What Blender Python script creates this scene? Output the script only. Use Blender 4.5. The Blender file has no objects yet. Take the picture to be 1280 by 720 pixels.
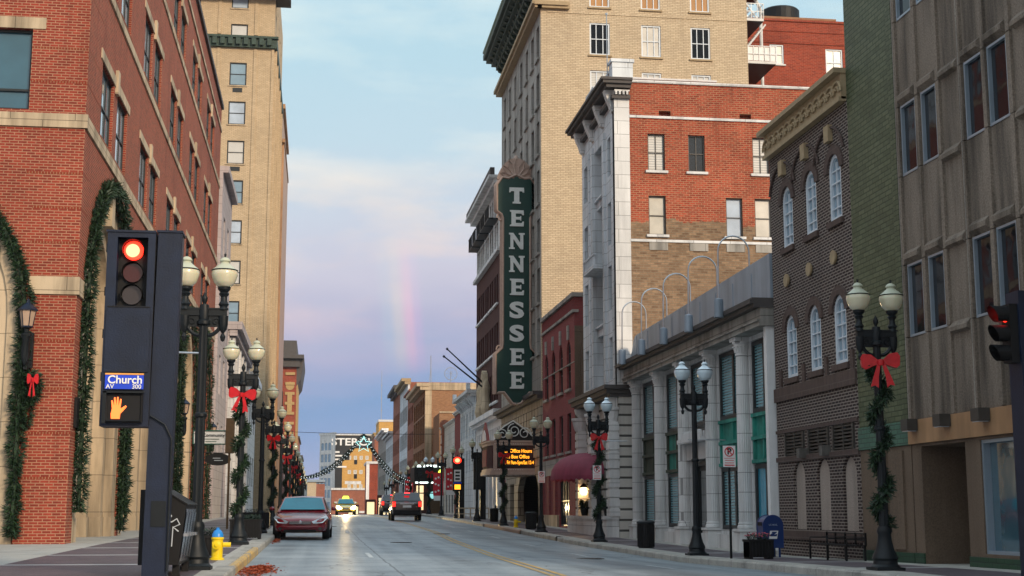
import bpy, bmesh, math, random
from mathutils import Vector, Matrix, geometry, noise as mnoise
random.seed(11)
rad = math.radians
S = bpy.context.scene
C = S.collection

# ---------------------------------------------------------------- camera, sky, sun, exposure
cam_d = bpy.data.cameras.new('camera'); cam = bpy.data.objects.new('camera', cam_d); C.objects.link(cam)
cam.location = (0, 0, 1.1)
cam.rotation_euler = (rad(90 + 9.09), 0, rad(-7.839))
cam_d.sensor_width = 36; cam_d.lens = 49.22; cam_d.clip_end = 8000; cam_d.clip_start = 0.1
S.camera = cam
S.view_settings.view_transform = 'Standard'; S.view_settings.look = 'None'
S.view_settings.gamma = 1; S.view_settings.exposure = 0.38; S.view_settings.use_curve_mapping = False

SUN_EL, SUN_AZ = 24, 152            # azimuth measured clockwise from +Y (the street)
def lin(r, g, b):
    def f(c):
        c /= 255.0
        return c / 12.92 if c <= .04045 else ((c + .055) / 1.055) ** 2.4
    return (f(r), f(g), f(b), 1)

w = bpy.data.worlds.new('World'); S.world = w; w.use_nodes = True
nt = w.node_tree; nt.nodes.clear()
def N(nt, t, **k):
    n = nt.nodes.new(t)
    for a, v in k.items(): setattr(n, a, v)
    return n
def lk(nt, a, b): nt.links.new(a, b)
def setramp(node, stops, interp='LINEAR'):
    cr = node.color_ramp; cr.interpolation = interp
    while len(cr.elements) > 1: cr.elements.remove(cr.elements[-1])
    cr.elements[0].position = stops[0][0]; cr.elements[0].color = stops[0][1]
    for p, c in stops[1:]:
        e = cr.elements.new(p); e.color = c
def mathn(nt, op, a, b=None, c=None, clamp=False):
    n = N(nt, 'ShaderNodeMath', operation=op); n.use_clamp = clamp
    for i, v in enumerate((a, b, c)):
        if v is None: continue
        if isinstance(v, (int, float)): n.inputs[i].default_value = v
        else: lk(nt, v, n.inputs[i])
    return n.outputs[0]
def mixc(nt, fac, a, b, mode='MIX'):
    n = N(nt, 'ShaderNodeMix', data_type='RGBA', blend_type=mode)
    for i, v in ((0, fac), (6, a), (7, b)):
        if isinstance(v, (int, float)): n.inputs[i].default_value = v
        elif isinstance(v, (tuple, list)): n.inputs[i].default_value = v
        else: lk(nt, v, n.inputs[i])
    return n.outputs[2]
tc = N(nt, 'ShaderNodeTexCoord'); sep = N(nt, 'ShaderNodeSeparateXYZ'); lk(nt, tc.outputs['Generated'], sep.inputs[0])
dx, dy, dz = sep.outputs
# wobble the height so the bands of cloud have uneven edges
nz = N(nt, 'ShaderNodeTexNoise'); nz.inputs['Scale'].default_value = 1.0; nz.inputs['Detail'].default_value = 6
mp = N(nt, 'ShaderNodeMapping'); mp.inputs['Scale'].default_value = (3.6, 3.6, 10); mp.inputs['Rotation'].default_value = (0.06, .12, 0)
lk(nt, tc.outputs['Generated'], mp.inputs[0]); lk(nt, mp.outputs[0], nz.inputs[0])
h = mathn(nt, 'ADD', dz, mathn(nt, 'MULTIPLY', mathn(nt, 'SUBTRACT', nz.outputs[0], .5), .11))
ramp = N(nt, 'ShaderNodeValToRGB'); lk(nt, h, ramp.inputs[0])
setramp(ramp, [(0, lin(144, 150, 192)), (.035, lin(120, 142, 188)), (.075, lin(108, 140, 184)), (.105, lin(136, 150, 186)), (.14, lin(166, 165, 190)),
               (.17, lin(188, 185, 200)), (.205, lin(188, 196, 208)), (.25, lin(180, 202, 213)), (.32, lin(172, 202, 214)), (.40, lin(180, 208, 220)), (.52, (.72, .88, 1.0, 1)), (1, (.85, 1.05, 1.25, 1))])
# thin pink and cream streaks
nz2 = N(nt, 'ShaderNodeTexNoise'); nz2.inputs['Scale'].default_value = 1.0; nz2.inputs['Detail'].default_value = 7; nz2.inputs['Roughness'].default_value = .55
mp2 = N(nt, 'ShaderNodeMapping'); mp2.inputs['Scale'].default_value = (4.2, 4.2, 15); mp2.inputs['Location'].default_value = (2.3, .7, 1.1); mp2.inputs['Rotation'].default_value = (0, -.1, 0)
lk(nt, tc.outputs['Generated'], mp2.inputs[0]); lk(nt, mp2.outputs[0], nz2.inputs[0])
st = mathn(nt, 'MULTIPLY', mathn(nt, 'SUBTRACT', nz2.outputs[0], .44), 5.5, clamp=True)
band = N(nt, 'ShaderNodeValToRGB'); lk(nt, dz, band.inputs[0])
setramp(band, [(0, (.25,)*3+(1,)), (.09, (.35,)*3+(1,)), (.15, (.9,)*3+(1,)), (.21, (1,)*3+(1,)), (.25, (.8,)*3+(1,)), (.4, (.9,)*3+(1,))])
tint = N(nt, 'ShaderNodeValToRGB'); lk(nt, dz, tint.inputs[0])
setramp(tint, [(0, lin(186, 160, 184)), (.1, lin(190, 164, 186)), (.16, lin(224, 198, 192)), (.21, lin(230, 212, 198)), (.25, lin(222, 222, 216)), (.3, lin(214, 226, 222))])
col = mixc(nt, mathn(nt, 'MULTIPLY', mathn(nt, 'MULTIPLY', st, band.outputs[0]), .9), ramp.outputs[0], tint.outputs[0])
# faint stub of a rainbow standing over the street
az = mathn(nt, 'ARCTAN2', dx, dy)                                   # bearing from the street axis, radians
bow = mathn(nt, 'SUBTRACT', az, mathn(nt, 'MULTIPLY', mathn(nt, 'SUBTRACT', .20, dz), .09))
rb = N(nt, 'ShaderNodeValToRGB')
lk(nt, mathn(nt, 'DIVIDE', mathn(nt, 'SUBTRACT', bow, .033), .036), rb.inputs[0])
setramp(rb, [(0, (0, 0, 0, 1)), (.25, (.01, .05, .02, 1)), (.45, (.14, .11, .0, 1)), (.68, (.25, .03, .012, 1)), (.84, (.09, 0, .03, 1)), (1, (0, 0, 0, 1))], 'EASE')
env = N(nt, 'ShaderNodeValToRGB'); lk(nt, dz, env.inputs[0])
setramp(env, [(.088, (0,)*3+(1,)), (.115, (.8,)*3+(1,)), (.135, (1,)*3+(1,)), (.165, (.55,)*3+(1,)), (.2, (0,)*3+(1,))], 'EASE')
col = mixc(nt, mathn(nt, 'MULTIPLY', env.outputs[0], .8), col, rb.outputs[0], 'ADD')
# warm evening glow low behind the camera
back = mathn(nt, 'MULTIPLY', mathn(nt, 'MULTIPLY', dy, -1, clamp=True), mathn(nt, 'SUBTRACT', 1, mathn(nt, 'MULTIPLY', dz, 1.6, clamp=True)), clamp=True)
col = mixc(nt, mathn(nt, 'MULTIPLY', back, .7), col, lin(214, 182, 150))
sky = N(nt, 'ShaderNodeTexSky', sky_type='NISHITA'); sky.sun_disc = False; sky.sun_elevation = rad(SUN_EL); sky.sun_rotation = rad(SUN_AZ)
bgA = N(nt, 'ShaderNodeBackground'); bgA.inputs[1].default_value = .06; lk(nt, sky.outputs[0], bgA.inputs[0])
bgB = N(nt, 'ShaderNodeBackground'); bgB.inputs[1].default_value = 1.0; lk(nt, col, bgB.inputs[0])
mx = N(nt, 'ShaderNodeMixShader'); mx.inputs[0].default_value = .92; lk(nt, bgA.outputs[0], mx.inputs[1]); lk(nt, bgB.outputs[0], mx.inputs[2])
out = N(nt, 'ShaderNodeOutputWorld'); lk(nt, mx.outputs[0], out.inputs[0])

sd = bpy.data.lights.new('sun', 'SUN'); sd.energy = 2.7; sd.angle = rad(10); sd.color = (1, .80, .58)
so = bpy.data.objects.new('sun', sd); C.objects.link(so)
so.rotation_euler = (rad(90 - SUN_EL), 0, rad(180 - SUN_AZ) - math.pi * 0 + math.pi * 0)
# aim: light travels from the sun towards the scene
_d = Vector((math.sin(rad(SUN_AZ)) * math.cos(rad(SUN_EL)), math.cos(rad(SUN_AZ)) * math.cos(rad(SUN_EL)), math.sin(rad(SUN_EL))))
so.rotation_euler = _d.to_track_quat('Z', 'Y').to_euler()

# ---------------------------------------------------------------- materials
MT = {}
def base_mat(name):
    m = bpy.data.materials.new(name); m.use_nodes = True; nt = m.node_tree
    p = nt.nodes['Principled BSDF']; MT[name] = m
    return m, nt, p
def P(nt):
    g = N(nt, 'ShaderNodeNewGeometry'); return g.outputs['Position']
def noise(nt, vec, scale, detail=4, rough=.55):
    n = N(nt, 'ShaderNodeTexNoise'); n.inputs['Scale'].default_value = scale; n.inputs['Detail'].default_value = detail; n.inputs['Roughness'].default_value = rough
    if vec is not None: lk(nt, vec, n.inputs[0])
    return n.outputs[0]
def bump(nt, p, hgt, strength=.3, dist=.02):
    b = N(nt, 'ShaderNodeBump'); b.inputs['Strength'].default_value = strength; b.inputs['Distance'].default_value = dist
    lk(nt, hgt, b.inputs['Height']); lk(nt, b.outputs[0], p.inputs['Normal'])
def streaks(nt, pos):
    m = N(nt, 'ShaderNodeMapping'); m.inputs['Scale'].default_value = (1.6, 1.6, .16); lk(nt, pos, m.inputs[0])
    return noise(nt, m.outputs[0], 1.0, 5, .6)
def plain(name, c, rough=.6, metal=0, var=.25, scale=3, bmp=.0, bscale=40, spec=.4, grime=.0, coat=0):
    m, nt, p = base_mat(name); pos = P(nt)
    n1 = noise(nt, pos, scale); f = mathn(nt, 'ADD', mathn(nt, 'MULTIPLY', n1, 2 * var), 1 - var)
    if grime:
        s = streaks(nt, pos); f = mathn(nt, 'MULTIPLY', f, mathn(nt, 'SUBTRACT', 1, mathn(nt, 'MULTIPLY', mathn(nt, 'MULTIPLY', mathn(nt, 'SUBTRACT', s, .42), 4, clamp=True), grime)))
    cc = N(nt, 'ShaderNodeCombineColor'); 
    for i in range(3): lk(nt, mathn(nt, 'MULTIPLY', f, c[i]), cc.inputs[i])
    lk(nt, cc.outputs[0], p.inputs['Base Color'])
    p.inputs['Roughness'].default_value = rough; p.inputs['Metallic'].default_value = metal; p.inputs['Specular IOR Level'].default_value = spec
    p.inputs['Coat Weight'].default_value = coat
    if bmp: bump(nt, p, noise(nt, pos, bscale, 3), bmp, .02)
    return m
def wall_uv(nt, sx=1.0, sz=1.0):
    s = N(nt, 'ShaderNodeSeparateXYZ'); lk(nt, P(nt), s.inputs[0])
    c = N(nt, 'ShaderNodeCombineXYZ'); lk(nt, mathn(nt, 'MULTIPLY', mathn(nt, 'ADD', s.outputs[0], s.outputs[1]), sx), c.inputs[0]); lk(nt, mathn(nt, 'MULTIPLY', s.outputs[2], sz), c.inputs[1])
    return c.outputs[0], s
def brick(name, c1, c2, mortar, bw=.215, bh=.072, ms=.012, rough=.85, dirt=.35, mix2=None, soldier=None, bmp=.5, paint=0):
    m, nt, p = base_mat(name); v, s = wall_uv(nt)
    b = N(nt, 'ShaderNodeTexBrick'); lk(nt, v, b.inputs[0]); b.offset = .5
    b.inputs['Scale'].default_value = 1; b.inputs['Brick Width'].default_value = bw; b.inputs['Row Height'].default_value = bh; b.inputs['Mortar Size'].default_value = ms
    b.inputs['Mortar Smooth'].default_value = .25; b.inputs['Bias'].default_value = -.1
    b.inputs[1].default_value = (*c1, 1); b.inputs[2].default_value = (*c2, 1); b.inputs[3].default_value = (*mortar, 1)
    col = b.outputs[0]; pos = P(nt)
    n1 = noise(nt, pos, .55, 6, .6); n2 = noise(nt, pos, 9, 3)
    n3 = streaks(nt, pos)
    f = mathn(nt, 'ADD', mathn(nt, 'MULTIPLY', n1, dirt), mathn(nt, 'MULTIPLY', n2, dirt * .8)); f = mathn(nt, 'ADD', mathn(nt, 'ADD', f, mathn(nt, 'MULTIPLY', n3, dirt * .5)), 1 - dirt * 1.15)
    cc = N(nt, 'ShaderNodeCombineColor')
    for i in range(3): lk(nt, f, cc.inputs[i])
    col = mixc(nt, 1.0, col, cc.outputs[0], 'MULTIPLY')
    # weather streaks and blotches of soot, and odd bricks burnt darker
    so_ = mathn(nt, 'MULTIPLY', mathn(nt, 'SUBTRACT', noise(nt, pos, .25, 5, .65), .5), 3.2, clamp=True)
    col = mixc(nt, mathn(nt, 'MULTIPLY', so_, dirt * .8), col, (c2[0] * .45, c2[1] * .5, c2[2] * .6, 1))
    so2 = mathn(nt, 'MULTIPLY', mathn(nt, 'SUBTRACT', n3, .56), 6, clamp=True)
    col = mixc(nt, mathn(nt, 'MULTIPLY', so2, dirt * .7), col, (c2[0] * .5, c2[1] * .5, c2[2] * .5, 1))
    if soldier:      # darker recessed courses every so many metres
        fr = mathn(nt, 'FRACT', mathn(nt, 'DIVIDE', s.outputs[2], soldier)); k = mathn(nt, 'LESS_THAN', fr, .055 / soldier)
        col = mixc(nt, mathn(nt, 'MULTIPLY', k, .55), col, (c1[0] * .3, c1[1] * .3, c1[2] * .3, 1))
    if mix2: # (z, colour set below z, raggedness)
        z0, ca, cb, cm = mix2
        b2 = N(nt, 'ShaderNodeTexBrick'); lk(nt, v, b2.inputs[0]); b2.inputs['Scale'].default_value = 1; b2.inputs['Brick Width'].default_value = bw * 1.2; b2.inputs['Row Height'].default_value = bh * 1.2; b2.inputs['Mortar Size'].default_value = ms
        b2.inputs[1].default_value = (*ca, 1); b2.inputs[2].default_value = (*cb, 1); b2.inputs[3].default_value = (*cm, 1)
        lo = mixc(nt, 1.0, b2.outputs[0], cc.outputs[0], 'MULTIPLY')
        k = mathn(nt, 'LESS_THAN', mathn(nt, 'ADD', s.outputs[2], mathn(nt, 'MULTIPLY', noise(nt, pos, .7, 6, .7), 1.5)), z0 + .72)
        col = mixc(nt, k, col, lo)
    lk(nt, col, p.inputs['Base Color']); p.inputs['Roughness'].default_value = rough; p.inputs['Specular IOR Level'].default_value = .25
    hh = mathn(nt, 'ADD', mathn(nt, 'MULTIPLY', b.outputs[1], -1), mathn(nt, 'MULTIPLY', n2, .4))
    bump(nt, p, hh, bmp, .01)
    return m
def stone(name, c, bw=1.2, bh=.6, ms=.012, joint=.45, rough=.8, grime=.35, var=.2, gscale=60, speck=0):
    m, nt, p = base_mat(name); v, s = wall_uv(nt); pos = P(nt)
    b = N(nt, 'ShaderNodeTexBrick'); lk(nt, v, b.inputs[0]); b.inputs['Scale'].default_value = 1; b.inputs['Brick Width'].default_value = bw; b.inputs['Row Height'].default_value = bh
    b.inputs['Mortar Size'].default_value = ms; b.inputs['Mortar Smooth'].default_value = .3
    d = .92; b.inputs[1].default_value = (*c, 1); b.inputs[2].default_value = (c[0] * d, c[1] * d, c[2] * d, 1); b.inputs[3].default_value = (c[0] * joint, c[1] * joint, c[2] * joint, 1)
    n1 = noise(nt, pos, .8, 6, .62); n3 = streaks(nt, pos)
    f = mathn(nt, 'ADD', mathn(nt, 'MULTIPLY', n1, 2 * var), 1 - var)
    f = mathn(nt, 'MULTIPLY', f, mathn(nt, 'SUBTRACT', 1, mathn(nt, 'MULTIPLY', mathn(nt, 'MULTIPLY', mathn(nt, 'SUBTRACT', n3, .45), 5, clamp=True), grime)))
    if speck:
        sp = noise(nt, pos, 28, 2, .8); f = mathn(nt, 'MULTIPLY', f, mathn(nt, 'ADD', 1 - speck, mathn(nt, 'MULTIPLY', sp, speck * 2)))
    cc = N(nt, 'ShaderNodeCombineColor')
    for i in range(3): lk(nt, f, cc.inputs[i])
    lk(nt, mixc(nt, 1.0, b.outputs[0], cc.outputs[0], 'MULTIPLY'), p.inputs['Base Color'])
    p.inputs['Roughness'].default_value = rough; p.inputs['Specular IOR Level'].default_value = .25
    bump(nt, p, mathn(nt, 'ADD', mathn(nt, 'MULTIPLY', b.outputs[1], -1), mathn(nt, 'MULTIPLY', noise(nt, pos, gscale, 3), .5 + 1.2 * speck)), .4, .012)
    return m
def glass(name, c, rough=.06, stripes=0, c2=None, spec=.9, seam=0):
    m, nt, p = base_mat(name); pos = P(nt)
    n1 = noise(nt, pos, .9, 4)
    col = mixc(nt, n1, (c[0] * .55, c[1] * .55, c[2] * .55, 1), (c[0] * 1.4, c[1] * 1.4, c[2] * 1.4, 1))
    if stripes:      # slats of a blind behind the pane
        s = N(nt, 'ShaderNodeSeparateXYZ'); lk(nt, pos, s.inputs[0])
        k = mathn(nt, 'GREATER_THAN', mathn(nt, 'FRACT', mathn(nt, 'DIVIDE', s.outputs[2], stripes)), .38)
        col = mixc(nt, k, col, (*(c2 or (.3, .35, .36)), 1))
    lk(nt, col, p.inputs['Base Color']); p.inputs['Roughness'].default_value = rough; p.inputs['Specular IOR Level'].default_value = spec
    p.inputs['Coat Weight'].default_value = .7 if spec > .5 else .1; p.inputs['Coat Roughness'].default_value = .03
    bump(nt, p, noise(nt, pos, 1.1, 2), .12, .05)
    return m
def emit(name, c, s, rough=.5):
    m, nt, p = base_mat(name); p.inputs['Base Color'].default_value = (*c, 1); p.inputs['Emission Color'].default_value = (*c, 1); p.inputs['Emission Strength'].default_value = s
    p.inputs['Roughness'].default_value = rough
    return m

brick('brick_new', (.29, .044, .026), (.16, .026, .017), (.36, .19, .12), dirt=.6, ms=.012)
brick('brick_new_dark', (.22, .04, .018), (.18, .03, .015), (.3, .15, .09), dirt=.3, bw=.075, bh=.22)
brick('brick_tan', (.60, .49, .34), (.48, .38, .26), (.36, .28, .19), dirt=.32, ms=.018, bh=.1, bw=.3)
brick('brick_tan_left', (.56, .43, .28), (.46, .35, .22), (.34, .26, .17), dirt=.35, ms=.018, bh=.11, bw=.34)
brick('brick_side', (.37, .066, .034), (.19, .033, .018), (.34, .17, .10), dirt=.9, ms=.016, bh=.085, bw=.24,
      mix2=(12.5, (.28, .18, .11), (.15, .09, .055), (.20, .15, .10)))
brick('brick_rear', (.30, .05, .025), (.19, .03, .018), (.30, .11, .07), dirt=.7, bh=.1, bw=.3, ms=.014)
brick('brick_umber', (.050, .030, .028), (.024, .016, .017), (.27, .23, .20), dirt=.35, ms=.013)
brick('brick_umber_plain', (.10, .065, .055), (.07, .045, .04), (.12, .09, .08), dirt=.35, bw=.075, bh=.24)
brick('brick_green', (.11, .13, .075), (.07, .088, .048), (.035, .05, .022), dirt=.6, ms=.014, rough=.5, bh=.11, bw=.34, bmp=.9)
brick('tile_green', (.055, .15, .11), (.04, .12, .09), (.02, .06, .045), dirt=.4, rough=.35, bw=.3, bh=.1)
brick('tile_green_dark', (.025, .07, .04), (.02, .055, .03), (.01, .03, .02), dirt=.4, rough=.35, bw=.3, bh=.1)
brick('brick_maroon', (.30, .065, .065), (.24, .05, .05), (.20, .08, .08), dirt=.35)
brick('brick_oxblood', (.075, .022, .022), (.055, .018, .018), (.09, .05, .045), dirt=.35)
brick('brick_brown', (.36, .19, .10), (.27, .13, .07), (.26, .18, .12), dirt=.5, bw=.3, bh=.1)
brick('brick_far', (.34, .12, .07), (.26, .09, .055), (.24, .13, .1), dirt=.5, bw=.5, bh=.16)
brick('brick_ochre', (.58, .33, .09), (.52, .28, .07), (.45, .27, .09), dirt=.3, bw=1, bh=.35)
stone('limestone_warm', (.54, .43, .30), bw=1.6, bh=1.1, grime=.5)
stone('limestone_pale', (.70, .70, .70), bw=1.5, bh=.55, grime=.3)
stone('limestone_blue', (.68, .72, .76), bw=1.3, bh=.48, grime=.35)
stone('stone_grey', (.36, .34, .31), bw=1.6, bh=.7, grime=.5)
stone('stone_ashlar', (.46, .40, .31), bw=.9, bh=.45, joint=.35, ms=.03, grime=.3)
stone('stone_rustic', (.58, .56, .52), bw=1.4, bh=.4, joint=.15, ms=.05, grime=.3)
stone('stone_lav', (.47, .42, .43), bw=1.5, bh=.5, grime=.2)
stone('granite_brown', (.16, .115, .082), bw=2.6, bh=3.2, joint=.5, speck=.55, grime=.2)
stone('aggregate', (.215, .175, .14), bw=90, bh=90, speck=.85, grime=.65, gscale=35, var=.25)
stone('aggregate_light', (.36, .30, .26), bw=90, bh=90, speck=.6, grime=.2, gscale=35)
plain('terracotta', (.36, .27, .16), .75, var=.3, scale=6, bmp=.3)
plain('copper_band', (.40, .23, .12), .45, var=.25, scale=1.5, grime=.35)
plain('patina', (.03, .26, .21), .6, var=.7, scale=2.2, bmp=.3, grime=.5)
plain('patina_dark', (.05, .062, .045), .6, var=.6, scale=2.5, bmp=.3)
plain('cornice_green', (.03, .055, .042), .6, var=.5, scale=2)
plain('cornice_dark', (.07, .062, .06), .7, var=.4, scale=3)
plain('parapet_metal', (.30, .36, .43), .45, var=.2, scale=1.2, grime=.3, metal=.2)
plain('iron', (.006, .009, .012), .5, var=.35, scale=12, spec=.3)
plain('iron_blue', (.006, .013, .034), .42, var=.45, scale=5, spec=.4, grime=.4, bmp=.15)
plain('black', (.005, .005, .006), .55, spec=.3)
plain('rubber', (.012, .012, .012), .85)
plain('white_paint', (.78, .79, .80), .5, var=.12, grime=.2)
plain('window_white', (.60, .66, .72), .5, var=.1)
plain('window_frame_dark', (.02, .024, .026), .4)
plain('alu', (.34, .42, .50), .35, metal=.5, var=.15)
plain('steel', (.45, .47, .50), .3, metal=.8, var=.15)
plain('chrome', (.55, .57, .62), .22, metal=1, var=.1)
plain('ribbon', (.50, .008, .014), .4, var=.35, scale=9, bmp=.4, bscale=14)
plain('awning_cloth', (.24, .035, .07), .7, var=.15, scale=2, grime=.3)
plain('hydrant_yellow', (.75, .55, .01), .35, var=.1)
plain('hydrant_blue', (.02, .22, .62), .35, var=.1)
plain('mailbox_blue', (.008, .03, .13), .35, var=.15)
plain('leaf_litter', (.28, .05, .015), .9, var=.5, scale=20, bmp=.8)
plain('manhole_iron', (.06, .055, .05), .5, var=.4, scale=20)
plain('tarpaper', (.10, .10, .10), .9)
plain('wood_post', (.10, .06, .03), .8, var=.4, scale=8)
plain('gold_paint', (.38, .25, .10), .5, var=.3)
plain('car_red', (.24, .004, .016), .25, var=.06, coat=.5, spec=.6)
plain('car_bronze', (.045, .03, .026), .25, var=.06, coat=1, spec=.6)
plain('car_yellow', (.75, .50, .03), .25, var=.05, coat=1, spec=.6)
plain('car_dark', (.03, .035, .045), .25, var=.05, coat=1, spec=.6)
plain('bare_earth', (.16, .14, .11), .95, var=.4, scale=.05)
plain('hill_woods', (.045, .055, .05), 1, var=.25, scale=.03)
plain('pole_concrete', (.12, .11, .10), .7, var=.4, scale=5, grime=.4)
glass('glass_sky', (.20, .30, .38))
glass('glass_office', (.03, .10, .15), rough=.03)
glass('glass_dark', (.010, .014, .018), spec=.6)
glass('glass_bronze', (.008, .010, .014), rough=.03, spec=.2)
glass('glass_blind', (.42, .42, .40), stripes=.10, c2=(.62, .60, .56), rough=.12)
glass('glass_blind_sky_teal', (.03, .13, .16), stripes=.085, c2=(.20, .42, .48), rough=.1)  # teal sky reflection painted into the pane and blind slats
glass('glass_cyan', (.03, .32, .48), rough=.08)
glass('glass_shop', (.04, .10, .13), rough=.04)
glass('glass_curtain', (.55, .52, .46), rough=.2)
glass('glass_pale', (.42, .50, .60), rough=.1)
glass('glass_amber', (.42, .20, .05), rough=.1)
glass('car_glass', (.01, .24, .33), rough=.03, spec=.4)
m, nt_, p_ = base_mat('globe_glass'); p_.inputs['Base Color'].default_value = (.62, .58, .42, 1); p_.inputs['Roughness'].default_value = .22; p_.inputs['Subsurface Weight'].default_value = .25; p_.inputs['Coat Weight'].default_value = .6
m, nt_, p_ = base_mat('globe_glass_cool'); p_.inputs['Base Color'].default_value = (.60, .72, .80, 1); p_.inputs['Roughness'].default_value = .2; p_.inputs['Coat Weight'].default_value = .6
plain('globe_cap', (.45, .47, .36), .4, var=.1)
plain('lantern_glass', (.42, .30, .22), .3, var=.3)
m, nt_, p_ = base_mat('evergreen'); pos = P(nt_); n_ = noise(nt_, pos, 14, 3)
r_ = N(nt_, 'ShaderNodeValToRGB'); lk(nt_, n_, r_.inputs[0]); setramp(r_, [(.3, (.004, .014, .006, 1)), (.52, (.010, .034, .012, 1)), (.72, (.030, .07, .022, 1))]); lk(nt_, r_.outputs[0], p_.inputs['Base Color']); p_.inputs['Roughness'].default_value = .6
m, nt_, p_ = base_mat('tinsel_green'); p_.inputs['Base Color'].default_value = (.01, .03, .022, 1); p_.inputs['Roughness'].default_value = .6
emit('red_lamp', (1, .02, .008), 3.5); emit('red_core', (1, .26, .12), 2.6); emit('tail_lamp', (1, .02, .02), 7); emit('head_lamp', (1, .82, .42), 18)
emit('amber_led', (1, .36, .02), 1.7); emit('hand_led', (1, .16, .03), 1.5); emit('warm_lamp', (1, .62, .25), 6); emit('lime_lamp', (.75, .95, .08), 1.8); emit('white_lamp', (.85, 1, .95), 1.8)
emit('red_soft', (.7, .02, .02), .9); emit('bulb_white', (.9, 1, 1), .7); emit('shop_glow', (1, .75, .42), .9); emit('cyan_lamp', (.35, .8, .8), .8)
plain('lens_red_off', (.05, .008, .006), .15, var=.2, spec=.8); plain('lens_grey_off', (.035, .03, .03), .15, var=.3, spec=.8)
plain('sign_green', (.006, .045, .035), .45, var=.2); plain('sign_trim', (.46, .33, .27), .6, var=.25, scale=6, bmp=.3); plain('sign_letter', (.74, .76, .74), .5, var=.15, scale=5)
plain('sign_white', (.78, .78, .78), .4, var=.05); plain('sign_red', (.6, .02, .03), .4, var=.05); plain('sign_blue', (.015, .06, .60), .4, var=.04); plain('sign_black', (.01, .01, .01), .5); plain('sign_orange', (.8, .35, .08), .5)
plain('headlamp_glass', (.55, .58, .62), .1, var=.1, spec=1, coat=1)
plain('graffiti', (.50, .54, .58), .5); plain('flag_red', (.4, .03, .04), .8); plain('banner_red', (.55, .02, .035), .7); plain('vent_grey', (.05, .045, .04), .5)
plain('petal', (.5, .08, .12), .7); plain('roof_white', (.6, .6, .6), .6); plain('teal_sign', (.01, .10, .12), .4)
def mt(n): return MT[n]
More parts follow.
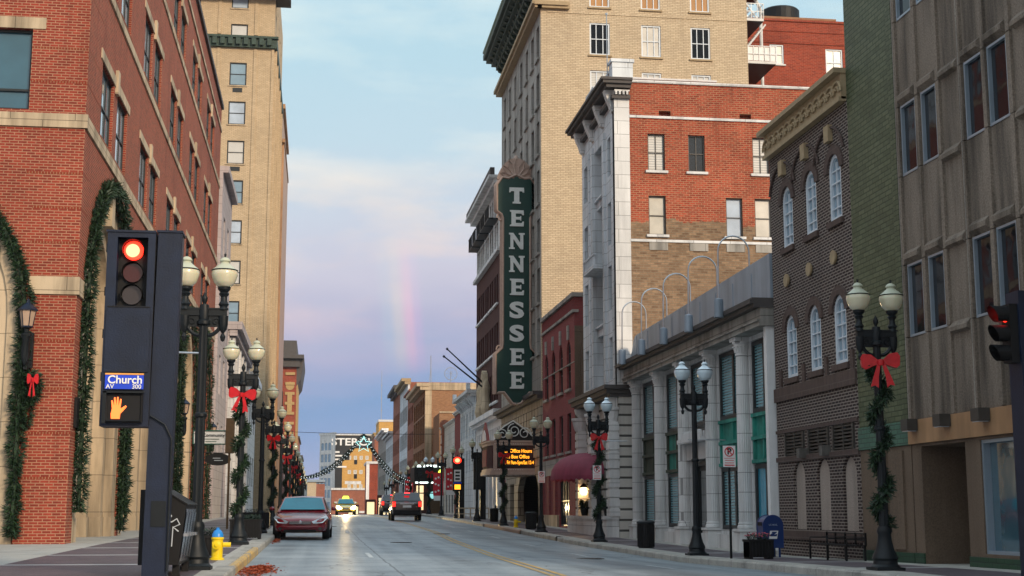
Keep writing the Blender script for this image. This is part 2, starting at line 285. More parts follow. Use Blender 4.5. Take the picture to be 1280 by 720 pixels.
# ---------------------------------------------------------------- mesh and object helpers
class MB:
    def __init__(s): s.v = []; s.f = []; s.mi = []; s.cur = 0
    def add(s, vs, fs):
        o = len(s.v); s.v += [tuple(v) for v in vs]; s.f += [tuple(i + o for i in f) for f in fs]; s.mi += [s.cur] * len(fs); return s
    def box(s, x0, x1, y0, y1, z0, z1):
        return s.add([(x0, y0, z0), (x1, y0, z0), (x1, y1, z0), (x0, y1, z0), (x0, y0, z1), (x1, y0, z1), (x1, y1, z1), (x0, y1, z1)],
                     [(0, 3, 2, 1), (4, 5, 6, 7), (0, 1, 5, 4), (1, 2, 6, 5), (2, 3, 7, 6), (3, 0, 4, 7)])
    def fb(s, F, u0, u1, z0, z1, d0, d1):          # box in facade coordinates (d > 0 goes into the wall)
        p = [F(u, z, d) for d in (d0, d1) for z in (z0, z1) for u in (u0, u1)]
        return s.add(p, [(0, 1, 3, 2), (4, 6, 7, 5), (0, 4, 5, 1), (2, 3, 7, 6), (0, 2, 6, 4), (1, 5, 7, 3)])
    def tube(s, pts, r, n=8, cap=True):
        pts = [Vector(p) for p in pts]; rs = r if isinstance(r, (list, tuple)) else [r] * len(pts)
        rings = []; up0 = None
        for i, p in enumerate(pts):
            d = (pts[min(i + 1, len(pts) - 1)] - pts[max(i - 1, 0)]).normalized()
            if up0 is None: up0 = Vector((0, 0, 1)) if abs(d.z) < .9 else Vector((1, 0, 0))
            a = d.cross(up0).normalized(); b = a.cross(d).normalized(); up0 = b
            rings.append([p + (a * math.cos(2 * math.pi * k / n) + b * math.sin(2 * math.pi * k / n)) * rs[i] for k in range(n)])
        vs = [q for rg in rings for q in rg]; fs = []
        for i in range(len(pts) - 1):
            for k in range(n): fs.append((i * n + k, i * n + (k + 1) % n, (i + 1) * n + (k + 1) % n, (i + 1) * n + k))
        if cap: fs.append(tuple(range(n - 1, -1, -1))); fs.append(tuple((len(pts) - 1) * n + k for k in range(n)))
        return s.add(vs, fs)
    def lathe(s, prof, c=(0, 0, 0), n=16, axis='z', flute=0):
        vs = []; fs = []
        for r, z in prof:
            for k in range(n):
                a = 2 * math.pi * k / n; rr = r * (1 - flute * (k % 2)); x, y = rr * math.cos(a), rr * math.sin(a)
                q = (x, y, z) if axis == 'z' else ((x, -z, y) if axis == 'y' else (-z, x, y))
                vs.append((c[0] + q[0], c[1] + q[1], c[2] + q[2]))
        for i in range(len(prof) - 1):
            for k in range(n): fs.append((i * n + k, i * n + (k + 1) % n, (i + 1) * n + (k + 1) % n, (i + 1) * n + k))
        fs.append(tuple(range(n - 1, -1, -1))); fs.append(tuple((len(prof) - 1) * n + k for k in range(n)))
        return s.add(vs, fs)
    def prism(s, F, poly, d0, d1):                  # polygon in (u, z), extruded through depth
        n = len(poly); vs = [F(u, z, d0) for u, z in poly] + [F(u, z, d1) for u, z in poly]
        tri = geometry.tessellate_polygon([[Vector((u, z, 0)) for u, z in poly]])
        fs = [tuple(t) for t in tri] + [tuple(i + n for i in reversed(t)) for t in tri]
        fs += [(i, (i + 1) % n, (i + 1) % n + n, i + n) for i in range(n)]
        return s.add(vs, fs)
    def ring(s, F, outer, inner, d0, d1):           # same number of points, closed loops
        n = len(outer); vs = [F(u, z, d) for d in (d0, d1) for u, z in list(outer) + list(inner)]
        fs = []
        for i in range(n):
            j = (i + 1) % n
            fs += [(i, j, n + j, n + i), (2 * n + i, 3 * n + i, 3 * n + j, 2 * n + j), (i, 2 * n + i, 2 * n + j, j), (n + i, n + j, 3 * n + j, 3 * n + i)]
        return s.add(vs, fs)
    def sheet(s, F, outer, holes, d0, d1):          # wall face with openings and their reveals
        loops = [outer] + holes; flat = [q for l in loops for q in l]
        tri = geometry.tessellate_polygon([[Vector((u, z, 0)) for u, z in l] for l in loops])
        vs = [F(u, z, d0) for u, z in flat]; fs = [tuple(t) for t in tri]; s.add(vs, fs)
        for l in loops:
            n = len(l); s.add([F(u, z, d0) for u, z in l] + [F(u, z, d1) for u, z in l], [(i, (i + 1) % n, (i + 1) % n + n, i + n) for i in range(n)])
        return s
    def mesh(s, name, mats, off=(0, 0, 0), smooth=False, xf=None):
        me = bpy.data.meshes.new(name)
        o = Vector(off); vs = [Vector(v) - o for v in s.v]
        if xf is not None: vs = [xf @ v for v in vs]
        me.from_pydata([tuple(v) for v in vs], [], s.f)
        for m in (mats if isinstance(mats, (list, tuple)) else [mats]): me.materials.append(MT[m])
        if len(me.materials) > 1: me.polygons.foreach_set('material_index', s.mi)
        bm = bmesh.new(); bm.from_mesh(me); bmesh.ops.recalc_face_normals(bm, faces=bm.faces)
        bm.to_mesh(me); bm.free()
        if smooth:
            me.polygons.foreach_set('use_smooth', [True] * len(me.polygons))
            me.set_sharp_from_angle(angle=rad(smooth if smooth is not True else 40))
        me.update(); return me
def FR(c): return lambda u, z, d: (c + d, u, z)      # wall on the right of the street, looking at the street
def FL(c): return lambda u, z, d: (c - d, u, z)      # wall on the left of the street
def FF(c): return lambda u, z, d: (u, c + d, z)      # wall looking back towards the camera
WL = {}
def link(o, parent=None):
    C.objects.link(o)
    if parent is not None: o.parent = parent
    return o
def tag(o, label=None, cat=None, group=None, kind=None):
    if label: o['label'] = label
    if cat: o['category'] = cat
    if group: o['group'] = group
    if kind: o['kind'] = kind
    return o
def thing(name, loc, label, cat, group=None, rz=0):
    o = bpy.data.objects.new(name, None); o.empty_display_size = .3; o.location = loc; o.rotation_euler = (0, 0, rz); link(o); WL[o.name] = Vector(loc)
    return tag(o, label, cat, group)
def wl(o): return WL.get(o.name, Vector((0, 0, 0))) if o is not None else Vector((0, 0, 0))
def part(name, mb, mats, parent, smooth=False, label=None):      # mb holds world coordinates; parent is unrotated
    base = wl(parent); me = mb.mesh(name, mats, base, smooth); o = bpy.data.objects.new(name, me); link(o, parent); WL[o.name] = base
    if label: o['label'] = label
    return o
def lpart(name, mb, mats, parent, smooth=False, loc=(0, 0, 0)):    # mb holds coordinates local to the parent
    me = mb.mesh(name, mats, (0, 0, 0), smooth); o = bpy.data.objects.new(name, me); link(o, parent); o.location = loc
    return o
def solo(name, mb, mats, loc, label, cat, group=None, smooth=False):   # a thing that is one mesh, origin at its base
    me = mb.mesh(name, mats, loc, smooth); o = bpy.data.objects.new(name, me); o.location = loc; link(o); WL[o.name] = Vector(loc)
    return tag(o, label, cat, group)
def struct(name, mb, mats, smooth=False, kind='structure'):
    o = bpy.data.objects.new(name, mb.mesh(name, mats, (0, 0, 0), smooth)); link(o); o['kind'] = kind; return o
def kids(o): return [c for c in bpy.data.objects if c.parent == o]
def copy_tree(o, loc, label=None, group=None, rz=None):
    km = {}
    for c in list(bpy.data.objects):
        if c.parent is not None: km.setdefault(c.parent.name, []).append(c)
    def rec(a, par):
        b = a.copy(); link(b)
        if par is not None: b.parent = par
        for ch in km.get(a.name, []): rec(ch, b)
        return b
    r = rec(o, None); r.location = loc
    if rz is not None: r.rotation_euler = (0, 0, rz)
    if label: r['label'] = label
    if group: r['group'] = group
    WL[r.name] = Vector(loc)
    return r
def rect(u0, u1, z0, z1): return [(u0, z0), (u1, z0), (u1, z1), (u0, z1)]
def archp(u0, u1, z0, zs, n=14, k=1.0):             # opening with a round head
    c = (u0 + u1) / 2; r = (u1 - u0) / 2
    return [(u0, z0), (u1, z0)] + [(c + r * math.cos(math.pi * i / n), zs + k * r * math.sin(math.pi * i / n)) for i in range(n + 1)]
WC = {}
wrnd = random.Random(5)
def window(F, fk, u0, u1, z0, z1, parent, frame='window_frame_dark', pane='glass_sky', nx=1, ny=2, fw=.06, d=.12, dp=.05, arch=False, sill=None, name='window', mun=None, sillw=.1):
    """one window: frame (part) with its pane (sub-part); meshes shared between equal windows"""
    if isinstance(pane, tuple): pane = wrnd.choice(pane)
    w_, h_ = round(u1 - u0, 3), round(z1 - z0, 3); key = (fk, w_, h_, frame, pane, nx, ny, fw, d, dp, arch, sill, mun, sillw)
    if key not in WC:
        G = {'R': FR(0), 'L': FL(0), 'F': FF(0)}[fk]
        m = MB(); mu = mun or fw * .6
        if arch:
            r = w_ / 2; o = archp(-r, r, 0, h_ - r); i = archp(-r + fw, r - fw, fw, h_ - r); m.ring(G, o, i, d - dp, d + .03)
            m.fb(G, -r + fw, r - fw, h_ - r - mu / 2, h_ - r + mu / 2, d - dp * .6, d + .02)
            hh = h_ - r; zt = h_ - fw
        else:
            r = w_ / 2
            m.fb(G, -r, r, h_ - fw, h_, d - dp, d + .03); m.fb(G, -r, r, 0, fw, d - dp, d + .03)
            m.fb(G, -r, -r + fw, fw, h_ - fw, d - dp, d + .03); m.fb(G, r - fw, r, fw, h_ - fw, d - dp, d + .03)
            hh = h_; zt = h_ - fw
        for k in range(1, nx):
            u = -r + w_ * k / nx; m.fb(G, u - mu / 2, u + mu / 2, fw, zt - (0 if not arch else r * .25), d - dp * .6, d + .02)
        for k in range(1, ny):
            z = hh * k / ny; m.fb(G, -r + fw, r - fw, z - mu / 2, z + mu / 2, d - dp * .75, d + .025)
        mats = [frame]
        if sill:
            m.cur = 1; m.fb(G, -r - .1, r + .1, -sillw, -.003, -.09, d - .003); m.cur = 0; mats.append(sill)
        fm = m.mesh(name, mats)
        q = MB(); pol = archp(-r + fw * .5, r - fw * .5, fw * .5, h_ - r) if arch else rect(-r + fw * .5, r - fw * .5, fw * .5, h_ - fw * .5)
        q.add([G(u, z, d + .012) for u, z in pol], [tuple(range(len(pol)))])
        pm = q.mesh('pane', [pane])
        WC[key] = (fm, pm)
    fm, pm = WC[key]; o = bpy.data.objects.new(name, fm); link(o, parent)
    o.location = Vector(F((u0 + u1) / 2, z0, 0)) - wl(parent)
    p = bpy.data.objects.new('pane', pm); link(p, o)
    return o
def facade(parent, F, u0, u1, z0, z1, holes, mat, t=.22, name='wall', core=None, outer=None):
    m = MB(); m.sheet(F, outer or rect(u0, u1, z0, z1), holes, 0, t)
    if core: m.fb(F, u0, u1, z0, z1, t, core)
    return part(name, m, mat, parent)
def trim(parent, F, name, rows, mat, label=None):    # rows of (u0, u1, z0, z1, out, inn)
    for u0, u1, z0, z1, o, i in rows:                # every piece is a part of its own
        m = MB(); m.fb(F, u0, u1, z0, z1, -o, i); r = part(name, m, mat, parent, label=label)
    return r
FONT = {}
def text_mb(txt, size, depth=.01, bold=0.0, sx=1.0, align='CENTER'):
    """letters standing in the x-z plane, looking towards -y, centred on the origin"""
    cu = bpy.data.curves.new('lettering', 'FONT'); cu.body = txt; cu.size = size; cu.extrude = depth; cu.offset = bold; cu.align_x = align; cu.align_y = 'CENTER'; cu.resolution_u = 4
    ob = bpy.data.objects.new('lettering', cu); C.objects.link(ob); dg = bpy.context.evaluated_depsgraph_get(); me = bpy.data.meshes.new_from_object(ob.evaluated_get(dg))
    mb = MB(); mb.add([(v.co.x * sx, -v.co.z, v.co.y) for v in me.vertices], [tuple(p.vertices) for p in me.polygons])
    bpy.data.objects.remove(ob); bpy.data.curves.remove(cu); bpy.data.meshes.remove(me)
    return mb
def place(mb, loc=(0, 0, 0), rz=0, sc=1):
    c, s = math.cos(rz), math.sin(rz); mb.v = [((x * c - y * s) * sc + loc[0], (x * s + y * c) * sc + loc[1], z * sc + loc[2]) for x, y, z in mb.v]; return mb

# ---------------------------------------------------------------- ground, road, sidewalks
def interp(tab, y):
    if y <= tab[0][0]: return tab[0][1]
    for (a, va), (b, vb) in zip(tab, tab[1:]):
        if y <= b: t = (y - a) / (b - a); return va + (vb - va) * t
    return tab[-1][1]
TAIL = [(130, .95), (150, .95), (200, .4), (300, -3), (450, -8), (700, -14), (900, -14)]
TL = [(-30, .0), (10, .05), (22, .2), (35, .32), (48, .40), (60, .55), (75, .70), (90, .76), (110, .86)] + TAIL
TR = [(-30, .0), (10, .08), (23, .12), (35, .0), (48, .08), (61, .24), (73.6, .40), (90, .59), (110, .80)] + TAIL
def zl(y): return interp(TL, y)
def zr(y): return interp(TR, y)
XL, XR = -1.3, 9.1
def zroad(x, y):
    t = (x - XL) / (XR - XL); return zl(y) * (1 - t) + zr(y) * t - .15 + .06 * (1 - (2 * t - 1) ** 2)
ys = [-30 + i * 2.5 for i in range(0, 93)] + [210 + 15 * i for i in range(0, 33)]
def strip(x0, x1, n, fz, y0, y1, dz=0):
    m = MB(); yy = [y0] + [y for y in ys if y0 < y < y1] + [y1]
    for y in yy:
        for i in range(n + 1):
            x = (x0(y) if callable(x0) else x0); xe = (x1(y) if callable(x1) else x1); xx = x + (xe - x) * i / n; m.v.append((xx, y, fz(xx, y) + dz))
    for j in range(len(yy) - 1):
        for i in range(n): a = j * (n + 1) + i; m.f.append((a, a + 1, a + n + 2, a + n + 1)); m.mi.append(0)
    return m
# terrain that reaches the horizon
m = MB(); GX = [-3000, -1200, -500, -200, -60, -8, 14, 60, 200, 500, 1200, 3000]; GY = [-600, -100, 0, 60, 120, 160, 220, 300, 450, 700, 1100, 2000, 3500]
for y in GY:
    for x in GX: m.v.append((x, y, interp(TL, min(max(y, 0), 900)) - .55 - (0 if y < 900 else 10)))
for j in range(len(GY) - 1):
    for i in range(len(GX) - 1): a = j * len(GX) + i; m.f.append((a, a + 1, a + len(GX) + 1, a + len(GX))); m.mi.append(0)
struct('ground', m, 'bare_earth')
# road surface
m, nt_, p_ = base_mat('road_surface'); pos = P(nt_)
mpn = N(nt_, 'ShaderNodeMapping'); mpn.inputs['Scale'].default_value = (1.5, .035, 1); lk(nt_, pos, mpn.inputs[0]); tr = noise(nt_, mpn.outputs[0], 1, 4)
f = mathn(nt_, 'ADD', mathn(nt_, 'MULTIPLY', noise(nt_, pos, .5, 6, .65), .7), mathn(nt_, 'MULTIPLY', tr, .75)); f = mathn(nt_, 'ADD', f, mathn(nt_, 'MULTIPLY', noise(nt_, pos, 40, 2), .35))
rr = N(nt_, 'ShaderNodeValToRGB'); lk(nt_, mathn(nt_, 'DIVIDE', f, 1.8), rr.inputs[0]); setramp(rr, [(.36, (.075, .095, .11, 1)), (.47, (.165, .205, .235, 1)), (.58, (.27, .315, .345, 1))])
sp_ = N(nt_, 'ShaderNodeSeparateXYZ'); lk(nt_, pos, sp_.inputs[0])
# tire streak and shadow stripe painted down the right lane, and cracks / slab joints
lane = mathn(nt_, 'MULTIPLY', mathn(nt_, 'SUBTRACT', 1, mathn(nt_, 'MULTIPLY', mathn(nt_, 'ABSOLUTE', mathn(nt_, 'SUBTRACT', sp_.outputs[0], 6.35)), .9), clamp=True), .55)
c1 = mixc(nt_, lane, rr.outputs[0], (.05, .062, .075, 1))
jx = mathn(nt_, 'LESS_THAN', mathn(nt_, 'ABSOLUTE', mathn(nt_, 'SUBTRACT', sp_.outputs[0], mathn(nt_, 'ADD', 1.35, mathn(nt_, 'MULTIPLY', noise(nt_, pos, .6, 3), .12)))), .022)
vo = N(nt_, 'ShaderNodeTexVoronoi', feature='DISTANCE_TO_EDGE'); vo.inputs['Scale'].default_value = .22
wv = N(nt_, 'ShaderNodeVectorMath', operation='ADD'); nzv = N(nt_, 'ShaderNodeTexNoise'); nzv.inputs['Scale'].default_value = 1.3; lk(nt_, pos, nzv.inputs[0]); lk(nt_, pos, wv.inputs[0]); lk(nt_, nzv.outputs[1], wv.inputs[1]); lk(nt_, wv.outputs[0], vo.inputs[0])
ck = mathn(nt_, 'LESS_THAN', vo.outputs[0], .006)
# utility patches of newer asphalt, oil drips along the lane middles
pt = N(nt_, 'ShaderNodeTexVoronoi', distance='CHEBYCHEV'); pt.inputs['Scale'].default_value = .11; lk(nt_, pos, pt.inputs[0])
pk = mathn(nt_, 'LESS_THAN', pt.outputs[0], .17)
c1 = mixc(nt_, mathn(nt_, 'MULTIPLY', pk, .42), c1, (.07, .085, .095, 1))
oil = mathn(nt_, 'MULTIPLY', mathn(nt_, 'SUBTRACT', noise(nt_, pos, 1.9, 3, .7), .60), 7, clamp=True)
lane2 = mathn(nt_, 'SUBTRACT', 1, mathn(nt_, 'MULTIPLY', mathn(nt_, 'ABSOLUTE', mathn(nt_, 'SUBTRACT', sp_.outputs[0], 2.6)), 1.3), clamp=True)
c1 = mixc(nt_, mathn(nt_, 'MULTIPLY', mathn(nt_, 'ADD', lane2, .25), mathn(nt_, 'MULTIPLY', oil, .5)), c1, (.05, .055, .06, 1))
c2 = mixc(nt_, mathn(nt_, 'MULTIPLY', mathn(nt_, 'MAXIMUM', jx, ck), .7), c1, (.03, .035, .04, 1))
lk(nt_, c2, p_.inputs['Base Color'])
lk(nt_, mathn(nt_, 'ADD', .34, mathn(nt_, 'MULTIPLY', noise(nt_, pos, .8, 4), .28)), p_.inputs['Roughness']); p_.inputs['Specular IOR Level'].default_value = .5
bump(nt_, p_, noise(nt_, pos, 60, 3), .25, .01)
struct('road', strip(XL, XR, 8, zroad, 14, 700), 'road_surface')
struct('cross_street', MB().add([(-90, -30, -.08), (90, -30, -.08), (90, 13.99, -.06), (-90, 13.99, -.06)], [(0, 1, 2, 3)]), 'road_surface')
# line paint
m, nt_, p_ = base_mat('paint_yellow'); pos = P(nt_); n_ = noise(nt_, pos, 3, 5, .7)
lk(nt_, mixc(nt_, mathn(nt_, 'MULTIPLY', mathn(nt_, 'SUBTRACT', n_, .42), 3.5, clamp=True), (.50, .31, .08, 1), (.17, .17, .15, 1)), p_.inputs['Base Color']); p_.inputs['Roughness'].default_value = .6
m, nt_, p_ = base_mat('paint_white'); pos = P(nt_); n_ = noise(nt_, pos, 4, 5, .7)
lk(nt_, mixc(nt_, mathn(nt_, 'MULTIPLY', mathn(nt_, 'SUBTRACT', n_, .45), 4, clamp=True), (.52, .56, .58, 1), (.2, .23, .24, 1)), p_.inputs['Base Color']); p_.inputs['Roughness'].default_value = .6
yl = lambda y: 3.95 + .028 * (min(y, 60) - 24) if y > 20 else 3.84
m = strip(lambda y: yl(y) - .14, lambda y: yl(y) - .04, 1, zroad, 22, 240, .006)
m2 = strip(lambda y: yl(y) + .05, lambda y: yl(y) + .15, 1, zroad, 22, 240, .006); m.add(m2.v, m2.f)
struct('center_line', m, 'paint_yellow')
def dashes(x, y0, y1, L, G, wd=.1):
    mm = MB(); y = y0
    while y < y1: q = strip(x - wd / 2, x + wd / 2, 1, zroad, y, y + L, .006); mm.add(q.v, q.f); y += L + G
    return mm
m = dashes(1.2, 31, 200, 3, 9.2); q = dashes(6.9, 27, 200, 2.4, 6.5); m.add(q.v, q.f)
struct('lane_line', m, 'paint_white')
for i, (x, y) in enumerate(((2.6, 44), (.6, 66), (5.0, 57), (6.6, 34))):
    mm = MB(); zc = zroad(x, y); mm.lathe([(0, 0), (.34, .0), (.34, .012), (.30, .012), (.30, .008), (0, .008)], (x, y, zc + .004), 28)
    for k in range(6):
        for j in range(6):
            if (k - 2.5) ** 2 + (j - 2.5) ** 2 < 8: mm.box(x - .25 + k * .09, x - .20 + k * .09, y - .25 + j * .09, y - .20 + j * .09, zc + .010, zc + .017)
    solo('manhole_cover', mm, 'manhole_iron', (x, y, zc), ['round iron manhole cover in the middle lane', 'round manhole cover beyond the maroon car', 'manhole cover just right of the yellow line', 'manhole cover nearest the bank side kerb'][i], 'manhole cover', 'manhole covers in the road')
# curbs
m, nt_, p_ = base_mat('curb_stone'); pos = P(nt_); s_ = N(nt_, 'ShaderNodeSeparateXYZ'); lk(nt_, pos, s_.inputs[0])
f = mathn(nt_, 'ADD', mathn(nt_, 'MULTIPLY', noise(nt_, pos, 1.4, 6, .65), 1.0), mathn(nt_, 'MULTIPLY', noise(nt_, pos, 25, 2), .4))
rr = N(nt_, 'ShaderNodeValToRGB'); lk(nt_, mathn(nt_, 'DIVIDE', f, 1.4), rr.inputs[0]); setramp(rr, [(.3, (.14, .14, .13, 1)), (.5, (.33, .32, .29, 1)), (.7, (.46, .44, .40, 1))])
jt = mathn(nt_, 'LESS_THAN', mathn(nt_, 'FRACT', mathn(nt_, 'DIVIDE', s_.outputs[1], 1.8)), .012)
lk(nt_, mixc(nt_, mathn(nt_, 'MULTIPLY', jt, .7), rr.outputs[0], (.05, .05, .05, 1)), p_.inputs['Base Color']); p_.inputs['Roughness'].default_value = .75; bump(nt_, p_, noise(nt_, pos, 30), .3, .01)
m, nt_, p_ = base_mat('curb_yellow'); pos = P(nt_); n_ = noise(nt_, pos, 2.5, 5, .7)
lk(nt_, mixc(nt_, mathn(nt_, 'MULTIPLY', mathn(nt_, 'SUBTRACT', n_, .40), 4, clamp=True), (.60, .38, .10, 1), (.28, .25, .2, 1)), p_.inputs['Base Color']); p_.inputs['Roughness'].default_value = .7
def curb(sgn, x, fz, y0, y1, top=.30):
    mm = MB(); yy = [y0] + [y for y in ys if y0 < y < y1] + [y1]
    for y in yy:
        z = fz(y); mm.v += [(x, y, z - .4), (x + sgn * .01, y, z - .03), (x + sgn * .035, y, z + .004), (x + sgn * top, y, z + .004), (x + sgn * top, y, z - .4)]
    for j in range(len(yy) - 1):
        for i in range(4): a = j * 5 + i; mm.f.append((a, a + 1, a + 6, a + 5)); mm.mi.append(0)
    mm.add([], []); return mm
struct('curb', curb(-1, XL, zl, 14, 24), 'curb_stone'); struct('curb', curb(-1, XL, zl, 33, 700), 'curb_stone')
struct('curb', curb(1, XR, zr, 14, 53.6), 'curb_stone'); struct('curb', curb(1, XR, zr, 78, 140), 'curb_stone')
struct('curb', curb(1, XR + .12, zr, 54.6, 64), 'curb_stone'); struct('curb', curb(1, XR, zr, 140, 700), 'curb_stone')
struct('painted_curb', curb(-1, XL, zl, 24, 33, .12), 'curb_yellow')
mm = curb(-1, XL - .12, zl, 24, 33, .18); struct('curb', mm, 'curb_stone')
m, nt_, p_ = base_mat('curb_rusty'); pos = P(nt_); n_ = noise(nt_, pos, 1.5, 5, .7)
lk(nt_, mixc(nt_, n_, (.34, .15, .06, 1), (.30, .28, .25, 1)), p_.inputs['Base Color']); p_.inputs['Roughness'].default_value = .8
struct('painted_curb', curb(1, XR + .06, zr, 64, 78, .24), 'curb_rusty')
# sidewalks: concrete edge band, dark paver field with pale cross bands, concrete strip by the buildings
m, nt_, p_ = base_mat('paver'); v, s_ = None, N(nt_, 'ShaderNodeSeparateXYZ'); pos = P(nt_); lk(nt_, pos, s_.inputs[0])
b = N(nt_, 'ShaderNodeTexBrick'); lk(nt_, pos, b.inputs[0]); b.inputs['Scale'].default_value = 1; b.inputs['Brick Width'].default_value = .22; b.inputs['Row Height'].default_value = .11; b.inputs['Mortar Size'].default_value = .008
b.inputs[1].default_value = (.115, .085, .10, 1); b.inputs[2].default_value = (.075, .06, .075, 1); b.inputs[3].default_value = (.05, .045, .05, 1)
bandm = mathn(nt_, 'LESS_THAN', mathn(nt_, 'FRACT', mathn(nt_, 'DIVIDE', mathn(nt_, 'ADD', s_.outputs[1], .3), 4.15)), .075)
n_ = noise(nt_, pos, 1.1, 5); cc = N(nt_, 'ShaderNodeCombineColor'); ff = mathn(nt_, 'ADD', .6, mathn(nt_, 'MULTIPLY', n_, .8))
for i in range(3): lk(nt_, ff, cc.inputs[i])
lk(nt_, mixc(nt_, 1.0, mixc(nt_, bandm, b.outputs[0], (.36, .37, .37, 1)), cc.outputs[0], 'MULTIPLY'), p_.inputs['Base Color']); p_.inputs['Roughness'].default_value = .55; bump(nt_, p_, b.outputs[1], -.2, .005)
plain('walk_concrete', (.36, .35, .32), .7, var=.35, scale=1.3, bmp=.2, bscale=50)
struct('sidewalk', strip(-90, XL - .3, 12, lambda x, y: zl(y), 14, 30), 'paver') if False else None
struct('sidewalk', strip(-1.75, XL - .3, 1, lambda x, y: zl(y), 14, 240), 'walk_concrete')
struct('sidewalk', strip(-5.2, -1.75, 1, lambda x, y: zl(y), 14, 240), 'paver')
struct('sidewalk', strip(-30, -5.2, 1, lambda x, y: zl(y), 14, 240), 'walk_concrete')
struct('sidewalk', strip(XR + .3, 9.75, 1, lambda x, y: zr(y), 14, 240), 'walk_concrete')
struct('sidewalk', strip(9.75, 11.35, 1, lambda x, y: zr(y), 14, 240), 'paver')
struct('sidewalk', strip(11.35, 30, 1, lambda x, y: zr(y), 14, 240), 'walk_concrete')
# far wooded ridge
m = MB(); n = 120
for i in range(n + 1):
    x = -900 + 2400 * i / n; hh = 38 + 10 * math.sin(i * .21) + 5 * math.sin(i * .6 + 1) + 2.2 * random.random()
    m.v += [(x, 1900, -30), (x, 1900, hh * .55), (x + 8, 1960, hh + random.random() * 2), (x, 2400, -20)]
for i in range(n):
    for k in range(3): a = i * 4 + k; m.f.append((a, a + 4, a + 5, a + 1)); m.mi.append(0)
struct('hills', m, 'hill_woods')
# ================================================================ RIGHT SIDE OF THE STREET
R12 = FR(12)
# ---- grey aggregate office block -------------------------------------------------
gb = thing('office_building', (12, 20, 0), 'office block clad in rough brown-grey concrete panels with blue framed windows, nearest on the right', 'building')
rows = [(z, z + 1.5) for z in (4.64, 8.02, 11.4, 14.78)]
wins = [(26.38, 27.12), (25.40, 26.12), (23.44, 24.18), (22.50, 23.25), (20.52, 21.24), (19.56, 20.30), (17.62, 18.36), (16.66, 17.40)]
holes = [rect(a, b, z0, z1) for z0, z1 in rows for a, b in wins]
facade(gb, R12, 15, 27.3, 2.95, 18.5, holes, 'aggregate', t=.3, core=9)
for z0, z1 in rows:
    for a, b in wins: window(R12, 'R', a, b, z0, z1, gb, 'alu', 'glass_bronze', 1, 1, fw=.045, d=.04, dp=.06)
m = MB()
for c in [27.24, 26.25, 25.27, 24.30, 23.34, 22.38, 21.36, 20.42, 19.44, 18.48, 17.5, 16.54]:       # upright ribs between the panels
    big = True
    for z0, z1 in [(2.95, 4.64)] + [(a, a + 1.88) for a in (6.14, 9.52, 12.9)] + [(4.64, 6.14), (8.02, 9.52), (11.4, 12.9), (14.78, 16.28)]:
        m.fb(R12, c - .07, c + .07, z0 + .01, z1 - .01, -.06, .02)
part('panel_rib', m, 'aggregate', gb)
for z0, z1 in rows:
    for a, b in wins: # sloping brow over each window
        m = MB(); m.prism(lambda u, z, d, a=a, b=b: (12 - u, d, z), [(0, z1 + .02), (.11, z1 + .10), (.11, z1 + .2), (0, z1 + .3)], a + .03, b - .03); part('window_brow', m, 'aggregate', gb)
    for a, b in [(24.42, 25.18), (21.5, 22.2), (18.6, 19.3)]:
        for zz in (z0 - .18, z1 - .02): m = MB(); m.prism(lambda u, z, d, a=a, b=b: (12 - u, d, z), [(0, zz), (.10, zz + .04), (.10, zz + .12), (0, zz + .24)], a, b); part('window_brow', m, 'aggregate', gb)
trim(gb, R12, 'panel_seam', [(c, c + .012, 2.98, 18.4, .064, 0) for c in (27.28, 24.31, 21.37, 18.49)], 'stone_grey')
trim(gb, R12, 'fascia_band', [(15, 27.35, 2.46, 2.94, .07, .3)], 'copper_band')
for y in (27.0, 25.5, 23.9):
    m = MB(); m.fb(R12, y - .16, y + .16, 2.72, 2.95, -.30, -.08); m.fb(R12, y - .03, y + .03, 2.8, 2.9, -.1, -.06)
    o = part('floodlight', m, 'vent_grey', gb); q = MB(); q.fb(R12, y - .13, y + .13, 2.70, 2.715, -.28, -.1); part('lens', q, 'glass_pale', o)
# ground floor: recessed doorway, stone panels, shop window
facade(gb, R12, 15, 27.33, .0, 2.455, [rect(24.95, 26.9, .02, 2.4), rect(21.2, 24.35, .35, 2.4), rect(16.5, 20.6, .35, 2.4)], 'granite_brown', t=1.1, core=9, name='ground_floor_wall')
trim(gb, R12, 'tiled_base', [(15, 24.94, -.1, .29, .03, 0), (26.91, 27.35, -.1, .29, .03, 0)], 'tile_green_dark')
m = MB(); m.fb(R12, 24.97, 26.88, .03, .3, 1.0, 1.08); part('tiled_base', m, 'tile_green_dark', gb)
window(R12, 'R', 21.2, 24.35, .35, 2.4, gb, 'alu', 'glass_shop', 2, 1, fw=.06, d=.15, dp=.12, name='shop_window')
window(R12, 'R', 16.5, 20.6, .35, 2.4, gb, 'alu', 'glass_shop', 2, 1, fw=.06, d=.15, dp=.12, name='shop_window')
m = MB()
for i in range(26): m.fb(R12, 23.15 + i * .045, 23.19 + i * .045, .42, 2.34, .20 + .03 * (i % 2), .24 + .03 * (i % 2))
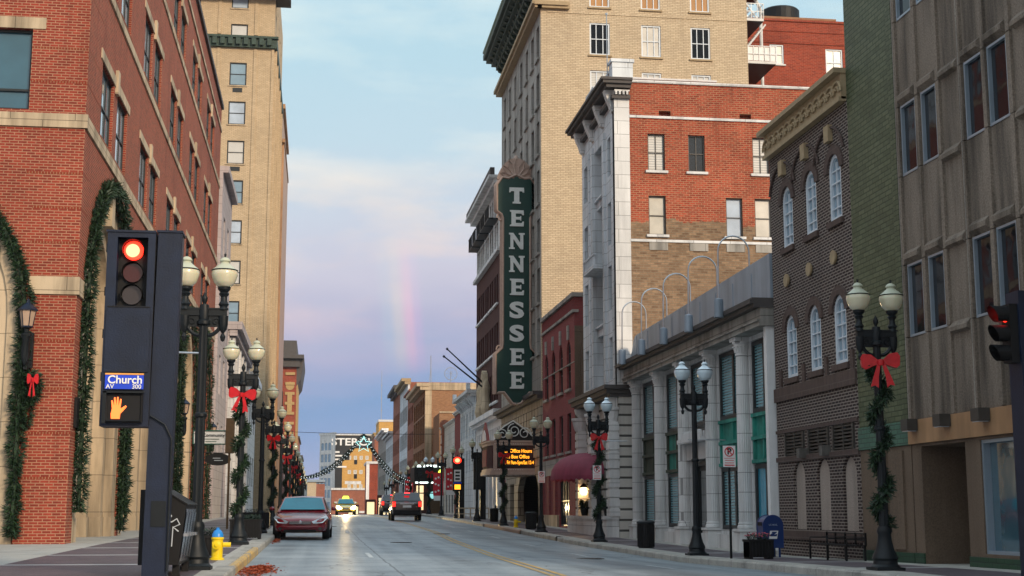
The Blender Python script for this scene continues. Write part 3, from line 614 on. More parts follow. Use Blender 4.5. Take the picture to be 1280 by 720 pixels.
# ---- tall green brick slab --------------------------------------------------------
gs = thing('green_brick_building', (12, 28.7, 0), 'tall narrow green painted brick slab between dark brick front and concrete office block', 'building')
facade(gs, R12, 27.38, 30.1, 2.95, 20, [], 'brick_green', core=9)
trim(gs, R12, 'side_strip', [(27.36, 27.62, 2.95, 20, .05, 0)], 'brick_green')
trim(gs, R12, 'tile_band', [(27.38, 30.1, 2.46, 2.95, .04, .2)], 'tile_green')
facade(gs, R12, 27.38, 30.1, .0, 2.455, [], 'granite_brown', core=9, name='ground_floor_wall')
trim(gs, R12, 'stone_panel', [(27.75, 28.35, .34, 2.35, .05, 0), (28.6, 29.5, .34, 2.35, .05, 0)], 'granite_brown')
trim(gs, R12, 'tiled_base', [(27.38, 30.1, -.1, .28, .03, 0)], 'tile_green_dark')
# ---- dark brick front with round-headed windows ------------------------------------
db = thing('brick_building', (12, 33, 0), 'small dark brown brick building with round-headed windows and tan interlaced arch cornice', 'building')
up = [(34.05, 34.84), (32.3, 33.08), (30.64, 31.42)]
holes = [archp(a, b, 7.9, 9.5 - (b - a) / 2) for a, b in up] + [archp(a, b, 4.5, 6.12 - (b - a) / 2) for a, b in up]
holes += [archp(33.76, 34.62, .67, 1.93), archp(32.04, 32.92, .67, 1.93), archp(30.36, 31.22, .67, 1.93)]
holes += [rect(33.75, 35.1, 2.52, 3.1), rect(32.02, 33.36, 2.52, 3.1), rect(30.42, 31.68, 2.52, 3.1)]
facade(db, R12, 30.13, 35.8, -.1, 10.6, holes, 'brick_umber', t=.2, core=8)
for a, b in up:
    for z0, z1 in ((7.9, 9.5), (4.5, 6.12)):
        window(R12, 'R', a, b, z0, z1, db, 'window_white', 'glass_sky', 2, 4, fw=.09, d=.07, dp=.05, arch=True, mun=.03)
        m = MB(); r = (b - a) / 2; c = (a + b) / 2; zs = z1 - r
        o_ = [(c + (r + .22) * math.cos(math.pi * i / 14), zs + (r + .22) * math.sin(math.pi * i / 14)) for i in range(15)]; i_ = [(c + (r + .004) * math.cos(math.pi * i / 14), zs + (r + .004) * math.sin(math.pi * i / 14)) for i in range(15)]
        m.prism(R12, o_ + i_[::-1], -.05, .02); part('window_arch', m, 'brick_umber_plain', db)
        trim(db, R12, 'sill', [(a - .1, b + .1, z0 - .14, z0 - .003, .07, .15)], 'brick_umber_plain')
for y in (34.62, 32.9, 31.22):
    trim(db, R12, 'keystone', [(y - .15, y + .15, 9.84, 10.24, .12, 0)], 'terracotta')
for a, b in up:                                                 # raised moulding that climbs between the keystones
    c = (a + b) / 2 + .3; m = MB(); pts = [R12(c + 1.0 * math.cos(t), 9.35 + .85 * math.sin(t), -.04) for t in [math.pi * i / 16 for i in range(1, 16)]]
    m.tube(pts, .035, 6); part('hood_mould', m, 'brick_umber_plain', db)
for y in (34.52, 32.83, 31.16):
    m = MB(); m.lathe([(.0, 0), (.06, 0), (.07, .03), (.15, .02), (.17, .05), (.17, .09), (.0, .09)], (0, 0, 0), 14)
    m.v = [(12 - .09 + v[2] * -1 + .09, y + v[0], 7.03 + v[1]) for v in m.v]; part('medallion', m, 'terracotta', db)
for a, b, z0, z1, in [(33.75, 35.1, 2.52, 3.1), (32.02, 33.36, 2.52, 3.1), (30.42, 31.68, 2.52, 3.1)]:
    m = MB(); m.fb(R12, a, b, z0, z1, .12, .18)
    for i in range(7): m.fb(R12, a + .05, b - .05, z0 + .02 + i * .083, z0 + .06 + i * .083, -.02, .1)
    m.fb(R12, a - .04, a + .05, z0, z1, -.05, .1); m.fb(R12, b - .05, b + .04, z0, z1, -.05, .1); m.fb(R12, (a + b) / 2 - .03, (a + b) / 2 + .03, z0, z1, -.03, .1)
    part('louvre', m, 'vent_grey', db)
for a, b in [(33.76, 34.62), (32.04, 32.92), (30.36, 31.22)]:
    m = MB(); m.prism(R12, archp(a + .004, b - .004, .674, 1.93), .07, .19); part('blind_arch_panel', m, 'aggregate_light', db)
trim(db, R12, 'brick_belt', [(30.13, 35.82, 3.95, 4.3, .06, 0), (30.13, 35.82, .42, .64, .06, 0), (30.13, 35.82, 3.12, 3.2, .04, 0), (30.13, 35.82, 2.38, 2.5, .05, 0)], 'brick_umber_plain')
trim(db, R12, 'brick_pier', [(y - .09, y + .09, 4.3, 4.75, .05, 0) for y in (35.3, 33.55, 31.95, 30.3)], 'brick_umber_plain')
for y in (33.62, 32.02): trim(db, R12, 'wall_light', [(y - .1, y + .1, 2.42, 2.66, .22, 0)], 'pole_concrete')
m = MB(); m.fb(R12, 30.13, 35.85, 10.6, 11.22, -.12, .6); m.fb(R12, 30.1, 35.95, 11.22, 11.34, -.3, .7); m.fb(R12, 30.13, 35.85, 10.55, 10.66, -.18, .0)
for i in range(13):
    c = 30.36 + i * .435; arc = lambda rr: [R12(c + rr * math.cos(t), 10.78 + rr * math.sin(t), -.15) for t in [math.pi * k / 10 for k in range(11)]]
    m.tube(arc(.28), .035, 5); m.tube(arc(.15), .03, 5); m.lathe([(.0, -.02), (.05, -.02), (.05, .02), (0, .02)], (12 - .15, c, 10.86), 6)
part('cornice', m, 'terracotta', db)
m = MB(); m.box(12.5, 12.7, 35.83, 35.86, 9, 11); 
# ---- two-storey bank with fluted columns ------------------------------------------
bk = thing('bank_building', (12, 44.4, 0), 'two-storey pale stone bank with tall fluted columns and weathered green copper panels', 'building')
FB = FR(12.12)
cols = [52.2, 48.6, 45.3, 41.95, 38.65]
edges = [53.0] + cols[1:] + [36.35]
bays = [(49.3, 51.5, 'n'), (46.0, 47.9, 'n'), (42.6, 44.6, 'door'), (39.3, 41.3, 'w'), (36.55, 38.0, 'w')]
holes = []; pieces = []
bays = [(48.95, 51.95), (45.62, 48.35), (42.3, 45.05), (38.98, 41.72), (36.42, 38.42)]
for i, (a, b) in enumerate(bays):
    holes.append(rect(a, b, .58 if i != 2 else .16, 5.9))
facade(bk, FB, 35.95, 53.0, -.1, 6.03, holes, 'limestone_pale', t=.4, core=.45)
m = MB(); m.box(12.58, 22, 35.95, 53.0, -.1, 6.7); part('side_wall', m, 'limestone_pale', bk)
for i, (a, b) in enumerate(bays):
    gl = 'glass_blind_sky_teal'; bfm = FR(12.18)
    window(bfm, 'R', a + .01, b - .01, 3.86, 5.88, bk, 'window_frame_dark', gl, 2, 1, fw=.12, d=.05, dp=.05, mun=.16, name='tall_window')
    if i != 2:
        window(bfm, 'R', a + .01, b - .01, .6, 2.42, bk, 'window_frame_dark', 'glass_cyan' if i == 4 else gl, 2, 1, fw=.12, d=.05, dp=.05, mun=.16, name='tall_window')
        m = MB(); m.fb(bfm, a + .01, b - .01, 2.43, 3.85, .04, .2)
        fr = MB()
        for z in (2.45, 3.1, 3.74): fr.fb(bfm, a + .02, b - .02, z, z + .10, -.08, .04)
        for u in (a + .03, (a + b) / 2 - .05, b - .13): fr.fb(bfm, u, u + .10, 2.56, 3.09, -.04, .04); fr.fb(bfm, u, u + .10, 3.21, 3.73, -.04, .04)
        o = part('copper_panel', m, 'patina_dark' if i in (0,) else 'patina', bk); part('panel_frame', fr, 'patina_dark' if i < 2 else 'patina', o)
    else:
        m = MB(); m.fb(bfm, a + .01, b - .01, .16, 3.4, .2, .35); part('door_recess_wall', m, 'stone_grey', bk)
        m = MB(); m.fb(bfm, a + .5, b - .5, .18, 2.55, .1, .19); m.fb(bfm, a + .42, a + .5, .18, 2.65, .02, .19); m.fb(bfm, b - .5, b - .42, .18, 2.65, .02, .19); m.fb(bfm, a + .42, b - .42, 2.56, 2.68, .02, .19)
        o = part('door', m, 'window_frame_dark', bk); q = MB(); q.fb(bfm, a + .6, b - .6, .4, 2.4, .085, .1); part('pane', q, 'glass_dark', o)
        m = MB(); m.fb(bfm, a - .05, b + .05, 3.28, 3.42, -.5, .1); m.fb(bfm, a + .02, b - .02, 2.75, 3.27, -.2, .1)
        for k in range(13): m.prism(bfm, [(a - .02 + k * .175, 3.42), (a + .15 + k * .175, 3.42), (a + .13 + k * .175, 3.56), (a + .065 + k * .175, 3.64), (a + .0 + k * .175, 3.56)], -.5, -.42)
        for k in range(5): m.prism(bfm, [(a - .06, 3.42), (a - .06, 3.6), (a - .0, 3.42)], -.5 + k * .1, -.45 + k * .1)
        part('door_hood', m, 'limestone_pale', bk)
for c in cols:
    m = MB(); X0 = 11.97
    m.lathe([(.215, .64), (.25, .64), (.25, .70), (.22, .74), (.23, .78), (.20, .82)], (X0, c, 0), 24)
    m.lathe([(.20, .82), (.20, 2), (.19, 4), (.175, 5.52)], (X0, c, 0), 40, flute=.06)
    m.lathe([(.175, 5.5), (.195, 5.52), (.195, 5.56), (.175, 5.58), (.18, 5.62), (.24, 5.84), (.27, 5.86), (.27, 5.92), (.2, 5.92)], (X0, c, 0), 20)
    for k in range(16):
        t = k * math.pi / 8; m.tube([(X0 + .18 * math.cos(t), c + .18 * math.sin(t), 5.6), (X0 + .22 * math.cos(t), c + .22 * math.sin(t), 5.74), (X0 + .27 * math.cos(t), c + .27 * math.sin(t), 5.76)], .025, 5)
    m.box(X0 - .28, X0 + .3, c - .28, c + .28, 5.92, 6.03)
    o = part('column', m, 'limestone_pale', bk, smooth=28)
    q = MB(); q.box(X0 - .27, 12.12, c - .30, c + .30, -.1, .55); q.box(X0 - .30, 12.12, c - .33, c + .33, .55, .63); part('pedestal', q, 'limestone_pale', o)
trim(bk, R12, 'plinth', [(35.97, 53.0, -.1, .44, .02, .1)], 'limestone_pale')
m = MB(); m.box(11.62, 12.4, 35.88, 53.1, 6.03, 6.16); m.box(11.56, 12.4, 35.88, 53.12, 6.16, 6.2); m.box(11.66, 12.4, 35.88, 53.08, 6.2, 6.52); part('frieze', m, 'stone_grey', bk)
m = MB(); m.box(11.46, 12.4, 35.85, 53.2, 6.52, 6.62); m.box(11.36, 12.4, 35.85, 53.25, 6.62, 6.72); m.box(11.42, 12.4, 35.85, 53.2, 6.72, 6.78); part('cornice', m, 'cornice_dark', bk)
m = MB(); prof = [(35.88, 6.78), (53.0, 6.78), (53.0, 7.1), (52.75, 7.25), (52.5, 7.62), (52.2, 7.76), (51.9, 7.78), (35.88, 8.0)]
m.prism(FR(11.95), prof, 0, .12)
for k in range(9): m.fb(FR(11.95), 37.5 + k * 1.8, 37.53 + k * 1.8, 6.8, 7.72, -.015, 0)
part('parapet', m, 'parapet_metal', bk)
trim(bk, FR(11.95), 'parapet_cap', [(35.88, 51.9, 7.99, 8.05, .04, .16)], 'parapet_metal') if False else None
trim(bk, FR(11.95), 'downspout', [(35.98, 36.22, .1, 6.03, .12, .1), (35.92, 36.26, .55, .62, .16, .1)], 'white_paint')
for k, y in enumerate((51.3, 48.1, 44.9, 41.7, 38.4)):
    m = MB(); r = .46; xf = 12.18; zt = 8.5; pts = [(xf, y, 7.0), (xf, y, zt)] + [(xf - r + r * math.cos(t), y, zt + r * math.sin(t)) for t in [math.pi * i / 12 for i in range(1, 13)]] + [(xf - 2 * r - .02, y, 7.1)]
    m.tube(pts, .024, 8); m.fb(R12, y - .07, y + .07, 6.95, 7.2, .05, .3)
    o = part('gooseneck_lamp', m, 'steel', bk, smooth=True)
    q = MB(); q.lathe([(.03, 7.14), (.13, 7.10), (.14, 7.05), (.14, 6.58), (.12, 6.58), (.12, 6.64), (0, 6.64)], (xf - 2 * r - .02, y, 0), 16); part('lamp_shade', q, 'parapet_metal', o, smooth=35)
tx = text_mb('1932 MCM', .2, .01, .004); tx.v = [(12.18 - .21 - .0 + (y_ * 1), 43.6 - x_, 3.02 + z_) for x_, y_, z_ in tx.v]
# ---- white stone and orange brick building -----------------------------------------
wb = thing('stone_front_building', (12, 56, 0), 'tall narrow white stone front whose orange brick side wall rises behind the bank', 'building')
W = FR(11.5)
zr_ = [(6.3, 8.0), (9.1, 10.9), (11.75, 13.5), (14.6, 16.2)]
sl = [(54.1, 54.85), (59.15, 59.95)]
holes = [rect(a, b, z0, z1) for a, b in sl for z0, z1 in zr_] + [rect(55.6, 57.6, 6.15, 16.3)]
facade(wb, W, 53.0, 60.4, 5.95, 17.4, holes, 'limestone_blue', t=.5)
m = MB(); m.box(12.002, 12.3, 53.02, 60.4, 5.95, 17.4); part('inner_wall', m, 'stone_grey', wb)
for a, b in sl:
    for z0, z1 in zr_: window(W, 'R', a, b, z0, z1, wb, 'window_frame_dark', 'glass_sky', 1, 2, fw=.05, d=.2, dp=.05)
Wi = FR(11.95)
for z0, z1 in zr_:
    window(Wi, 'R', 55.75, 57.45, z0 + .1, z1 + .1, wb, 'window_frame_dark', 'glass_dark', 2, 2, fw=.07, d=.02, dp=.04)
for z in (8.35, 13.8): m = MB(); m.fb(W, 55.55, 57.65, z, z + .35, .1, .5); m.fb(W, 55.6, 57.6, z + .35, z + .42, -.02, .5); part('spandrel', m, 'limestone_blue', wb)
m = MB()
m.fb(W, 55.45, 57.75, 10.95, 11.12, -.5, .3)
for k in range(9): m.fb(W, 55.55 + k * .26, 55.63 + k * .26, 11.12, 11.5, -.48, -.4)
m.fb(W, 55.45, 57.75, 11.5, 11.58, -.5, -.38)
part('balcony', m, 'limestone_blue', wb)
trim(wb, W, 'pilaster', [(53.0, 53.75, 5.95, 17.4, .10, 0), (55.2, 55.55, 5.95, 16.6, .10, 0), (57.65, 58.0, 5.95, 16.6, .10, 0), (58.6, 58.85, 5.95, 16.6, .05, 0)], 'limestone_blue')
# corner return that looks down the street, then the brick side wall
m = MB(); m.box(11.4, 12.02, 52.97, 53.3, 5.95, 17.4); part('corner_return', m, 'limestone_pale', wb)
FY = FF(53.0)
sw = [(12.76, 13.46, 14.52, 16.03), (14.42, 15.1, 14.52, 16.03), (17.08, 17.78, 14.52, 16.03), (19.3, 20.0, 14.52, 16.03), (12.76, 13.46, 11.92, 13.5), (15.92, 16.6, 11.92, 13.5), (17.11, 17.81, 11.92, 13.5)]
holes = [rect(a, b, z0, z1) for a, b, z0, z1 in sw] + [rect(13.24, 13.72, 16.78, 16.99), rect(16.58, 17.06, 16.78, 16.99)]
facade(wb, FY, 12.02, 24, 0, 18.12, holes, 'brick_side', t=.25, core=7.3, name='side_wall')
for i, (a, b, z0, z1) in enumerate(sw):
    window(FY, 'F', a, b, z0, z1, wb, 'pole_concrete' if i < 4 else 'pole_concrete', 'glass_curtain' if i in (4, 6) else ('glass_pale' if i == 5 else ('glass_sky', 'glass_dark', 'glass_blind')), 2 if i < 4 else 1, 2, fw=.05, d=.14, dp=.05, sill='limestone_pale')
trim(wb, FY, 'string_course', [(12.02, 24, 16.66, 16.76, .05, 0), (12.02, 24, 11.62, 11.72, .05, 0), (12.02, 24, 18.12, 18.22, .06, .4)], 'limestone_pale')
for a in (12.76, 14.4, 15.9, 17.1): trim(wb, FY, 'patch', [(a, a + .75, 11.3, 11.61, .03, 0)], 'stone_grey')
m = MB(); m.box(11.3, 12.05, 52.85, 60.45, 17.4, 17.55); m.box(10.9, 12.08, 52.65, 60.8, 17.97, 18.1); m.box(11.05, 12.06, 52.75, 60.7, 17.82, 17.97); m.box(10.82, 12.1, 52.6, 60.9, 18.1, 18.2)
part('cornice', m, 'cornice_dark', wb)
m = MB(); m.box(11.42, 12.05, 52.9, 60.4, 17.55, 17.82)
for k in range(4):
    y = 53.35 + k * 2.2; m = MB(); m.prism(lambda u, z, d: (11.5 - u, d, z), [(0, 16.9), (.15, 16.95), (.22, 17.2), (.35, 17.5), (.45, 17.82), (0, 17.82)], y - .18, y + .18); part('bracket', m, 'limestone_pale', wb)
m = MB(); m.box(11.4, 11.45, 53.0, 60.4, 17.7, 17.76); m.box(11.40, 12.02, 52.85, 52.9, 17.7, 17.76)
for k in range(26): m.box(11.36, 11.45, 53.0 + k * .29, 53.15 + k * .29, 17.55, 17.705)
for k in range(4): m.box(11.42 + k * .15, 11.50 + k * .15, 52.78, 52.9, 17.55, 17.705)
part('dentil_course', m, 'limestone_pale', wb)
m = MB(); m.box(11.35, 12.2, 53.0, 53.6, 18.22, 18.95); m.box(11.3, 12.25, 52.95, 53.65, 18.95, 19.08); m.box(11.5, 11.8, 53.6, 60.2, 18.22, 18.85); m.box(11.45, 11.85, 53.6, 60.2, 18.85, 18.95); m.box(11.45, 11.9, 57.4, 59.2, 18.95, 19.3)
part('parapet', m, 'limestone_blue', wb)
m = MB(); m.box(12.3, 16.0, 54.5, 59, 18.25, 18.75); m.box(12.25, 16.1, 54.45, 59.05, 18.75, 18.82); part('rooftop_box', m, 'roof_white', wb)
m = MB(); m.tube([(11.28, 53.6, 17.3), (11.27, 53.6, 21.1)], .022, 6); m.lathe([(0, 21.1), (.05, 21.12), (.05, 21.2), (0, 21.22)], (11.27, 53.6, 0), 8); part('flagpole', m, 'steel', wb)
# base of the white building
W0 = FR(11.45)
facade(wb, W0, 53.0, 60.5, -.1, 5.5, [rect(54.6, 55.9, .9, 4.3), rect(57.4, 58.6, .9, 4.3)], 'stone_rustic', t=.4, core=.6, name='ground_floor_wall')
for a, b in ((54.6, 55.9), (57.4, 58.6)): window(W0, 'R', a, b, .9, 4.3, wb, 'window_frame_dark', 'glass_dark', 1, 3, fw=.08, d=.2, dp=.05, name='tall_window')
m = MB(); m.box(10.95, 12.05, 52.9, 60.6, 5.62, 5.8); m.box(11.1, 12.05, 52.95, 60.55, 5.5, 5.62); m.box(10.85, 12.08, 52.8, 60.7, 5.8, 5.95); part('belt_cornice', m, 'cornice_dark', wb)
for y in (53.3, 57.0, 59.9):
    m = MB(); m.box(11.1, 11.44, y - .27, y + .27, .9, 4.55)
    for k in range(10): m.box(11.06, 11.46, y - .31, y + .31, .95 + k * .36, 1.22 + k * .36)
    m.lathe([(.25, 4.55), (.3, 4.7), (.36, 4.95), (.4, 5.0), (.4, 5.1)], (11.25, y, 0), 12)
    m.prism(lambda u, z, d: (11.44 - u, d, z), [(0, 5.0), (.2, 5.05), (.4, 5.3), (.45, 5.5), (0, 5.5)], y - .15, y + .15); part('rusticated_column', m, 'limestone_pale', wb)
m = MB(); m.box(10.95, 11.44, 53.1, 61.6, -.1, .82); m.box(10.9, 11.44, 53.05, 61.65, .82, .94); part('low_wall', m, 'limestone_pale', wb)
# ---- red brick building with four round-headed windows ------------------------------
rbld = thing('arched_brick_building', (12, 70, 0), 'three-storey dull red brick building with four narrow round-headed windows beside the theatre', 'building')
ap = [66.9, 69.15, 71.4, 73.6]
holes = [archp(c - .55, c + .55, 7.0, 8.78) for c in ap] + [rect(c - .55, c + .55, 4.0, 5.82) for c in ap] + [rect(66.9, 69.7, .42, 2.85)]
facade(rbld, R12, 65.35, 74.95, -.1, 11.3, holes, 'brick_maroon', t=.25, core=7)
for c in ap:
    window(R12, 'R', c - .55, c + .55, 7.0, 9.33, rbld, 'window_frame_dark', 'glass_dark', 1, 2, fw=.06, d=.16, dp=.05, arch=True)
    window(R12, 'R', c - .55, c + .55, 4.0, 5.82, rbld, 'window_frame_dark', 'glass_dark', 1, 2, fw=.06, d=.16, dp=.05)
    trim(rbld, R12, 'keystone', [(c - .16, c + .16, 9.4, 10.1, .08, 0)], 'stone_grey')
    trim(rbld, R12, 'sill', [(c - .7, c + .7, 6.86, 6.99, .1, .1), (c - .7, c + .7, 3.88, 3.99, .1, .1)], 'stone_grey')
trim(rbld, R12, 'cornice', [(65.2, 74.95, 11.3, 11.5, .14, .5)], 'stone_grey')
trim(rbld, R12, 'belt', [(65.25, 74.95, 10.55, 10.68, .1, .2), (65.3, 74.95, 8.15, 8.2, .03, .1)], 'stone_grey')
m = MB()
for k in range(38): m.fb(R12, 65.5 + k * .25, 65.6 + k * .25, 10.68, 11.2, -.05, 0)
part('corbel', m, 'brick_maroon', rbld)
trim(rbld, R12, 'side_plaster', [(65.28, 65.345, 0, 9.9, -.01, 5)], 'granite_brown')
trim(rbld, R12, 'shop_fascia', [(65.35, 74.95, 2.95, 3.75, .08, 0)], 'stone_grey')
window(R12, 'R', 66.9, 69.7, .42, 2.85, rbld, 'window_frame_dark', 'glass_dark', 4, 2, fw=.07, d=.12, dp=.06, name='shop_door')
trim(rbld, R12, 'stone_pier', [(70.4, 74.9, -.1, .95, .08, 0), (66.1, 66.7, -.1, .95, .08, 0), (69.9, 70.3, -.1, .95, .1, 0)], 'limestone_warm')
trim(rbld, R12, 'brick_pier', [(70.4, 70.9, .95, 2.95, .12, 0), (72.4, 72.8, .95, 2.95, .12, 0), (74.5, 74.95, .95, 2.95, .12, 0)], 'brick_maroon')
m = MB(); m.box(14.5, 14.8, 60.5, 65.3, 0, 9); m.box(12.3, 14.8, 65.0, 65.3, 0, 9); part('alley_wall', m, 'granite_brown', rbld)
m = MB(); mat_ = 'awning_cloth'; n = 12                            # domed awning
c0 = Vector((11.42, 58.3, 2.56)); rx, ry, rz_ = 1.72, 2.6, 1.0
for i in range(7):
    ph = (math.pi / 2) * i / 6
    for k in range(n * 2 + 1):
        th = math.pi / 2 + math.pi * k / (n * 2); e = 1.0
        m.v.append((c0.x + rx * math.cos(th) * (math.cos(ph) ** .75), c0.y + ry * math.sin(th) * (math.cos(ph) ** .75), c0.z + rz_ * math.sin(ph)))
for i in range(6):
    for k in range(n * 2): a = i * (n * 2 + 1) + k; m.f.append((a, a + 1, a + n * 2 + 2, a + n * 2 + 1)); m.mi.append(0)
for k in range(n * 2):                                              # scalloped valance
    for s_ in range(2):
        th0 = math.pi / 2 + math.pi * (k + s_ * .5) / (n * 2); th1 = math.pi / 2 + math.pi * (k + .5 + s_ * .5) / (n * 2)
        q = [(c0.x + rx * math.cos(t), c0.y + ry * math.sin(t)) for t in (th0, th1)]
        dz0, dz1 = (.12, .2) if s_ == 0 else (.2, .12)
        m.add([(*q[0], c0.z), (*q[1], c0.z), (*q[1], c0.z - dz1), (*q[0], c0.z - dz0)], [(0, 1, 2, 3)])
solo('awning', m, mat_, (11.42, 58.3, 2.56), 'domed burgundy cloth awning with scalloped edge on the white stone building', 'awning', smooth=60)
# ---- theatre tower -------------------------------------------------------------------
th = thing('theater_building', (12, 83, 0), 'tall tan brick tower with the theatre entrance and marquee in its stone base', 'building')
cy = [76.3, 78.3, 80.6, 83.0, 85.6, 88.2, 90.6]
fl = [26.7 - 2.82 * k for k in range(7)]
holes = [rect(c - .5, c + .5, z, z + 1.95) for c in cy for z in fl] + [rect(c - .45, c + .45, 29.75, 31.0) for c in cy]
facade(th, R12, 75.32, 92.3, 7.6, 31.2, holes, 'stone_grey', t=.35)
for c in cy:
    for z in fl: window(R12, 'R', c - .5, c + .5, z, z + 1.95, th, 'window_frame_dark', ('glass_sky', 'glass_dark', 'glass_dark'), 1, 2, fw=.06, d=.25, dp=.05)
    window(R12, 'R', c - .45, c + .45, 29.75, 31.0, th, 'window_frame_dark', 'glass_sky', 1, 2, fw=.06, d=.25, dp=.05)
    trim(th, R12, 'sill', [(c - .62, c + .62, z - .14, z - .003, .12, .2) for z in fl], 'stone_grey')
FT = FF(75.0)
tw = [(a, b, z0, z0 + 1.9) for a, b in ((14.78, 15.95), (17.78, 18.92), (20.68, 21.83)) for z0 in (29.55, 26.72, 23.9, 21.08, 18.2)]
facade(th, FT, 12.36, 24.05, 0, 32.4, [rect(*q) for q in tw], 'brick_tan', t=.25, core=16.9, name='side_wall')
m = MB(); m.box(11.97, 12.355, 74.995, 75.3, 7.6, 31.2); m.box(12.36, 12.4, 75.3, 92.3, 0, 32.3); part('corner_wall', m, 'brick_tan', th)
for i, q in enumerate(tw): window(FT, 'F', *q, th, 'window_white', 'glass_amber' if i in (0, 5, 10) else ('glass_curtain' if i in (6,) else ('glass_bronze', 'glass_blind', 'glass_dark')), 3, 2, fw=.09, d=.1, dp=.05, sill='terracotta', mun=.045)
trim(th, FT, 'string_course', [(12.3, 24.05, 29.1, 29.2, .03, 0)], 'brick_tan')
m = MB(); m.box(11.75, 13.6, 74.75, 75.0, 29.3, 29.72); m.box(11.6, 12.0, 74.75, 92.4, 29.3, 29.5); m.box(11.45, 12.0, 74.7, 92.5, 29.5, 29.72); m.box(11.55, 13.5, 74.65, 74.76, 29.45, 29.65); part('moulding', m, 'terracotta', th)
m = MB(); m.box(11.6, 12.3, 74.9, 92.4, 31.2, 31.5); m.box(10.75, 12.3, 74.6, 92.8, 32.0, 32.35); m.box(10.95, 12.3, 74.7, 92.7, 31.75, 32.0); m.box(11.3, 12.3, 74.8, 92.6, 31.5, 31.75)
for k in range(18): m.prism(lambda u, z, d: (12 - u, d, z), [(0, 30.9), (.25, 31.0), (.5, 31.5), (.95, 31.75), (0, 31.75)], 75.1 + k * .99, 75.4 + k * .99)
for k in range(46): m.box(10.68, 10.8, 74.7 + k * .39, 74.85 + k * .39, 32.35, 32.5)
part('cornice', m, 'cornice_green', th)
# stone base with the wide entrance
tl = [(c - .6, c + .6) for c in (77.3, 80.2, 83.2, 86.2, 89.2, 91.3)]
holes = [[(76.5, .2), (84.6, .2), (84.6, 2.4), (83.6, 3.1), (80.5, 3.35), (77.4, 3.1), (76.5, 2.4)], rect(86.2, 88.0, .2, 2.8), rect(89.4, 91.0, .2, 2.8)]
facade(th, R12, 75.0, 92.3, -.1, 7.2, holes, 'stone_ashlar', t=.5, name='ground_floor_wall')
m = MB(); m.box(13.9, 14.2, 76, 85, 0, 3.4); m.box(12.55, 12.7, 85.5, 92, 0, 3.4); part('lobby_wall', m, 'brick_oxblood', th)
for k in range(4):
    a = 77.2 + k * 1.8; window(FR(13.7), 'R', a, a + 1.5, .3, 2.7, th, 'gold_paint', 'glass_amber' if k == 0 else 'glass_dark', 2, 1, fw=.07, d=.1, dp=.05, name='lobby_door')
for a, b in ((86.2, 88.0), (89.4, 91.0)): window(R12, 'R', a, b, .2, 2.8, th, 'window_frame_dark', 'glass_dark', 2, 2, fw=.07, d=.3, dp=.05, name='lobby_door')
m = MB(); m.box(11.7, 12.3, 74.98, 92.4, 7.2, 7.4); m.box(11.45, 12.3, 74.95, 92.5, 7.4, 7.6); part('belt_cornice', m, 'cornice_dark', th)
m = MB()
for z in (4.1, 5.6):
    for k in range(16): m.fb(R12, 75.3 + k * 1.06, 76.1 + k * 1.06, z, z + 1.2, -.08, 0)
part('stone_panel', m, 'stone_ashlar', th)
# fire escape at the back corner
fe = thing('fire_escape', (25, 82, 22), 'white steel fire escape with landings zigzagging up the back of the tan tower', 'fire escape')
for k, z in enumerate((25.4, 28.0, 30.7, 33.3)):
    x0, x1 = (24.1, 26.4) if k % 2 == 0 else (25.0, 27.1)
    m = MB(); m.box(x0, x1, 79, 83, z, z + .16); part('landing', m, 'roof_white', fe)
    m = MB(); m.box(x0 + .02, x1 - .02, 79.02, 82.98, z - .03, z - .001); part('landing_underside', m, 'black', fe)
    m = MB()
    for i in range(7): m.tube([(x0 + (x1 - x0) * i / 6, 79, z + .16), (x0 + (x1 - x0) * i / 6, 79, z + 1.1)], .025, 5)
    for zz in (.6, 1.1): m.tube([(x0, 79, z + zz), (x1, 79, z + zz), (x1, 83, z + zz)], .03, 5)
    if k % 2: m.box(x0 + .02, x1 - .02, 79.03, 79.06, z + .2, z + 1.05)
    part('railing', m, 'white_paint', fe)
    if k < 3:
        m = MB(); xa, xb = (26.2, 24.4) if k % 2 == 0 else (24.6, 26.6)
        for s_ in (0, 1): m.tube([(xa, 79.3 + s_ * .9, z + .1), (xb, 79.3 + s_ * .9, z + 2.6)], .05, 5)
        for i in range(10): m.box(xa + (xb - xa) * i / 10 - .1, xa + (xb - xa) * i / 10 + .1, 79.3, 80.2, z + .1 + .25 * i, z + .13 + .25 * i)
        m.box(min(xa, xb), max(xa, xb), 80.25, 80.28, z + .1, z + 2.5) if False else None
        part('stair', m, 'white_paint', fe)
m = MB(); m.tube([(27.2, 82, 27), (27.2, 82, 32.6), (26.8, 82, 33.4)], .11, 8); part('flue_pipe', m, 'roof_white', fe)
# dark red brick building behind
rr_ = thing('rear_brick_building', (31, 88, 0), 'dark red brick building with a black roof tank behind the fire escape', 'building')
FQ = FF(85.0)
rw = [(32.55, 33.72, 29.4, 31.25), (28.75, 29.7, 30.05, 31.4), (30.2, 31.1, 26.2, 28.0)]
facade(rr_, FQ, 24.1, 42, 0, 33.0, [rect(*q) for q in rw], 'brick_rear', t=.25, core=14)
for q in rw: window(FQ, 'F', *q, rr_, 'window_white', 'glass_curtain', 2, 2, fw=.09, d=.1, dp=.05, sill='limestone_pale')
trim(rr_, FQ, 'string_course', [(24.1, 42, 31.5, 31.58, .05, 0), (24.1, 42, 32.3, 32.36, .04, 0), (24.1, 42, 33.0, 33.15, .08, .4)], 'brick_rear')
m = MB(); m.lathe([(.0, 33.0), (1.25, 33.0), (1.3, 33.1), (1.3, 34.35), (1.2, 34.45), (0, 34.5)], (30.2, 87, 0), 24); part('roof_tank', m, 'black', rr_)
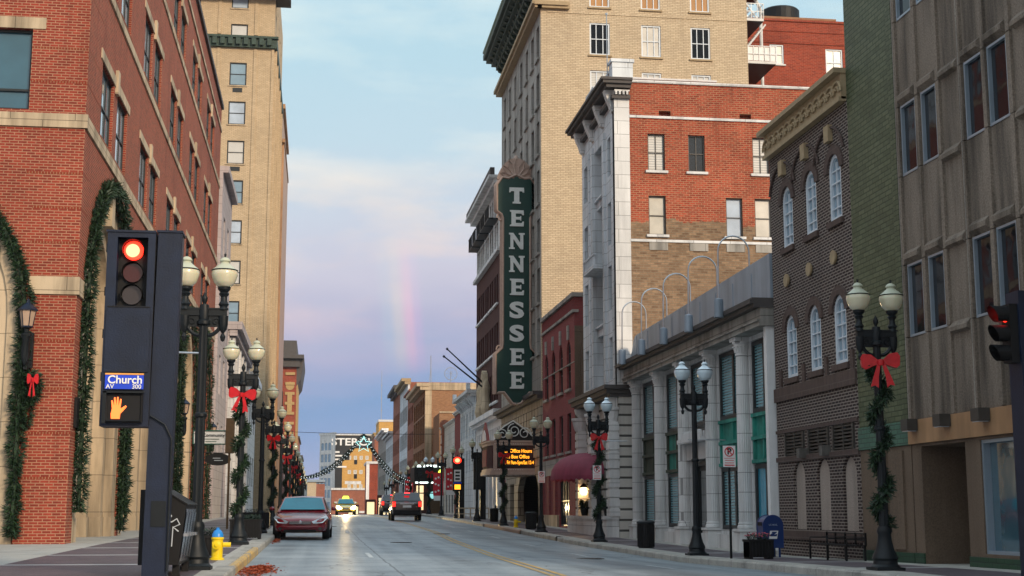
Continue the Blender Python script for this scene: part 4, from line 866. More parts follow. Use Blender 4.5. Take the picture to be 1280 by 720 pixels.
m = MB(); m.box(34.5, 35.4, 86, 87, 33.15, 33.6); m.box(28.4, 33.6, 85.6, 85.9, 33.15, 33.55); m.box(36, 38, 86, 87, 33.15, 33.45); part('chimney', m, 'brick_brown', rr_)
# ---- the tall vertical theatre sign ---------------------------------------------------
sg = thing('theater_sign', (11.15, 79, 7.1), 'tall dark green vertical theatre sign spelling TENNESSEE in white letters', 'sign')
G79 = FF(79.0)
half = [(0, 7.15), (.22, 7.2), (.45, 7.5), (.7, 7.82), (1.0, 7.8), (1.18, 7.72), (1.18, 10.0), (.8, 10.35), (.77, 10.6), (.77, 17.95), (.85, 18.15), (1.12, 18.35), (1.12, 19.9), (.8, 20.35), (.45, 20.3), (0, 20.5)]
cx = 11.12
poly = [(cx + a, z) for a, z in half] + [(cx - a, z) for a, z in half[::-1] if a > 0]
m = MB(); m.prism(G79, poly, -.2, .2); part('sign_board', m, 'sign_green', sg)
m = MB()
for s_ in (1, -1):
    pts = [G79(cx + s_ * a, z, 0) for a, z in half]
    for dd in (-.2, .2):
        m.tube([(p[0] + s_ * .03, p[1] + dd, p[2]) for p in pts], .075, 6)
    m.tube([(p[0] + s_ * .09, p[1], p[2]) for p in pts[4:15]], .11, 6)
    # scrolls where the board widens
    for zc, xo in ((10.25, 1.0), (17.95, .98)):
        m.tube([(cx + s_ * (xo + .17 * (1 - t / 16) * math.cos(t * .55)), 79 - .12, zc + .30 * (1 - t / 16) * math.sin(t * .55)) for t in range(14)], .05, 5)
part('sign_frame', m, 'sign_trim', sg, smooth=60)
m = MB(); fan = [(cx + 1.14 * math.cos(t) * (1 if True else 1), 20.25 + 1.3 * math.sin(t) ** 1.4) for t in [math.pi * i / 20 for i in range(21)]]
m.prism(G79, fan, -.12, .12)
for i in range(7):
    t = math.pi * (.1 + .8 * i / 6); L = .95 + .25 * math.sin(t) ** 2; w_ = .16
    dx_, dz_ = math.cos(t), math.sin(t); pts = [(cx + dx_ * .15, 79 - .16, 20.3 + dz_ * .12), (cx + dx_ * L * .6 - dz_ * w_, 79 - .16, 20.3 + dz_ * L * .6 + dx_ * w_), (cx + dx_ * L, 79 - .16, 20.3 + dz_ * L * 1.04), (cx + dx_ * L * .6 + dz_ * w_, 79 - .16, 20.3 + dz_ * L * .6 - dx_ * w_), (cx + dx_ * .15, 79 - .16, 20.3 + dz_ * .12)]
    m.tube(pts, .05, 5)
m.lathe([(0, 0), (.16, 0), (.12, .2), (0, .3)], (cx, 79, 21.45), 8)
part('shell_crest', m, 'sign_trim', sg, smooth=50)
def glyph(ch):
    if ch == 'T': return [[(-.42, 1), (.42, 1), (.44, .70), (.36, .70), (.32, .78), (.15, .78), (.15, .12), (.24, .1), (.24, 0), (-.24, 0), (-.24, .1), (-.15, .12), (-.15, .78), (-.32, .78), (-.36, .70), (-.44, .70)]]
    if ch == 'E': return [[(-.40, 0), (.40, 0), (.42, .30), (.34, .30), (.28, .20), (-.06, .20), (-.06, .42), (.18, .42), (.22, .36), (.26, .36), (.26, .64), (.22, .64), (.18, .58), (-.06, .58), (-.06, .80), (.28, .80), (.34, .70), (.42, .70), (.40, 1), (-.40, 1), (-.40, .92), (-.31, .88), (-.31, .12), (-.40, .08)]]
    if ch == 'N': return [[(-.45, 0), (-.12, 0), (-.12, .09), (-.2, .11), (-.2, .62), (.22, 0), (.38, 0), (.38, .89), (.46, .91), (.46, 1), (.12, 1), (.12, .91), (.2, .89), (.2, .40), (-.2, 1), (-.45, 1), (-.45, .91), (-.37, .89), (-.37, .11), (-.45, .09)]]
z = 19.74
for i, ch in enumerate('TENNESSEE'):
    zb = 19.74 - 1.345 * i - .95; m = MB()
    if ch == 'S':
        q = text_mb('S', 1.36, .04, .055); zs_ = [v[2] for v in q.v]; xs_ = [v[0] for v in q.v]; a, b = min(zs_), max(zs_); xa, xb = min(xs_), max(xs_)
        m.add([(cx + ((v[0] - xa) / (xb - xa) - .5) * .84, 78.77 + v[1], zb + (v[2] - a) / (b - a) * .97) for v in q.v], q.f)
    else:
        for pl in glyph(ch): m.prism(G79, [(cx + x_, zb + y_ * .95) for x_, y_ in pl], -.28, -.2)
    part('letter', m, 'sign_letter', sg)
m = MB()
for zz in (17.2, 10.8, 8.6): m = MB(); m.box(11.85, 12.02, 78.9, 79.1, zz, zz + .35); part('bracket', m, 'brick_maroon', sg)
# ---- marquee ----------------------------------------------------------------------------
mq = thing('marquee', (10.8, 80, 3.2), 'theatre marquee with amber lettering on a black panel and white scrollwork on top', 'marquee')
# plan: short side towards the camera, long side over the kerb
pl = [(12.4, 77.8), (9.62, 78.0), (9.48, 79.0), (9.48, 81.4), (10.2, 83.4), (12.0, 84.0)]
def loop(z, g=0): return [(x - g if x < 12 else x, y - (g if y < 79 else 0), z) for x, y in pl]
m = MB(); n = len(pl)
def slab(m, z0, z1, g): m.add(loop(z0, g) + loop(z1, g), [tuple(range(n)), tuple(range(2 * n - 1, n - 1, -1))] + [(i, (i + 1) % n, (i + 1) % n + n, i + n) for i in range(n)])
slab(m, 3.35, 4.95, 0); part('body', m, 'brick_oxblood', mq)
m = MB(); slab(m, 3.15, 3.35, .12); slab(m, 4.95, 5.05, .1); slab(m, 3.36, 3.5, .05); slab(m, 4.78, 4.94, .05)
for x in (9.68, 12.1): m.box(x, x + .2, 77.86, 78.0, 3.5, 4.8)
part('trim', m, 'sign_trim', mq)
m = MB(); m.box(9.95, 12.05, 77.86, 77.98, 3.6, 4.7); o = part('letter_board', m, 'sign_black', mq)
for i, (t_, zc) in enumerate((('Box Office Hours', 4.46), ('the Box Office', 4.14), ('Mon-Fri 9am-5pm/Sat 12-4', 3.82))):
    q = text_mb(t_, .28, .01, .004, sx=.84 if i < 2 else .62); place(q, (11.0, 77.84, zc)); part('lettering', q, 'amber_led', o)
m = MB()
for k in range(20):
    for zz in (3.43, 4.86): m.lathe([(0, -.03), (.03, 0), (0, .03)], (9.75 + k * .13, 77.84, zz), 5)
for k in range(24): m.lathe([(0, -.03), (.035, 0), (0, .03)], (9.2 + .0 + k * .12, 78.6 + .25 * (k % 3), 3.13), 5)
part('bulbs', m, 'bulb_white', mq) if False else part('bulbs', m, 'sign_white', mq)
m = MB(); m.add([(9.75, 78.0, 5.05), (12.0, 78.0, 5.05), (11.9, 78.0, 5.3), (11.3, 78.0, 5.75), (10.8, 78.0, 6.1), (10.3, 78.0, 5.8), (9.85, 78.0, 5.4)], [(0, 1, 2, 3, 4, 5, 6)])
m.prism(FF(78.0), [(9.75, 5.06), (12.0, 5.06), (11.9, 5.3), (11.3, 5.75), (10.8, 6.1), (10.3, 5.8), (9.85, 5.4)], 0.02, .1); part('crest_board', m, 'sign_black', mq)
m = MB()
def spiral(x, z, r, s_, tn=22, ph=0): return [(x + s_ * r * (1 - t / tn * .8) * math.cos(t * .42 + ph), 77.95, z + r * (1 - t / tn * .8) * math.sin(t * .42 + ph)) for t in range(tn)]
m.tube(spiral(11.45, 5.45, .36, 1), .03, 5); m.tube(spiral(10.2, 5.4, .30, -1), .03, 5); m.tube(spiral(10.85, 5.6, .4, 1, 26, 1.6), .03, 5); m.tube(spiral(12.0, 5.35, .22, -1), .028, 5)
m.tube([(9.75, 77.95, 5.1), (9.9, 77.95, 5.5), (10.3, 77.95, 5.85), (10.8, 77.95, 6.15), (11.3, 77.95, 5.82), (11.8, 77.95, 5.4), (12.1, 77.95, 5.1)], .035, 5)
part('scrollwork', m, 'sign_letter', mq, smooth=60)
m = MB()
m.box(9.44, 9.475, 79.2, 81.2, 3.65, 4.6)
m.prism(lambda u, z, d: (9.46 + d, u, z), [(78.6, 5.05), (82, 5.05), (81.6, 5.4), (80.8, 5.9), (80.3, 6.2), (79.8, 5.9), (79, 5.4)], 0, .1); part('side_panel', m, 'brick_maroon', mq)
m = MB(); m.prism(lambda u, z, d: (9.42 + d, u, z), [(79.4, 5.12), (81.2, 5.12), (81.0, 5.5), (80.3, 5.75), (79.6, 5.5)], 0, .03); part('side_sign', m, 'sign_white', mq)
# ---- oxblood brick tower with cream top and white shop front ---------------------------
ox = thing('oxblood_brick_building', (12, 100, 0), 'dark oxblood brick tower with cream upper floors, iron balconies and a white painted lower front', 'building')
oy = [95.2, 97.9, 100.6, 103.3, 105.9]
ofl = [8.6 + 3.35 * k for k in range(3)]
holes = [rect(c - a - .45, c - a + .45, z, z + 2.0) for c in oy for a in (-.6, .6) for z in ofl]
facade(ox, R12, 92.4, 107.4, 7.9, 18.8, holes, 'brick_oxblood', t=.3, core=8)
for c in oy:
    for a in (-.6, .6):
        for z in ofl: window(R12, 'R', c - a - .45, c - a + .45, z, z + 2.0, ox, 'window_frame_dark', 'glass_dark', 1, 2, fw=.06, d=.2, dp=.05)
    for z in ofl: trim(ox, R12, 'sill', [(c - 1.15, c + 1.15, z - .14, z - .003, .14, .2)], 'white_paint')
holes = [rect(c - a - .45, c - a + .45, z, z + 1.7) for c in oy for a in (-.6, .6) for z in (19.2, 21.3)]
facade(ox, R12, 92.4, 107.4, 18.8, 23.3, holes, 'limestone_pale', t=.3, core=8, name='upper_wall')
for c in oy:
    for a in (-.6, .6):
        for z in (19.2, 21.3): window(R12, 'R', c - a - .45, c - a + .45, z, z + 1.7, ox, 'window_frame_dark', 'glass_dark', 1, 2, fw=.06, d=.2, dp=.05)
    m = MB(); m.fb(R12, c - 1.1, c + 1.1, 21.1, 21.2, -.7, 0)
    for k in range(9): m.fb(R12, c - 1.08 + k * .26, c - 1.04 + k * .26, 21.2, 22.0, -.7, -.66)
    m.fb(R12, c - 1.1, c + 1.1, 22.0, 22.06, -.72, -.64); part('balcony', m, 'iron', ox)
m = MB(); m.box(11.5, 12.3, 92.3, 107.6, 23.3, 23.6); m.box(11.1, 12.3, 92.2, 107.8, 23.6, 23.8); m.box(11.7, 12.2, 92.3, 107.5, 18.6, 18.85); part('cornice', m, 'limestone_pale', ox)
m = MB(); m.box(11.2, 11.5, 92.2, 107.8, 23.8, 24.3); part('roof_edge', m, 'cornice_dark', ox)
wn = [93.4 + k * 1.16 for k in range(12)]
facade(ox, R12, 92.4, 107.4, -.1, 7.3, [rect(c - .3, c + .3, 5.7, 6.8) for c in wn] + [rect(93.2, 98.6, .7, 3.6), rect(100.2, 105.8, .7, 3.6)], 'white_paint', t=.3, core=8, name='ground_floor_wall')
for c in wn: window(R12, 'R', c - .3, c + .3, 5.7, 6.8, ox, 'window_white', 'glass_dark', 1, 1, fw=.05, d=.15, dp=.05)
for a, b in ((93.2, 98.6), (100.2, 105.8)): window(R12, 'R', a, b, .7, 3.6, ox, 'window_white', 'glass_dark', 4, 1, fw=.08, d=.2, dp=.05, name='shop_window')
trim(ox, R12, 'white_cornice', [(92.35, 107.5, 7.3, 7.55, .35, .3), (92.35, 107.6, 7.55, 7.9, .55, .3)], 'white_paint')
trim(ox, R12, 'white_pilaster', [(y, y + .7, -.1, 4.6, .25, 0) for y in (92.5, 94.6, 96.8, 98.9, 101.2, 103.4, 106.3)], 'white_paint')
m = MB(); m.prism(R12, [(98.2, 8.6), (102.3, 8.6), (101.9, 9.6), (101.2, 10.1), (100.9, 10.9), (100.3, 11.2), (99.6, 10.9), (99.3, 10.1), (98.6, 9.6)], -.4, -.05)
for s_ in (98.4, 102.1): m.lathe([(.3, 7.9), (.4, 8.3), (.25, 9.2), (.3, 9.8), (.15, 10.3), (0, 10.4)], (11.7, s_, 0), 10)
part('crest', m, 'limestone_warm', ox)
for i, (a, b) in enumerate((((11.9, 100.2, 10.1), (9.05, 100, 12.7)), ((11.9, 99.0, 9.6), (8.7, 98.6, 12.0)))):
    m = MB(); m.tube([a, b], [.07, .045], 6); m.lathe([(0, -.12), (.11, 0), (0, .12)], b, 8)
    solo('flagpole', m, 'iron', a, ['upper', 'lower'][i] + ' bare flagpole slanting out over the street from the oxblood brick tower', 'flagpole', 'flagpoles on the oxblood brick tower')
# ================================================================ FAR PART OF THE RIGHT SIDE
def simple_building(name, label, Y0, Y1, X, zt, mat, rows_, cols_, side=None, pane='glass_dark', frame='window_frame_dark', z0=-1.0, depth=9, cor='limestone_pale', ch=.3, corout=.4, group=None, winw=.5, lower=None, lintel=None):
    b = thing(name, (X, (Y0 + Y1) / 2, 0), label, 'building', group)
    F = FR(X); hs = [(c - winw, c + winw, za, zb) for c in cols_ for za, zb in rows_]
    facade(b, F, Y0, Y1, z0, zt, [rect(*h) for h in hs], mat, t=.25, core=depth)
    for h in hs: window(F, 'R', *h, b, frame, pane, 1, 2, fw=.07, d=.14, dp=.05)
    if side:
        m = MB(); m.box(X + .3, X + depth + .01, Y0 - .03, Y0, z0, zt + .3); part('side_wall', m, side, b)
    m = MB(); m.box(X - corout * .5, X + .4, Y0 - .1, Y1 + .1, zt, zt + ch * .5); m.box(X - corout, X + .4, Y0 - .15, Y1 + .15, zt + ch * .5, zt + ch); part('cornice', m, cor, b)
    return b
b = simple_building('ornate_shop_building', 'narrow pale grey three-storey building with bracketed cornice just past the oxblood tower', 108, 119.5, 12, 10.0, 'limestone_blue', [(4.2, 6.0), (7.0, 9.0)], [109.5, 111.8, 114.1, 116.4, 118.4], ch=.5, corout=.7, frame='window_white')
for k in range(8): m = MB(); m.prism(lambda u, z, d: (12 - u, d, z), [(0, 9.3), (.2, 9.5), (.6, 10.0), (0, 10.0)], 108.3 + k * 1.5, 108.6 + k * 1.5); part('bracket', m, 'limestone_blue', b)
for y_ in (108, 119): m = MB(); m.box(11.3, 11.6, y_, y_ + .4, 10.5, 11.0); part('roof_finial', m, 'limestone_blue', b)
b = simple_building('maroon_shop_building', 'narrow maroon shop building squeezed beside the pale grey ornate one', 119.6, 124.5, 12, 9.5, 'brick_maroon', [(4.0, 5.8)], [121, 123], ch=.3, corout=.2)
b = simple_building('panel_shop_building', 'low white panelled shop building beyond the narrow maroon one', 124.6, 139, 12, 9.1, 'limestone_pale', [(1.0, 3.0), (4.0, 5.2)], [126.5, 129.5, 132.5, 135.5, 138], ch=.25, corout=.15, winw=.8)
b = thing('flat_roof_building', (16, 150, 0), 'low brown brick annexe stepping down in front of the tall blank brown wall', 'building')
facade(b, FF(150), 12.8, 24, -1, 11.6, [rect(13.1, 13.9, 6.3, 10.2)], 'brick_brown', t=.1, core=8)
m = MB(); m.fb(FF(150), 13.1, 13.9, 6.3, 10.2, .05, .1); part('shutter', m, 'brick_maroon', b)
trim(b, FF(150), 'coping', [(12.8, 24, 11.6, 11.75, .1, .3)], 'limestone_warm')
bb = thing('brown_brick_building', (12, 170, 0), 'big brown brick block with a blank side wall and antennas on its roof', 'building')
hs = [rect(161.0 + k * 3.7, 164.0 + k * 3.7, z, z + 3.1) for k in range(5) for z in (1.5, 5.2, 8.9)] + [rect(161.0 + k * 3.7, 164.0 + k * 3.7, 12.2, 14.2) for k in range(5)]
facade(bb, R12, 160, 179.5, -1, 14.9, hs, 'brick_brown', t=.3, core=18)
for k in range(5):
    for z, h_ in ((1.5, 3.1), (5.2, 3.1), (8.9, 3.1), (12.2, 2.0)): window(R12, 'R', 161.0 + k * 3.7, 164.0 + k * 3.7, z, z + h_, bb, 'brick_brown', 'glass_dark' if z < 5 else 'glass_bronze', 3, 2, fw=.1, d=.18, dp=.06)
m = MB(); m.box(11.4, 12.4, 159.8, 179.7, 14.9, 15.3); m.box(11.0, 12.4, 159.7, 179.8, 15.3, 15.7); m.box(12.4, 30, 159.9, 160.3, 14.9, 15.75); part('cornice', m, 'limestone_warm', bb)
trim(bb, FF(160), 'corner_strip', [(12.0, 12.75, -1, 14.9, .05, 0)], 'limestone_warm')
m = MB(); m.tube([(12.9, 163, 15.3), (12.85, 163, 19.2)], .05, 5); m.tube([(12.6, 163, 15.3), (12.85, 163, 17.6)], .03, 5)
solo('antenna', m, 'steel', (12.9, 163, 15.6), 'thin lattice antenna on the corner of the brown brick block', 'antenna')
m = MB(); m.tube([(15.4, 165, 15.3), (15.4, 165, 17.6)], .05, 5)
m.tube([(15.4 + .75 * math.cos(t), 165, 17.3 + .75 * math.sin(t)) for t in [2 * math.pi * i / 16 for i in range(17)]], .035, 5)
for i in range(8): m.tube([(15.4, 165, 17.3), (15.4 + .75 * math.cos(i * math.pi / 4), 165, 17.3 + .75 * math.sin(i * math.pi / 4))], .015, 4)
solo('dish_antenna', m, 'steel', (15.4, 165, 15.6), 'round wheel-like dish antenna on the brown brick roof', 'antenna')
b = simple_building('narrow_brick_building', 'brown brick building with white letters high on its side wall, past the big brown block', 179.6, 191.5, 12, 16.2, 'brick_far', [(2, 4.5), (5.5, 7.8), (9.2, 11.4), (12.6, 14.8)], [181.5, 184.5, 187.5, 190], side='brick_far', cor='brick_far', corout=.6, ch=.5, winw=.9)
for tx_, z_ in (('C', 15.4), ('J', 13.2), ('C', 10.6)):
    q = text_mb(tx_, 1.7, .03, .03); place(q, (12.9, 179.4, z_)); part('lettering', q, 'sign_white', b)
b = simple_building('glazed_shop_building', 'tall grey-blue building with wide window bays and a tan cornice further down the street', 191.6, 210, 12, 18.4, 'limestone_blue', [(2.5, 5), (6.2, 8.4), (9.8, 12), (13.4, 15.6)], [193.5 + 2.4 * k for k in range(7)], side='brick_far', pane='glass_sky', cor='terracotta', ch=.8, corout=.9, winw=.95)
b = simple_building('brick_loft_building', 'red brick loft with projecting dark cornice beyond the grey-blue glazed building', 210.1, 229, 12, 18.9, 'brick_far', [(2.5, 5), (6.2, 8.4), (9.8, 12), (13.4, 16)], [212 + 2.6 * k for k in range(7)], side='brick_rear', cor='cornice_dark', ch=1.0, corout=1.0, winw=.8)
b = simple_building('pale_row_building', 'pale blue-grey three-storey building lower than the brick loft before it', 229.1, 252, 12, 13.4, 'limestone_blue', [(1, 4), (5.2, 7.8), (9.4, 12)], [231 + 2.8 * k for k in range(8)], pane='glass_dark', ch=.7, corout=.8, winw=.85)
b = simple_building('grey_row_building', 'farthest grey building on the right with a small white cornice', 252.1, 285, 12, 15.2, 'stone_grey', [(0, 3), (5.2, 7.8), (9.4, 12)], [255 + 3.2 * k for k in range(9)], pane='glass_sky', ch=.7, corout=.8, winw=.9, cor='white_paint')
b = simple_building('distant_brick_building', 'distant red-brown brick building facing up the street with a flat roof', 430, 450, 17, 24, 'brick_far', [], [], side='brick_far', z0=-12, depth=26, cor='gold_paint', ch=1.0, corout=.5)
bx = thing('distant_warehouse', (26, 520, -10), 'far ochre-topped warehouse block behind the distant brick building', 'building')
m = MB(); m.box(22, 34, 520, 545, -12, 34); part('wall', m, 'brick_ochre', bx); m = MB(); m.box(21.8, 34.2, 519.8, 545, 34, 34.8); part('roof', m, 'roof_white', bx)
bx = thing('red_sign_building', (13, 360, -8), 'narrow red and white building at the foot of the street below the lettered tower', 'building')
m = MB(); m.box(12.6, 16.5, 360, 380, -8, 13.2); part('wall', m, 'brick_rear', bx); m = MB(); m.box(12.2, 13.0, 359.8, 360, -8, 13.4); part('white_pier', m, 'white_paint', bx); m = MB(); m.box(12.2, 16.8, 359.6, 380, 13.2, 13.8); part('roof', m, 'roof_white', bx)
# lettered tower at the end of the street
st_ = thing('lettered_tower', (12, 600, -14), 'ten-storey tower at the end of the street with STERCHI painted on its ochre side', 'building')
FS = FF(600)
hs = [rect(12.6 + k * 2.45, 13.9 + k * 2.45, z, z + 1.6) for k in range(4) for z in (-1, 5, 11, 17, 23, 29)]
facade(st_, FS, 6.0, 25.0, -14, 33.2, [h for h in hs if h[0][1] < 24.5 or True], 'brick_ochre', t=.3, core=20)
for h in hs: window(FS, 'F', h[0][0], h[1][0], h[0][1], h[2][1], st_, 'window_white', 'white_lamp' if False else 'glass_curtain', 1, 1, fw=.2, d=.1, dp=.05)
m = MB()
for z in (3.2, 9.2, 15.2, 21.2): m.fb(FS, 15.2, 16.5, z - .2, z + 1.7, -.1, .05)
part('shutter', m, 'black', st_)
m = MB(); m.fb(FS, 6.02, 25.0, 27.8, 33.0, -.12, -.01); m.fb(FS, 6.02, 10.2, 4.8, 27.8, -.12, -.01); m.fb(FS, 10.2, 13.2, 22.8, 27.8, -.12, -.01); part('painted_panel', m, 'sign_black', st_)
q = text_mb('STERCHI', 4.2, .05, .1, sx=1.25); place(q, (15.6, 599.8, 30.3)); part('lettering', q, 'sign_white', st_)
for i, t_ in enumerate(('THE', 'BUILDING', 'LOFT', 'APTS', 'DOWNTOWN')):
    q = text_mb(t_, 1.7, .05, .05, align='LEFT'); place(q, (7.0, 599.8, 26.4 - i * 1.55)); part('lettering', q, 'sign_white', st_) if i in (0, 1, 2, 3, 4) and False else None
m = MB()
for i, L in enumerate((2.0, 4.2, 3.0, 2.6, 5.0)): m.fb(FS, 7.0, 7.0 + L, 25.8 - i * 1.55, 26.5 - i * 1.55, -.16, -.12)
part('painted_lines', m, 'sign_white', st_)
a_ = rad(110); ux, uy = math.cos(a_), math.sin(a_)
FW = lambda u, z, d: (6.0 - u * .95, 600 + u * 1.6 + d * .3, z)
hs = [archp(.7 + k * 1.55, 1.85 + k * 1.55, z, z + 2.6) if z > 26 else rect(.7 + k * 1.55, 1.85 + k * 1.55, z, z + 3.3) for k in range(3) for z in (-8, -3, 2, 7, 12, 17, 22, 27)]
m = MB(); m.sheet(FW, rect(-1.2, 5.6, -14, 33.6), hs, -.4, .8); part('pale_front_wall', m, 'limestone_pale', st_)
m = MB(); m.fb(FW, -1.1, 5.5, -13.9, 33.4, .5, .7); part('front_glazing', m, 'glass_sky', st_)
m = MB(); m.fb(FW, -1.6, 6.0, 33.4, 34.4, -1.4, 1.2); m.fb(FS, 6.0, 25.2, 33.2, 33.8, -.5, .6); part('cornice', m, 'limestone_pale', st_)
bx = thing('low_brick_building', (9, 420, -10), 'low red brick building with pale stone bands in front of the lettered tower', 'building')
m = MB(); m.box(4.2, 15.5, 420, 436, -12, 7.5); part('wall', m, 'brick_far', bx); m = MB(); m.box(4.0, 15.6, 419.7, 436, 7.5, 8.1); m.box(5.0, 11.5, 419.6, 420, 3.6, 4.1); m.box(9.5, 15.4, 419.6, 420, .8, 1.4); m.box(8, 12.8, 419.4, 420, 9.2, 10.1); part('stone_band', m, 'limestone_pale', bx)
bx = thing('low_far_building', (0, 500, -10), 'small tan and red building far off between the lamp posts and the lettered tower', 'building')
m = MB(); m.box(-3.5, -.4, 500, 515, -12, 11.5); part('tan_wall', m, 'brick_tan', bx); m = MB(); m.box(-.4, 2.6, 500, 515, -12, 10.8); part('brick_wall', m, 'brick_far', bx); m = MB(); m.box(-3.7, 2.7, 499.5, 515, 11.5, 12.3); part('roof', m, 'alu', bx)
m = MB(); m.tube([(39.5, 900, 20), (39.5, 900, 91)], [.4, .15], 5)
for k in range(8): m.box(39.0, 40.0, 899.8, 900.2, 25 + k * 8, 25.5 + k * 8)
solo('radio_mast', m, 'steel', (39.5, 900, 20), 'thin tall radio mast on the skyline above the lettered tower', 'mast')
# shops with a lit canopy on the right beyond the crossing
sh = thing('lit_canopy', (11, 141, 1), 'black shop canopy with bright white edge lights and a yellow-green round sign', 'canopy')
m = MB(); m.box(9.5, 15.6, 140, 146, 4.1, 5.5); m.box(9.5, 15.6, 140, 146, 2.9, 3.0) ; part('canopy_box', m, 'black', sh)
m = MB(); m.box(9.6, 15.5, 139.9, 140, 5.5, 5.72); m.box(9.6, 13.8, 139.9, 140, 3.9, 4.06); part('light_strip', m, 'white_lamp', sh)
m = MB(); m.lathe([(0, -.06), (.52, -.06), (.52, .06), (0, .06)], (12.35, 139.8, 4.85), 20, 'y'); part('round_sign', m, 'lime_lamp', sh)
for i, (x, z, w_, h_, mm_) in enumerate(((9.8, 1.3, .7, 2.4, 'shop_glow'), (11.0, 1.2, .5, 1.9, 'cyan_lamp'), (12.2, 1.5, .6, 2.0, 'white_lamp'), (13.3, 1.3, .6, 2.2, 'cyan_lamp'))):
    m = MB(); m.box(x, x + w_, 141.0, 141.1, z, z + h_); part('lit_window', m, mm_, sh)
m = MB(); m.box(9.5, 15.6, 141.2, 141.6, .4, 4.1); m.box(9.7, 15.4, 140.9, 141.19, .6, 1.25); part('shop_front', m, 'brick_oxblood', sh)
m = MB(); m.box(10.8, 13.4, 139.0, 139.1, .95, 2.4); solo('wooden_hoarding', m, 'wood_post', (12, 139, .95), 'brown wooden panel standing under the lit canopy', 'panel')
for i, (x, y) in enumerate(((9.6, 118), (11.2, 124), (13.4, 138), (9.2, 150))):
    z0 = zr(y) + 1.6 + (.5 if i == 1 else 0); m = MB(); m.box(x, x + .85, y, y + .05, z0, z0 + 1.9); o = thing('banner', (x, y, z0), ['low red banner with white dots and snowflakes over the kerb', 'red dotted banner hanging under the lit canopy', 'red banner beside the distant signal', 'smallest red banner behind the bronze car'][i], 'banner', 'red winter banners')
    part('cloth', m, 'banner_red', o); q = MB()
    for k in range(9): q.lathe([(0, -.01), (.09, -.01), (.09, .01), (0, .01)], (x + .2 + .24 * (k % 3), y - .02, z0 + .3 + .55 * (k // 3) + .1 * (k % 2)), 6, 'y')
    part('dots', q, 'sign_white', o); q = MB(); q.box(x + .05, x + .8, y - .01, y + .04, z0 - .42, z0 - .02); part('white_hem', q, 'sign_white', o)
m = MB(); m.box(11.75, 12.3, 134.9, 135.2, 4.3, 9.2); m.box(12.3, 12.9, 135, 135.1, 5, 5.2); m.box(12.3, 12.9, 135, 135.1, 8, 8.2)
m.lathe([(0, -.12), (.5, -.12), (.5, .12), (0, .12)], (12.05, 135.05, 9.4), 14, 'y')
for k in range(5): m.box(11.65, 12.4, 134.85, 135.25, 4.4 + k, 4.55 + k)
solo('theater_blade_sign', m, 'brick_far', (12.05, 135, 4.3), 'narrow rust-brown vertical blade sign with a rounded top beyond the lit crossing', 'sign', smooth=40)

# ================================================================ LEFT SIDE OF THE STREET
L6 = FL(-6.1); Y0 = 36.0; FY0 = FF(36.0)
lb = thing('brick_arcade_building', (-6.1, 58, 0), 'long new red brick building with stone bands and garlanded arches, nearest on the left', 'building')
bays = [40.85 + 8.4 * k for k in range(5)]
holes = []
for c in bays:
    holes.append(archp(c - 3.95, c + 3.95, .25, 6.3, 24))
wz = [(11.25, 13.35), (15.72, 17.9), (20.25, 22.25)]
for c in bays:
    for z0, z1 in wz:
        for a, b in ((c - 2.55, c - .35), (c + .35, c + 2.55)): holes.append(rect(a, b, z0, z1))
facade(lb, L6, 36.362, 82.0, -.2, 24.7, holes, 'brick_new', t=.35)
m = MB(); m.box(-30, -7.6, 37.6, 82.0, -.2, 24.6); m.box(-7.6, -6.46, 36.35, 82.0, 10.95, 24.6); m.box(-7.6, -6.46, 36.36, 36.6, -.2, 10.9); m.box(-7.6, -6.46, 81.4, 82, 0, 10.9); m.box(-7.6, -6.46, 45.1, 45.3, -.2, 10.9) ; part('inner_wall', m, 'brick_new', lb)
for c in bays:
    for z0, z1 in wz:
        for a, b in ((c - 2.55, c - .35), (c + .35, c + 2.55)): window(L6, 'L', a, b, z0, z1, lb, 'window_frame_dark', ('glass_pale', 'glass_sky', 'glass_pale'), 3, 2, fw=.05, d=.13, dp=.04, mun=.05)  # pale pane colours stand in for reflections in the glass
        trim(lb, L6, 'lintel', [(c - 2.9, c + 2.9, z1 + .01, z1 + .29, .03, .3)], 'limestone_warm')
        trim(lb, L6, 'lintel_key', [(c - .17, c + .17, z1 - .18, z1 + .52, .09, .0)], 'limestone_warm')
        trim(lb, L6, 'brick_sill', [(c - 2.7, c + 2.7, z0 - .08, z0 - .005, .05, .3)], 'brick_new_dark')
trim(lb, L6, 'stone_band', [(35.96, 82.05, 10.82, 11.17, .05, .1)], 'limestone_warm'); trim(lb, L6, 'stone_band', [(35.96, 82.05, 15.36, 15.62, .05, .1)], 'limestone_warm'); trim(lb, L6, 'stone_band', [(35.96, 82.05, 19.92, 20.18, .05, .1)], 'limestone_warm')
trim(lb, L6, 'coping', [(35.9, 82.1, 24.7, 24.95, .12, .5)], 'cornice_dark')
trim(lb, L6, 'stone_cap', [(35.9, 82.1, 23.3, 23.5, .06, .1)], 'limestone_warm')
for y in (36.0, 44.85, 53.25, 61.65, 70.05):
    a, b = (35.96, 36.85) if y < 37 else (y, y + .4)
    trim(lb, L6, 'impost_block', [(a, b, 6.5, 6.95, .05, .1)], 'limestone_warm')
for z in (1.9, 3.0, 4.1, 5.3, 7.8, 8.7, 9.6, 12.0, 12.9, 14.4): trim(lb, L6, 'soldier_course', [(36.0, 36.88 if z < 10 else 38.2, z, z + .055, -.003 + .006, .01)], 'brick_new_dark')
